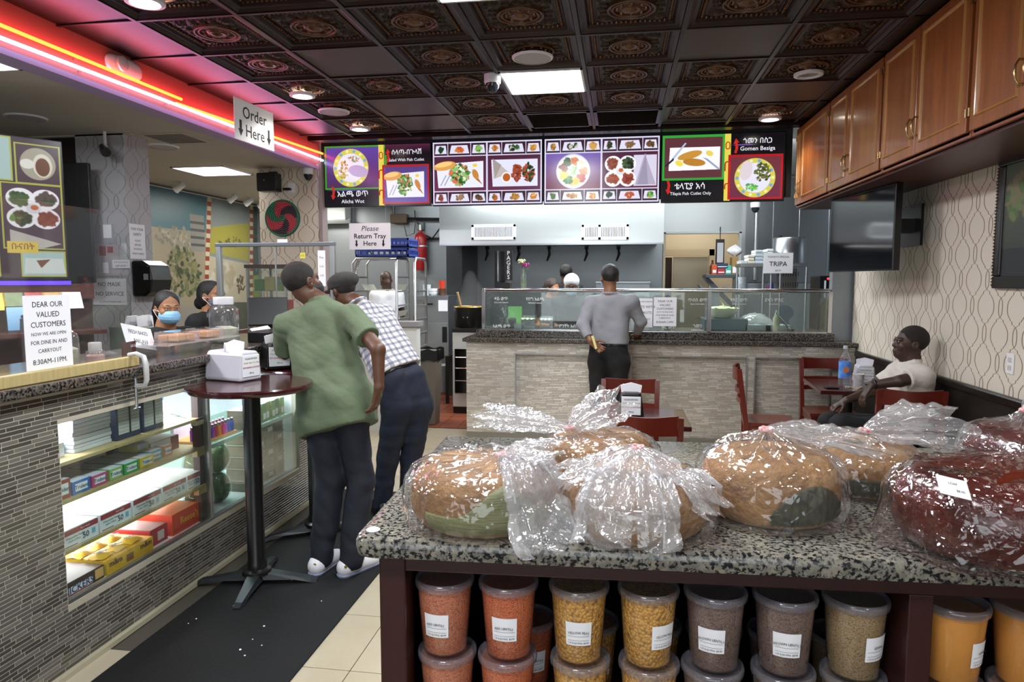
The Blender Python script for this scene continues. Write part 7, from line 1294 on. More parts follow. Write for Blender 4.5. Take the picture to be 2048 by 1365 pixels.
def jar_proto(kind, label, x, y, z, rz, words, prot={}):
    r, h = .0505, .14
    t = thing('plastic_jar', label, 'jar', (x, y, z), rz); W = wm(t)
    def put(b, nm, m, **k): b.v = [tuple(W @ Vector(v)) for v in b.v]; return b.build(nm, m, t, **k)
    put(MB().lathe([(r * .8, .001), (r * .86, .004), (r * 1.06, h - .002), (r * 1.06, h)], 40, cap1=False), 'jar_wall', JARP, smooth=45)
    top = h * (.93 if kind == 'turmeric' else .965); k = .984
    b = MB(); b.lathe([(r * .78, .003), (r * .85 * k, .007), (r * 1.045 * k, top - .004), (r * 1.0 * k, top)], 40, cap1=False); b.lathe([(r * 1.0 * k, top), (r * .5, top + .001), (.001, top + .002)], 40, cap0=False, cap1=False); put(b, 'contents', JM[kind], smooth=60)
    b = MB(); b.lathe([(r * 1.10, h - .010), (r * 1.14, h - .008), (r * 1.15, h + .000), (r * 1.12, h + .005), (r * 1.06, h + .006), (r * 1.02, h + .0025), (r * .98, h + .0015), (r * .6, h + .001), (.001, h + .001)], 44, cap0=False, cap1=False); put(b, 'lid', LIDP, smooth=60)
    a0, a1, z0, z1 = -PI / 2 - .5, -PI / 2 + .5, .042, .088
    rad = lambda zz: r * (.86 + .2 * (zz - .004) / (h - .006)) + .0006
    ST = put(MB().grid(9, 2, lambda u, v: (rad(z0 + (z1 - z0) * v) * math.cos(a0 + (a1 - a0) * u), rad(z0 + (z1 - z0) * v) * math.sin(a0 + (a1 - a0) * u), z0 + (z1 - z0) * v)), 'sticker', PAPER, smooth=60)
    b = MB()
    for zz in (.060, .052):
        b.grid(9, 2, lambda u, v: ((rad(zz) + .0004) * math.cos(a0 + .08 + (a1 - a0 - .16) * u), (rad(zz) + .0004) * math.sin(a0 + .08 + (a1 - a0 - .16) * u), zz + .0006 * v))
    put(b, 'sticker_rule', mat('rule_grey', '70707a', .6), kind='stuff')
    FT = lambda u, zz: W @ frame(((rad(zz) + .0011) * math.cos(-PI / 2 + u), (rad(zz) + .0011) * math.sin(-PI / 2 + u), zz), (math.cos(u), math.sin(u), 0), (0, 0, 1))
    text(words, INK, t, .0062, FT(0, .068), bold=.01)
    for u, s in ((-.3, '1.25 lb'), (0, '$3.99/lb'), (.3, '$4.99')): text(s, INK, t, .0046, FT(u, .0475), bold=.01 if u > .2 else 0)
    return t
SHZ = .735
JX = (-.33, -.205, -.07, .06, .183, .308, .432)
KINDS = ('salmon', 'orange', 'yellow', 'yellow', 'brown', 'brown', 'tan'); WORDS = ('RED LENTILS', 'RED LENTILS', 'YELLOW PEAS', 'YELLOW PEAS', 'BROWN LENTILS', 'BROWN LENTILS', 'SESAME'); TURN = (-.12, -.02, .05, .62, -.25, -.1, .6)
NMS = ('salmon pink lentils at the left end', 'orange lentils, second from the left', 'yellow split peas, third from the left', 'yellow split peas, fourth from the left', 'brown lentils, fifth from the left', 'brown lentils, sixth from the left', 'tan seeds, last before the divider')
GRJ = 'jars of pulses on the island shelf'; protos = {}
for i, (x, k) in enumerate(zip(JX, KINDS)):
    y = 1.285 + .045 * (x - .4) + .012
    for lv in (0, 1):
        z = SHZ + lv * .1475; lab = ('lower' if lv == 0 else 'upper') + f' jar of {NMS[i]}'
        px_, py_ = x + (0 if lv else R.uniform(-.004, .004)), y + (0 if lv else .004)
        rz = TURN[i] if lv else R.uniform(-.5, .5) + (1 if i > 3 else 0)
        if k not in protos: protos[k] = jar_proto(k, lab, px_, py_, z, rz, WORDS[i]); protos[k]['group'] = GRJ
        else: dup(protos[k], (px_, py_, z), rz, lab, GRJ)
    if 0 < i < 7: dup(protos[k], (x + .02, y + .15, SHZ), .4, f'second row jar behind the {NMS[i]}', 'second row of jars')
tj = jar_proto('turmeric', 'upper jar of orange turmeric powder right of the divider', .60, 1.305, SHZ + .1475, .75, 'TURMERIC'); tj['group'] = 'jars of turmeric on the island shelf'
for x, z, l in ((.60, SHZ, 'lower jar of orange turmeric powder right of the divider'), (.725, SHZ + .1475, 'upper jar of turmeric powder at the right edge of the picture'), (.725, SHZ, 'lower jar of turmeric powder at the right edge of the picture')): dup(tj, (x, 1.307 + .04 * (x - .6), z), .3, l, 'jars of turmeric on the island shelf')

# ------------------------------------------------------------------ big round loaves tied in clear bags
CRUST = mat('golden_crust', 'a07748', .62, var=(16, .9), c2='74502c', bump=(75, .8)); CRUSTR = mat('red_glazed_crust', '5a1a0c', .25, coat=.4, var=(9, 1), c2='2c0b06', bump=(45, .6)); LEAFM = mat('ensete_leaf', '7f8054', .55, var=(12, .6, (1, 1, 6)), c2='5c6040', bump=(30, .4, (1, 1, 10))); LEAFD = mat('dark_ensete_leaf', '3c3c28', .5, var=(12, .6), c2='25271b', bump=(30, .4))
BAG = clear('bag_film', 'fcfbfb', .035, .8, .10, [(10, .6, 'e'), (25, .5, 'e'), (60, .2, 'r')]); BAGT = clear('bag_film_bunched', 'f8f7f8', .19, .9, .12, [(13, .7, 'e'), (30, .55, 'e'), (70, .2, 'r')]); BAGR = clear('bag_film_tight', 'fcf6f6', .012, .8, .09, [(14, .8, 'e'), (34, .6, 'e'), (70, .2, 'r')]); TIE = mat('red_white_tie', 'c04a50', .5, var=(120, 1), c2='e8d8d8')
def loaf(label, x, y, r, h, seed, crust=CRUST, leaf=None, lm=None, squash=(1, 1), rf=.36):
    """thing: bread > crust, leaf ; returns root"""
    t = thing('bread_loaf', label, 'bread', (x, y, ZB)); f1, f2 = wav(seed, 6, 16), wav(seed + 50, 8, 48)
    S = SDF((x - r - .04, y - r - .04, ZB - .01), (x + r + .04, y + r + .04, ZB + h + .05), .005); rr = r - h * rf
    def d(X, Y, Z):
        q = np.sqrt(((X - x) / squash[0]) ** 2 + ((Y - y) / squash[1]) ** 2); c = h * .5; dz = np.abs(Z - (ZB + c)) - (c - h * rf); dq = q - rr
        return np.minimum(np.maximum(dq, dz), 0) + np.sqrt(np.maximum(dq, 0) ** 2 + np.maximum(dz, 0) ** 2) - h * rf - .012 * np.clip(1 - (q / r) ** 2, 0, 1)
    S.fill(d, 'u'); S.disp(lambda a, b_, c: .007 * f1(a, b_, c) + .0035 * f2(a, b_, c)); S.fill(lambda X, Y, Z: ZB + .0015 - Z + 0 * X + 0 * Y, 'i'); S.build('crust', crust, t)
    if leaf:
        a0, a1, top = leaf; b = MB(); N = 36
        def lf(u, v):
            q = a0 + (a1 - a0) * u; zz = v * top(u) * h; c = h * .5; k = max(0, abs(zz - c) - (c - h * .36)); ro = rr + math.sqrt(max(0, (h * .36) ** 2 - k * k)) + .005 + .007 * f1(x + r * math.cos(q), y + r * math.sin(q), ZB + zz) * -1 + .0012 * math.sin(70 * u)
            return (x + squash[0] * ro * math.cos(q), y + squash[1] * ro * math.sin(q), ZB + .002 + zz)
        b.grid(N, 10, lf); o = b.build('leaf', lm or LEAFM, t, smooth=70); o.modifiers.new('thick', 'SOLIDIFY').thickness = .0015
    return t
def bag(label, x, y, r, h, seed, neck, tails, squash=(1, 1), corners=(), film=BAG, tightness=.006, gather=1.0):
    """film draped over the loaf up to the tie; tails: list of (direction, length, width, droop) sheets of bunched film beyond it"""
    t = thing('plastic_bag', label, 'plastic bag', (x, y, ZB), group='clear bags on the island'); f = wav(seed, 7, 34, True); f2 = wav(seed + 9, 6, 90, True); N = Vector(neck); ph = R.random() * 6
    prof = [(.55, .001), (.93, .002), (1.0, .02), (1.025, .25), (1.03, .5), (1.0, .74), (.90, .93), (.74, 1.04)]
    def pt(u, v):
        q = 2 * PI * u; 
        if v < .62:
            k = v / .62 * (len(prof) - 1); i = min(int(k), len(prof) - 2); a = k - i; pr = prof[i][0] * (1 - a) + prof[i + 1][0] * a; pz = prof[i][1] * (1 - a) + prof[i + 1][1] * a
            p = Vector((x + squash[0] * (r + tightness) * pr * math.cos(q), y + squash[1] * (r + tightness) * pr * math.sin(q), ZB + max(.001, h * pz)))
            am = .010 * min(1, v * 2.2)
        else:
            a = (v - .62) / .38; s = prof[-1][0] * (1 - a) ** 1.25 + .035 * a; c = Vector((x, y, ZB + h * 1.04)).lerp(N, a ** 1.1); pl = 1 + .16 * math.sin(a * PI) ** .6 * math.sin(13 * q + ph) + .10 * math.sin(a * PI) * math.sin(23 * q + 2 * ph)
            p = Vector((c.x + squash[0] * r * s * pl * math.cos(q), c.y + squash[1] * r * s * pl * math.sin(q), c.z - .012 * gather * math.sin(a * PI) * (1 - a) + .004 * math.sin(13 * q + ph))); am = .010 * (1 - a) + .002
        o = Vector((p.x - x, p.y - y, (p.z - ZB - h * .5) * .8)); o.normalize(); e = am * (.6 + .7 * f(p.x, p.y, p.z) + .35 * f2(p.x, p.y, p.z))
        p += o * (e if v > .1 else max(0, e * .3))
        for (cx, cy, cz, rad, push) in corners:
            dd = (Vector((cx, cy, cz)) - p).length
            if dd < rad: p += (Vector((cx, cy, cz)) - Vector((x, y, cz))).normalized() * push * (1 - dd / rad) ** 1.3
        if v > .5 and math.hypot((p.x - x) / squash[0], (p.y - y) / squash[1]) < r * .8: p.z = max(p.z, ZB + h + .006 + .004 * math.sin(9 * u * 6))
        p.z = max(p.z, ZB + .0008); return p
    b = MB(); b.grid(150, 62, pt, wrap=True); b.build('film', film, t, smooth=75)
    MB().tube([N + Vector((.012 * math.cos(i * PI / 5), .012 * math.sin(i * PI / 5), .002 * (i % 2))) for i in range(10)], .004, 6, closed=True).build('tie', TIE, t, smooth=60)
    for ti, (dr, L, wd, droop, fl) in enumerate(tails):
        D = Vector(dr).normalized(); S_ = D.cross(Vector((0, 0, 1)) if abs(D.z) < .9 else Vector((0, 1, 0))).normalized(); U_ = S_.cross(D); g1, g2 = wav(seed + ti * 7 + 3, 7, 46, True), wav(seed + ti + 21, 6, 100, True); ph2 = R.random() * 6
        def tp(u, v, D=D, S_=S_, U_=U_, L=L, wd=wd, droop=droop, fl=fl, g1=g1, g2=g2, ph2=ph2):
            q = 2 * PI * u; rad = .010 + wd * (v ** .75) * (1 - .12 * v * v); pl = 1 + .20 * (1 - v * .5) * math.sin(11 * q + ph2) * min(1, v * 3)
            th = (.24 + .76 * fl) * (1 - .35 * v); c = N + D * (L * v) - Vector((0, 0, droop * v * v))
            p = c + S_ * (rad * pl * math.cos(q)) + U_ * (rad * pl * th * math.sin(q)); a = .016 * min(1, v * 2)
            p += (S_ * math.cos(q) + U_ * math.sin(q)) * a * (.8 * g1(p.x, p.y, p.z) + .5 * g2(p.x, p.y, p.z)) + D * (.02 * v ** 3 * math.sin(5 * q + ph2))
            dx, dy = (p.x - x) / (squash[0] * (r + .022)), (p.y - y) / (squash[1] * (r + .022)); rho = math.hypot(dx, dy)
            if rho < 1 and p.z < ZB + h + .012:      # lie on the loaf, not in it
                if rho > .8: p.x, p.y = x + (p.x - x) / rho, y + (p.y - y) / rho
                else: p.z = ZB + h + .014 + .012 * abs(math.sin(9 * q))
            p.z = max(p.z, ZB + .003); return p
        b = MB(); b.grid(110, 44, tp, wrap=True); b.build('bag_tail', BAGT, t, smooth=75)
    return t
# front row
loaf('golden loaf with a pale green leaf round its foot, front left', -.255, 1.292, .143, .108, 1, leaf=(-2.2, -.5, lambda u: .24 + .5 * max(0, math.sin((u - .25) * PI / .75)) ** 2 + .16))
bag('clear bag with a long tail folded down its right side, front left loaf', -.255, 1.292, .147, .11, 2, (-.215, 1.27, ZB + .128), [((.55, -.62, -.15), .17, .078, .095, .15), ((.5, -.1, .25), .10, .055, .03, .5)])
loaf('golden loaf under a fan of bunched film, front middle', .033, 1.305, .138, .09, 11)
bag('clear bag gathered on top with film fanning down, front middle loaf', .033, 1.305, .142, .094, 12, (.035, 1.28, ZB + .15), [((-.12, -.7, -.42), .155, .092, .05, .22), ((.75, -.45, -.3), .16, .045, .03, .45), ((-.7, -.15, -.2), .13, .05, .02, .4)])
loaf('golden loaf with a dark leaf on its right front, third in the front row', .297, 1.405, .130, .118, 21, leaf=(-1.75, -.55, lambda u: .25 + .5 * math.sin(u * PI) ** .8), lm=LEAFD)
bag('clear bag tied with a red and white wire at its top, third loaf', .297, 1.405, .134, .121, 22, (.29, 1.41, ZB + .165), [((.9, .1, .0), .20, .068, .03, .45)], gather=-.2)
loaf('large dark red glazed loaf in the front right corner', .648, 1.27, .172, .135, 31, CRUSTR, squash=(1.0, .82), rf=.48)
rb_ = bag('tight clear bag with a price sticker round the red glazed loaf', .648, 1.27, .175, .135, 32, (.77, 1.33, ZB + .165), [((.8, .3, .1), .12, .06, .03, .6)], squash=(1.0, .82), corners=((.52, 1.13, ZB + .01, .07, .045), (.465, 1.27, ZB + .02, .06, .03)), tightness=.003, film=BAGR)
Ms = frame((.522, 1.158, ZB + .135), (.82, .1, -.2), (.1, .72, .62)); MB().slab(Ms, .05, .035, .0006).build('price_sticker', PAPER, rb_); text('LOAF', INK, rb_, .006, Ms @ Matrix.Translation((0, .006, .0009))); text('$8.00', INK, rb_, .006, Ms @ Matrix.Translation((.01, -.006, .0009)))
# back row
loaf('golden loaf mostly hidden behind the two front left loaves', -.045, 1.66, .13, .08, 41)
bag('clear bag with wide puffed tails to left and up, back left loaf', -.045, 1.66, .134, .084, 42, (-.115, 1.62, ZB + .11), [((-.97, .1, .1), .21, .065, .0, .55), ((.5, .3, .25), .13, .08, .0, .8)])
loaf('golden loaf with a dark leaf, behind between the third and the red loaf', .535, 1.62, .125, .09, 51, leaf=(-2.3, -1.0, lambda u: .5), lm=LEAFD)
bag('clear bag with a tall rounded tail, behind the red glazed loaf', .535, 1.62, .129, .093, 52, (.535, 1.60, ZB + .13), [((.75, .05, .12), .18, .09, .02, .85)])
loaf('dark red glazed loaf at the right edge behind', .93, 1.72, .13, .115, 61, CRUSTR)
bag('clear bag round the red loaf at the right edge behind', .93, 1.72, .134, .118, 62, (.93, 1.74, ZB + .16), [((.5, .2, .2), .1, .06, .02, .6)])

# ================================================================== people
def V3(*a): return np.array(a[0] if len(a) == 1 else a, np.float32)
def unit(v): v = V3(v); return v / np.linalg.norm(v)
def pp(x, y, Y): return V3(onY(x, y, Y))
def hand(S, w, d, n, s, curl=(.35, .5, .4), k=1.0):
    """palm and five fingers: d to the fingers, n out of the palm, s to the thumb side"""
    d, n = unit(d), unit(n); n = unit(n - d * float(n @ d)); s_ = unit(np.cross(d, n)); s = s_ if float(s_ @ V3(s)) > 0 else -s_
    w = V3(w)
    for o in (.024, .008, -.008, -.023): S.cap(w + s * o * .55 * k, w + d * .082 * k + s * o * k, .0145 * k, .0115 * k, .012)
    for o, L, sp in ((.027, .070, .09), (.009, .079, .02), (-.010, .073, -.05), (-.028, .057, -.13)):
        p = w + d * .084 * k + s * o * k; a = 0
        for c, f, r in zip(curl, (.44, .31, .25), (.0088, .0080, .0070)):
            a += c; dd = unit((d + s * sp) * math.cos(a) + n * math.sin(a)); q = p + dd * L * f * k; S.cap(p, q, r * k, (r - .0006) * k, .005); p = q
    p = w + d * .02 * k + s * .02 * k; q = p + unit(d * .6 + s * .8 + n * .25) * .042 * k; S.cap(p, q, .0125 * k, .0105 * k, .01); r = q + unit(d * .9 + s * .35 + n * .45) * .032 * k; S.cap(q, r, .0105 * k, .009 * k, .006); S.cap(r, r + unit(d + n * .5 + s * .05) * .024 * k, .009 * k, .0075 * k, .005)
def head_frame(c, f, up=(0, 0, 1)):
    f = unit(f); u = V3(up); u = unit(u - f * float(u @ f)); r = np.cross(f, u); M = np.stack([r, f, u], 1); c = V3(c)
    return M, (lambda x, y, z: c + M @ V3(x, y, z))
def head(S, c, f, up=(0, 0, 1), k=1.0, fem=False):
    M, L = head_frame(c, f, up); E = lambda p, r, kk=.02, op='u': S.ell(L(*[v * k for v in p]), V3(r) * k, M, kk, op)
    E((0, -.012, .035), (.074, .094, .086)); E((0, .022, -.03), (.060, .070, .084), .03); E((0, .052, -.086), (.034, .034, .028), .03)
    for s in (-1, 1):
        E((s * .04, .058, -.028), (.024, .024, .024), .02); E((s * .031, .094, .004), (.016, .010, .0095), .012, 's'); E((s * .031, .081, .003), (.0125, .0115, .0105), .004); E((s * .031, .0835, .0112), (.015, .012, .0058), .004); E((s * .031, .083, -.0065), (.0135, .0105, .004), .004)
        S.cap(L(s * .014 * k, .09 * k, .02 * k), L(s * .046 * k, .078 * k, .02 * k), .007 * k, .006 * k, .014)
        E((s * .076, -.008, -.008), (.010, .022, .032), .008); E((s * .083, -.004, -.004), (.006, .011, .018), .006, 's'); E((s * .011, .094, -.034), (.008, .008, .006), .008)
    S.cap(L(0, .084 * k, .014 * k), L(0, .101 * k, -.028 * k), .008 * k, .0115 * k, .014); S.cap(L(-.018 * k, .086 * k, -.058 * k), L(.018 * k, .086 * k, -.058 * k), .0075 * k, None, .006); S.cap(L(-.015 * k, .086 * k, -.069 * k), L(.015 * k, .086 * k, -.069 * k), .0085 * k, None, .006); S.cap(L(-.024 * k, .098 * k, -.0635 * k), L(.024 * k, .098 * k, -.0635 * k), .003 * k, None, .004, 's')
    return M, L
def eyes(t, L, k=1.0):
    for s in (-1, 1):
        e = MB().lathe([(.001, -.0105), (.0075, -.0075), (.0105, 0), (.0075, .0075), (.001, .0105)], 12, L(s * .031 * k, .0838 * k, .002 * k)).build('eye', mat('eye_white', 'd8d2cc', .2), t, smooth=80)
        MB().tube([L(s * .014 * k, .0945 * k, .023 * k), L(s * .03 * k, .092 * k, .0285 * k), L(s * .047 * k, .081 * k, .0245 * k)], [.0022, .003, .0016], 6).build('eyebrow', mat('black_hair', '0f0b09'), t, smooth=60)
        p = L(s * .031 * k, .0922 * k, .002 * k); MB().lathe([(.001, -.005), (.0045, -.003), (.0055, 0), (.0045, .003), (.001, .005)], 10, p).build('iris', mat('iris_dark', '1a0f0a', .15), e, smooth=80)
def hair(t, c, f, m, up=(0, 0, 1), k=1.0, style='short', seed=3, h=.006):
    M, L = head_frame(c, f, up); S = SDF(V3(c) - .24, V3(c) + .24, h); E = lambda p, r, kk=.01, op='u': S.ell(L(*[v * k for v in p]), V3(r) * k, M, kk, op)
    E((0, -.018, .038), (.081, .098, .091))
    if style == 'short': E((0, .075, -.055), (.10, .095, .105), .012, 's'); E((0, -.02, -.12), (.2, .2, .085), .01, 's')
    if style in ('long', 'bun'):
        E((0, -.045, -.02), (.078, .075, .085), .03); E((0, .085, -.045), (.085, .095, .112), .012, 's')
        if style == 'long':
            S.cap(L(-.03 * k, -.09 * k, -.03 * k), L(-.02 * k, -.10 * k, -.17 * k), .05 * k, .045 * k, .03); S.cap(L(.02 * k, -.085 * k, -.03 * k), L(.01 * k, -.11 * k, -.17 * k), .05 * k, .04 * k, .03)
        else: E((0, -.115, -.045), (.05, .048, .05), .02)
    if style == 'net': E((0, .085, -.07), (.12, .10, .12), .01, 's'); S.ell(L(0, -.02 * k, .055 * k), V3(.092, .105, .09) * k, M, .02)
    if style == 'net': E((0, .11, -.05), (.085, .09, .095), .01, 's')
    f1 = wav(seed, 8, 120 if style != 'long' else 60); S.disp(lambda a, b, c_: .0025 * f1(a, b, c_)); return S.build('hair_net' if style == 'net' else 'hair', m, t)
SKIN = lambda n, c: mat('skin_' + n, c, .48, sss=.08, var=(30, .06), bump=(150, .06))
def person(label, J, skin, shirt=None, trousers=None, h=.007, k=1.0, sleeve=.55, shirt_r=1.0, hem=.12, collar=True, tuck=False, folds=.006, shoes=None, hands=None, hair_=None, cat='person', legs=True, loc=None, long_legs=True, face_eyes=False):
    """J holds world joints: pelvis, chest, neck, head, face, sL/sR, eL/eR, wL/wR, hL/hR, kL/kR, aL/aR"""
    J = {a: V3(b) for a, b in J.items()}; base = loc or (float(J['pelvis'][0]), float(J['pelvis'][1]), 0); t = thing('person', label, cat, base)
    pts = np.stack([b for a, b in J.items() if a != 'face' and a != 'up']); lo, hi = pts.min(0) - .24, pts.max(0) + .24; lo[2] = max(lo[2], -.02)
    pe, chs, nk = J['pelvis'], J['chest'], J['neck']; T = unit(nk - pe); r = J['sR'] - J['sL']; r = unit(r - T * float(r @ T)); fw = np.cross(T, r); up = J.get('up', V3(0, 0, 1))
    rp = unit(J['hR'] - J['hL'])
    S = SDF(lo, hi, h); M, L = head(S, J['head'], J['face'], up, k)
    S.cap(L(0, -.022 * k, -.05 * k), nk, .052 * k, .056 * k, .03); S.cap(nk, chs, .055 * k, .06 * k, .04)
    for s in (-1, 1): S.cap(chs + r * s * .06 * k, pe + rp * s * .05 * k, .06 * k, .065 * k, .05); S.cap(nk - T * .03, J['sL' if s < 0 else 'sR'], .038 * k, .042 * k, .03)
    for q in 'LR':
        S.cap(J['s' + q], J['e' + q], .050 * k, .038 * k, .02); S.cap(J['e' + q], J['w' + q], .039 * k, .0255 * k, .015)
        if hands and q in hands: a = hands[q]; S.cap(J['w' + q], J['w' + q] + unit(a[0]) * .02, .0255 * k, .02 * k, .012); hand(S, J['w' + q] + unit(a[0]) * .012, a[0], a[1], a[2], a[3] if len(a) > 3 else (.35, .5, .4), k)
        if legs: S.cap(J['h' + q], J['k' + q], .065 * k, .05 * k, .03); S.cap(J['k' + q], J['a' + q], .05 * k, .036 * k, .02); S.cap(J['a' + q], J['a' + q] + J.get('t' + q, V3(0, .1, 0)) * .6 - V3(0, 0, .035), .034 * k, .024 * k, .02)
    S.build('body', skin, t)
    if face_eyes: eyes(t, L, k)
    f1, f2 = wav(len(label), 7, 13), wav(len(label) + 3, 6, 26, True)
    if shirt is not None:
        C = SDF(lo, hi, max(h, .007)); q_ = shirt_r
        for s in (-1, 1):
            sh = J['sL' if s < 0 else 'sR']; hp = pe + rp * s * .075 * k * q_
            C.cap(chs + r * s * .085 * k + T * .05, hp - T * hem, .108 * k * q_, .118 * k * q_, .09); C.cap(hp, J['hL' if s < 0 else 'hR'] - T * .02, .125 * k * q_, .128 * k * q_, .06) if hem > .1 else None; C.cap(nk - T * .055 * k, sh - T * .005, .062 * k, .066 * k, .05)
            e = J['eL' if s < 0 else 'eR']; wv = J['wL' if s < 0 else 'wR']
            if sleeve <= 1: m_ = sh + (e - sh) * sleeve; C.cap(sh, m_, .068 * k, .064 * k, .035); 
            else: C.cap(sh, e, .068 * k, .053 * k, .035); m_ = e + (wv - e) * (sleeve - 1); C.cap(e, m_, .053 * k, .042 * k, .02)
        C.disp(lambda a, b, c: folds * (f1(a, b, c) + .9 * f2(a, b, c)), .05)
        for s in (-1, 1):      # cut the sleeve ends and open the cuffs
            q = 'L' if s < 0 else 'R'; sh, e, wv = J['s' + q], J['e' + q], J['w' + q]
            d_ = unit(e - sh) if sleeve <= 1 else unit(wv - e); m_ = (sh + (e - sh) * sleeve if sleeve <= 1 else e + (wv - e) * (sleeve - 1)) + d_ * .01
            sl = C.sl(m_ - .13, m_ + .13); X, Y, Z = C.co(sl); pd = (X - m_[0]) * d_[0] + (Y - m_[1]) * d_[1] + (Z - m_[2]) * d_[2]; rad = np.sqrt(np.maximum((X - m_[0]) ** 2 + (Y - m_[1]) ** 2 + (Z - m_[2]) ** 2 - pd ** 2, 0))
            C.F[sl] = np.where((rad < .1) & (pd > -.03), np.maximum(C.F[sl], pd), C.F[sl])
        hz = pe - T * hem; C.fill(lambda X, Y, Z: -((X - hz[0]) * T[0] + (Y - hz[1]) * T[1] + (Z - hz[2]) * T[2]), 'i')
        C.cap(nk + T * .10, nk - T * .012, .06 * k, .058 * k, .012, 's')
        if collar:
            a = nk - T * .010; M2 = np.stack([r, fw, T], 1)
            for i in range(14): q0, q1 = i * PI / 7, (i + 1) * PI / 7; f = lambda q: a + M2 @ V3(.066 * k * math.cos(q), .066 * k * math.sin(q) + .004, .018 - .03 * max(0, math.sin(q))); C.cap(f(q0), f(q1), .0085, .0085, .014)
        C.build('shirt', shirt, t)
    if trousers is not None and legs:
        B = SDF(lo, hi, max(h, .008))
        for s in (-1, 1):
            q = 'L' if s < 0 else 'R'; B.cap(pe + rp * s * .07 * k + T * .06, J['h' + q], .105 * k, .104 * k, .06); B.cap(J['h' + q], J['k' + q], .098 * k, .073 * k, .035); B.cap(J['k' + q], J['a' + q] - (unit(J['a' + q] - J['k' + q])) * -.02, .073 * k, .06 * k, .02)
        B.disp(lambda a, b, c: folds * .8 * (f1(a, b, c) + f2(a, b, c)), .05); wz = pe + T * .13 * k; B.fill(lambda X, Y, Z: (X - wz[0]) * T[0] + (Y - wz[1]) * T[1] + (Z - wz[2]) * T[2], 'i'); az = float(min(J['aL'][2], J['aR'][2])) - .048; B.fill(lambda X, Y, Z: az - Z + 0 * X + 0 * Y, 'i'); B.build('trousers', trousers, t)
        if tuck:
            G = SDF(lo, hi, max(h, .008)); G.F = B.F - .007; c_ = pe + T * .115 * k; G.fill(lambda X, Y, Z: np.abs((X - c_[0]) * T[0] + (Y - c_[1]) * T[1] + (Z - c_[2]) * T[2]) - .019, 'i'); G.build('belt', mat('belt_leather', '15130f', .35), t)
    if legs:
        sm, so = shoes or (BLACK, BLACK)
        for q in 'LR':
            a = J['a' + q]; d = J.get('t' + q, V3(0, .1, 0)); d = unit(V3(d[0], d[1], 0)); g = V3(a[0], a[1], 0); W = SDF(g - V3(.2, .2, .02), g + V3(.2, .2, .2), .007)
            W.cap(g - d * .035 + V3(0, 0, .06), a + V3(0, 0, .012), .042, .046, .03); W.cap(g - d * .04 + V3(0, 0, .048), g + d * .15 + V3(0, 0, .04), .04, .036, .03); W.cap(g + d * .05 + V3(0, 0, .06), g + d * .12 + V3(0, 0, .045), .04, .035, .02); W.fill(lambda X, Y, Z: .022 - Z + 0 * X + 0 * Y, 'i'); o = W.build('shoe', sm, t)
            W2 = SDF(g - V3(.2, .2, .02), g + V3(.2, .2, .1), .006); W2.cap(g - d * .045 + V3(0, 0, .03), g + d * .155 + V3(0, 0, .03), .044, .041, .01); W2.fill(lambda X, Y, Z: np.maximum(.001 - Z, Z - .026) + 0 * X + 0 * Y, 'i'); W2.build('sole', so, o)
    if hair_: hair(t, J['head'], J['face'], hair_[1], up, k, hair_[0], h=max(.0055, h * .8))
    return t, L, (T, r, fw)
def face_mask(t, c, f, m, k=1.0, up=(0, 0, 1), loop=None):
    M, L = head_frame(c, f, up); S = SDF(V3(c) - .17, V3(c) + .17, .0045); S.ell(L(0, .028 * k, -.05 * k), V3(.069, .092, .064) * k, M, 0); S.cap(L(0, .098 * k, -.022 * k), L(0, .102 * k, -.062 * k), .017 * k, .02 * k, .03)
    S.fill(lambda X, Y, Z: -((X - L(0, .015 * k, 0)[0]) * M[0, 1] + (Y - L(0, .015 * k, 0)[1]) * M[1, 1] + (Z - L(0, .015 * k, 0)[2]) * M[2, 1]), 'i'); tp = L(0, 0, -.012 * k); S.fill(lambda X, Y, Z: (X - tp[0]) * M[0, 2] + (Y - tp[1]) * M[1, 2] + (Z - tp[2]) * M[2, 2], 'i')
    uz = M[:, 2]; S.disp(lambda a, b, c_: .0016 * np.abs(np.sin((a * uz[0] + b * uz[1] + c_ * uz[2]) * 170)), .03); o = S.build('face_mask', m, t)
    for s in (-1, 1):
        for z in (-.02, -.08): MB().tube([L(s * .06 * k, .03 * k, z * k), L(s * .078 * k, .005, z * .5 * k), L(s * .086 * k, -.02 * k, -.01 * k)], .0016, 5).build('ear_loop', loop or PAPER, o)
HBLK = mat('black_hair', '0f0b09', .45, bump=(160, .6)); HGREY = mat('cropped_hair', '1f1613', .7, bump=(260, .8))
DENIM = mat('dark_denim', '10131f', .8, var=(9, .5), c2='181e30', bump=(220, .2)); BLKC = mat('black_cloth', '0d0d0f', .85, bump=(160, .2)); BLKS = mat('black_shirt_cloth', '101012', .85, bump=(160, .2))
S1, S2, S3, S4 = SKIN('deep', '5a3a28'), SKIN('mid', '7a5238'), SKIN('brown', '9a6a4a'), SKIN('dark', '3f2a20')
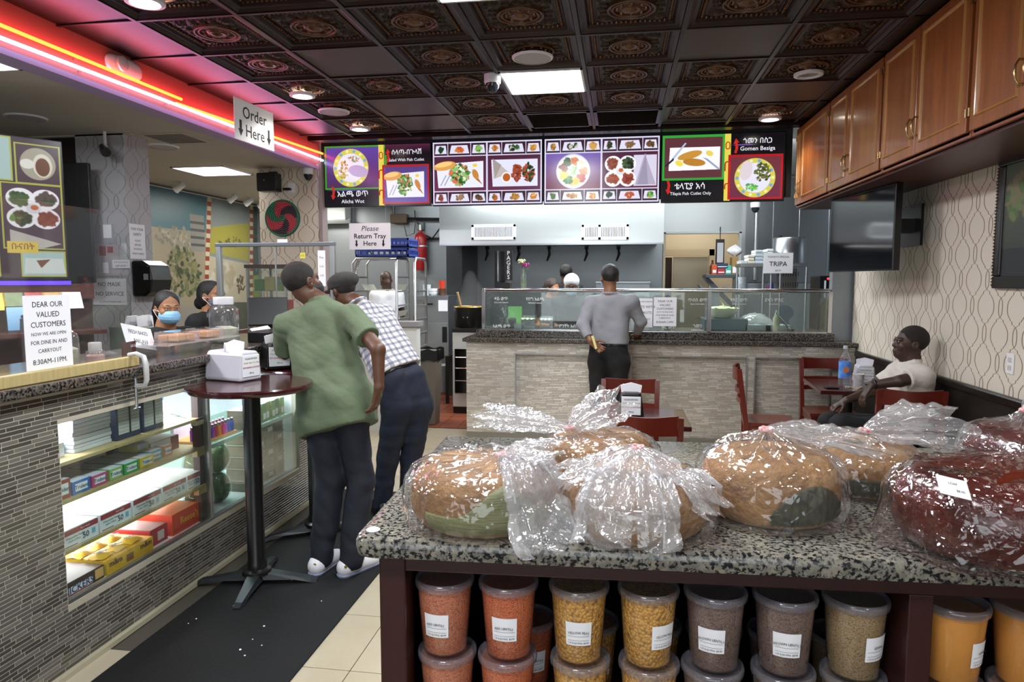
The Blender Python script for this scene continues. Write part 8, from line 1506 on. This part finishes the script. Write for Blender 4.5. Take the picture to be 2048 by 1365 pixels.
# man in the green shirt, leaning on the far bar table
G = lambda x, y, Y: pp(x, y, Y)
J = dict(pelvis=G(672, 800, 3.60), chest=G(640, 672, 3.74), neck=G(638, 606, 3.76), head=G(605, 566, 3.76), face=(.42, .88, .2), up=(-.22, 0, 1), sL=G(572, 652, 3.74), sR=G(704, 634, 3.68), eL=G(566, 733, 3.86), wL=(-1.70, 4.02, 1.13), eR=G(756, 700, 3.50), wR=G(758, 775, 3.47),
    hL=G(640, 836, 3.58), hR=G(700, 834, 3.58), kL=(-1.565, 3.54, .50), kR=(-1.39, 3.55, .50), aL=(-1.60, 3.46, .09), aR=(-1.425, 3.46, .09), tL=(.02, .1, 0), tR=(.055, .09, 0))
gm, L, _ = person('man in a short-sleeved green shirt and white trainers leaning on a bar table', J, S1, mat('green_linen', '5f6c53', .85, var=(7, .25), c2='525f49', bump=(13, .9)), DENIM, .0065, 1.0, .62, 1.04, .17, True, folds=.011, shoes=(mat('trainer_white', 'dcdce2', .45), mat('clear_sole', '8a90a8', .15)), hands={'R': ((-.25, .05, -1), (-.9, .2, 0), (0, 1, 0), (.3, .4, .3)), 'L': ((-.6, .8, -.1), (0, 0, -1), (.8, .6, 0))}, hair_=('short', HGREY), face_eyes=True)
face_mask(gm, J['head'], J['face'], mat('mask_black', '15151a', .7), up=J['up'], loop=BLACK)
for q, x in (('L', -1.60), ('R', -1.425)): MB().lathe([(.009, 0), (.008, .003)], 10, (x, 3.384, .075), M=Matrix.Rotation(PI / 2, 4, 'X')).build('heel_badge', mat('badge_gold', 'b09a40', .3, .6), gm)
# man in the checked shirt and flat cap, bent forward behind him
PD = bpy.data.materials.new('checked_cloth'); PD.use_nodes = True
J = dict(pelvis=G(812, 772, 4.50), chest=G(757, 668, 4.62), neck=G(716, 608, 4.64), head=G(684, 583, 4.66), face=(-.86, .42, -.22), sL=G(712, 650, 4.50), sR=G(770, 630, 4.80), eL=G(668, 715, 4.60), wL=(-1.78, 4.85, 1.1), eR=G(720, 700, 4.9), wR=(-1.7, 5.0, 1.1),
    hL=G(795, 815, 4.44), hR=G(836, 812, 4.56), kL=G(775, 920, 4.42), kR=G(822, 920, 4.55), aL=G(765, 1030, 4.40), aR=G(815, 1025, 4.5), tL=(-.07, .08, 0), tR=(-.06, .08, 0))
for q in 'LR': J['a' + q][2] = .09
pm, L, (T, r_, f_) = person('man in a blue and white checked shirt and grey flat cap bending forward', J, S1, PD, mat('navy_denim', '121724', .8, var=(9, .5), c2='1d2540', bump=(220, .2)), .008, 1.0, 1.5, 1.0, -.115, True, True, .008, hands={'L': ((-.7, .7, -.2), (0, 0, -1), (.7, .7, 0))}, hair_=('short', HGREY), face_eyes=True)
nt = PD.node_tree; bs = nt.nodes['Principled BSDF']; bs.inputs['Roughness'].default_value = .85; gp0 = nd(nt, 'ShaderNodeNewGeometry'); cur = None
for ax, cols in ((r_ * .9 + f_ * .43, (('2f3a66', 0, .42, .55), ('b8785a', .68, .74, .35))), (T, (('2f3a66', 0, .42, .55), ('b8785a', .68, .74, .35)))):
    dt = nd(nt, 'ShaderNodeVectorMath', operation='DOT_PRODUCT'); nt.links.new(gp0.outputs['Position'], dt.inputs[0]); dt.inputs[1].default_value = tuple(float(v) for v in ax); fr = nd(nt, 'ShaderNodeMath', operation='FLOORED_MODULO'); dv = nd(nt, 'ShaderNodeMath', operation='DIVIDE'); dv.inputs[1].default_value = .045; nt.links.new(dt.outputs['Value'], dv.inputs[0]); nt.links.new(dv.outputs[0], fr.inputs[0]); fr.inputs[1].default_value = 1
    for c, a, b_, al in cols:
        g1_ = nd(nt, 'ShaderNodeMath', operation='GREATER_THAN'); g1_.inputs[1].default_value = a; l1_ = nd(nt, 'ShaderNodeMath', operation='LESS_THAN'); l1_.inputs[1].default_value = b_; nt.links.new(fr.outputs[0], g1_.inputs[0]); nt.links.new(fr.outputs[0], l1_.inputs[0]); mu = nd(nt, 'ShaderNodeMath', operation='MULTIPLY'); nt.links.new(g1_.outputs[0], mu.inputs[0]); nt.links.new(l1_.outputs[0], mu.inputs[1]); m2 = nd(nt, 'ShaderNodeMath', operation='MULTIPLY'); nt.links.new(mu.outputs[0], m2.inputs[0]); m2.inputs[1].default_value = al
        mx = nd(nt, 'ShaderNodeMix', data_type='RGBA'); nt.links.new(m2.outputs[0], mx.inputs[0]); mx.inputs[7].default_value = lin(c)
        if cur is None: mx.inputs[6].default_value = lin('dcdad8')
        else: nt.links.new(cur, mx.inputs[6])
        cur = mx.outputs[2]
nt.links.new(cur, bs.inputs['Base Color'])
M, L = head_frame(J['head'], J['face']); S = SDF(V3(J['head']) - .22, V3(J['head']) + .22, .006); S.ell(L(0, -.015, .065), (.093, .118, .062), M); S.ell(L(0, -.05, .07), (.098, .095, .05), M, .03); S.ell(L(0, .0, .03), (.086, .108, .03), M, .02); f = wav(77, 6, 40); S.disp(lambda a, b, c: .003 * f(a, b, c)); cp = S.build('flat_cap', mat('cap_cloth', '3f3c3a', .9, bump=(220, .4)), pm)
S = SDF(V3(J['head']) - .25, V3(J['head']) + .25, .006); S.ell(L(0, .10, .022), (.07, .07, .014), M); S.build('cap_brim', mat('brim_cloth', '5a4038', .85, bump=(220, .4)), cp); MB().lathe([(.006, 0), (.004, .004)], 8, L(.09, -.03, .08)).build('cap_stud', ALU, cp)
face_mask(pm, J['head'], J['face'], mat('mask_black', '15151a', .7), loop=BLACK)
# man in the grey shirt at the serving counter
J = dict(pelvis=G(1216, 712, 6.40), chest=G(1219, 632, 6.42), neck=G(1220, 588, 6.41), head=G(1219, 556, 6.43), face=(-.25, .95, .02), sL=G(1182, 606, 6.40), sR=G(1262, 604, 6.42), eL=G(1166, 650, 6.30), wL=G(1181, 682, 6.2), eR=G(1281, 644, 6.48), wR=(.16, 6.74, 1.075),
    hL=G(1199, 725, 6.40), hR=G(1237, 725, 6.40), kL=(-.19, 6.39, .48), kR=(.0, 6.39, .48), aL=(-.20, 6.36, .09), aR=(-.0, 6.36, .09), tL=(-.02, .1, 0), tR=(.03, .1, 0))
gy, L, _ = person('man in a grey shirt and black trousers standing at the serving counter', J, S2, mat('grey_shirt_cloth', '84848a', .8, bump=(12, .8)), BLKC, .0062, 1.0, 1.72, .93, -.115, True, True, .008, hands={'L': ((.75, .1, -.65), (.2, -.9, .2), (.3, .2, 1), (.5, .6, .5)), 'R': ((.1, 1, -.1), (0, 0, -1), (-1, 0, 0))}, hair_=('short', HBLK), face_eyes=True)
face_mask(gy, J['head'], J['face'], mat('mask_blue', '8fb8d8', .7))
p = J['wL'] + V3(.035, -.03, -.01); t = MB().cbox(p, (.02, .03, .12), 0, Matrix.Rotation(-.3, 3, 'Y')).build('folded_paper', mat('yellow_paper', 'd8cf8a', .7), label='folded yellow paper held behind the back of the man in grey', cat='paper', loc=tuple(float(v) for v in p))
# seated man in white
J = dict(pelvis=(1.97, 5.08, .56), chest=(1.985, 5.08, .86), neck=(1.975, 5.08, 1.045), head=(1.965, 5.08, 1.165), face=(-.97, -.02, .16), sL=(1.985, 4.91, .965), sR=(1.985, 5.25, .965), eL=G(1800, 763, 4.88), wL=G(1744, 770, 4.92), eR=(1.80, 5.28, .80), wR=(1.62, 5.22, .74),
    hL=(1.93, 5.0, .545), hR=(1.93, 5.17, .545), kL=(1.52, 5.0, .60), kR=(1.50, 5.2, .58), aL=(1.60, 5.02, .09), aR=(1.55, 5.2, .09), tL=(-.1, .01, 0), tR=(-.1, .0, 0))
st, L, _ = person('seated man in a white short-sleeved shirt leaning back against the wallpaper', J, S4, mat('white_shirt_cloth', 'd4ccc4', .85, bump=(14, .8)), BLKC, .006, 1.0, .6, 1.02, .02, True, False, .011, hands={'L': ((-.55, -.1, -.8), (.8, .1, -.5), (0, 1, .1), (.3, .4, .3)), 'R': ((-.8, 0, -.5), (0, .1, -1), (0, -1, 0))}, hair_=('short', HGREY), face_eyes=True)
d = unit(J['wL'] - J['eL']); M = frame(J['wL'] - d * .02, np.cross(d, (0, 0, 1)), np.cross(np.cross(d, (0, 0, 1)), d)); w_ = MB(); w_.tube([M @ Vector((.031 * math.cos(i * PI / 8), .031 * math.sin(i * PI / 8), 0)) for i in range(16)], .008, 6, closed=True); w_.build('watch_strap', BLACK, st, smooth=60); MB().lathe([(.017, 0), (.018, .004), (.015, .008)], 14, M @ Vector((0, .03, 0)), M=Matrix.Rotation(-PI / 2, 4, 'X')).build('watch_case', ALU, st)
# the two women behind the cashier counter
def w_pose(hx, hy, Y, dz, face, turn):
    c = pp(hx, hy, Y); r = V3(math.cos(turn), math.sin(turn), 0); z = float(c[2])
    J = dict(head=c, face=face, neck=c + V3(-.02, 0, -.125), chest=c + V3(-.03, .0, -.30), pelvis=V3(c[0] - .04, c[1], z - .68)); J['sL'] = J['neck'] - r * .155 - V3(0, 0, .07); J['sR'] = J['neck'] + r * .155 - V3(0, 0, .07)
    for s, q in ((-1, 'L'), (1, 'R')):
        J['h' + q] = J['pelvis'] + r * s * .085 - V3(0, 0, .04); J['a' + q] = V3(c[0] - .04, c[1], .09) + r * s * .09; J['k' + q] = (J['h' + q] + J['a' + q]) / 2; J['e' + q] = J['s' + q] + r * s * .05 - V3(0, 0, .27); J['w' + q] = J['e' + q] + V3(.1, 0, -.2); J['t' + q] = V3(.1, 0, 0)
    return J
J = w_pose(335, 617, 4.08, 0, (.80, -.58, -.05), -PI / 2 - .5 + PI); 
J['sL'], J['sR'] = J['neck'] + V3(.06, .135, -.07), J['neck'] + V3(-.05, -.14, -.075); J['eR'] = J['sR'] + V3(.0, -.03, -.24); J['wR'] = J['neck'] + V3(.075, -.05, -.17); J['eL'] = J['sL'] + V3(0, .03, -.25); J['wL'] = J['eL'] + V3(.14, -.02, -.08); J['hL'], J['hR'] = J['pelvis'] + V3(.02, .08, -.04), J['pelvis'] + V3(-.02, -.08, -.04)
w1, L, _ = person('woman with a light blue face mask behind the cashier counter', J, S3, BLKS, BLKC, .0062, .93, 1.5, .9, .08, False, False, .004, hands={'R': ((.25, .35, .9), (-.9, .2, .2), (.1, -.9, .2), (.3, .4, .3)), 'L': ((.8, -.5, -.1), (0, 0, -1), (0, -1, 0))}, hair_=('long', HBLK), face_eyes=True)
face_mask(w1, J['head'], J['face'], mat('surgical_blue', '8cbce0', .65), .95)
J = w_pose(424, 592, 4.74, 0, (.97, -.12, .12), 0); J['sL'], J['sR'] = J['neck'] + V3(.02, .15, -.07), J['neck'] + V3(-.02, -.15, -.07); J['hL'], J['hR'] = J['pelvis'] + V3(0, .085, -.04), J['pelvis'] + V3(0, -.085, -.04)
for q, s in (('L', 1), ('R', -1)): J['e' + q] = J['s' + q] + V3(.0, .04 * s, -.26); J['w' + q] = J['e' + q] + V3(.15, 0, -.06); J['a' + q] = V3(J['pelvis'][0], J['pelvis'][1] + .09 * s, .09); J['k' + q] = (J['h' + q] + J['a' + q]) / 2
w2, L, _ = person('woman with a dark patterned face mask, hair tied back, behind the counter', J, S3, BLKS, BLKC, .0062, .95, 1.5, .92, .08, False, False, .004, hands={'R': ((.8, .3, -.2), (0, 0, -1), (0, 1, 0)), 'L': ((.8, -.3, -.2), (0, 0, -1), (0, -1, 0))}, hair_=('bun', HBLK), face_eyes=True)
face_mask(w2, J['head'], J['face'], mat('mask_dots', '1c1c2a', .7, var=(120, 1), c2='8a8a98'), .97)
MB().tube([J['sR'] + V3(.03, -.065, -.03), J['sR'] + V3(.05, -.07, -.16), J['sR'] + V3(.04, -.06, -.3)], [.008, .011, .011], 6).build('sleeve_stripe', mat('stripe_ochre', 'a08430', .7), w2)
# kitchen staff
def cook(label, hx, hy, Y, face, turn, skin, top, hr, k=.97, mask=None, arms=None):
    c = pp(hx, hy, Y); r = V3(math.cos(turn), math.sin(turn), 0); fwd = V3(-math.sin(turn), math.cos(turn), 0); J = dict(head=c, face=face, neck=c - V3(0, 0, .12) - fwd * .02, chest=c - V3(0, 0, .30), pelvis=c - V3(0, 0, .68) - fwd * .02)
    for s, q in ((-1, 'L'), (1, 'R')):
        J['s' + q] = J['neck'] + r * s * .165 - V3(0, 0, .07); J['e' + q] = J['s' + q] + r * s * .05 - V3(0, 0, .26); J['w' + q] = J['e' + q] + fwd * .2 - r * s * .06 + V3(0, 0, .0); J['h' + q] = J['pelvis'] + r * s * .09 - V3(0, 0, .05); J['a' + q] = V3(J['h' + q][0], J['h' + q][1], .09); J['k' + q] = (J['h' + q] + J['a' + q]) / 2; J['t' + q] = fwd * .1
    t, L, _ = person(label, J, skin, top, BLKC, .01, k, .6, .97, .05, False, False, .005, hands={q: (fwd - V3(0, 0, .3), V3(0, 0, -1), r * (1 if q == 'L' else -1)) for q in 'LR'}, hair_=hr, face_eyes=True)
    if mask: face_mask(t, J['head'], J['face'], mask, k)
    return t
NET = mat('hair_net_white', 'e4e6e6', .8, bump=(200, .6))
cook('cook in a white hair net and pale blue mask behind the guard glass', 1143, 572, 7.95, (.05, -.97, -.2), PI, S1, BLKS, ('net', NET), mask=mat('mask_blue', '8fb8d8', .7))
cook('cook with brown hair in a bun turned sideways, left of the hair net', 1104, 577, 8.5, (.75, -.6, -.25), PI + .9, S3, BLKS, ('bun', mat('brown_hair', '2a1712', .5, bump=(160, .6))))
cook('person with short black hair standing behind the two cooks', 1133, 548, 8.9, (.3, .95, 0), -.3, S4, BLKS, ('short', HBLK))
cook('bald person in a white shirt working behind the tray rack', 772, 561, 8.75, (-.6, .7, -.5), .7, S4, mat('white_work_shirt', 'd8d8dc', .8), None)

flush_texts()
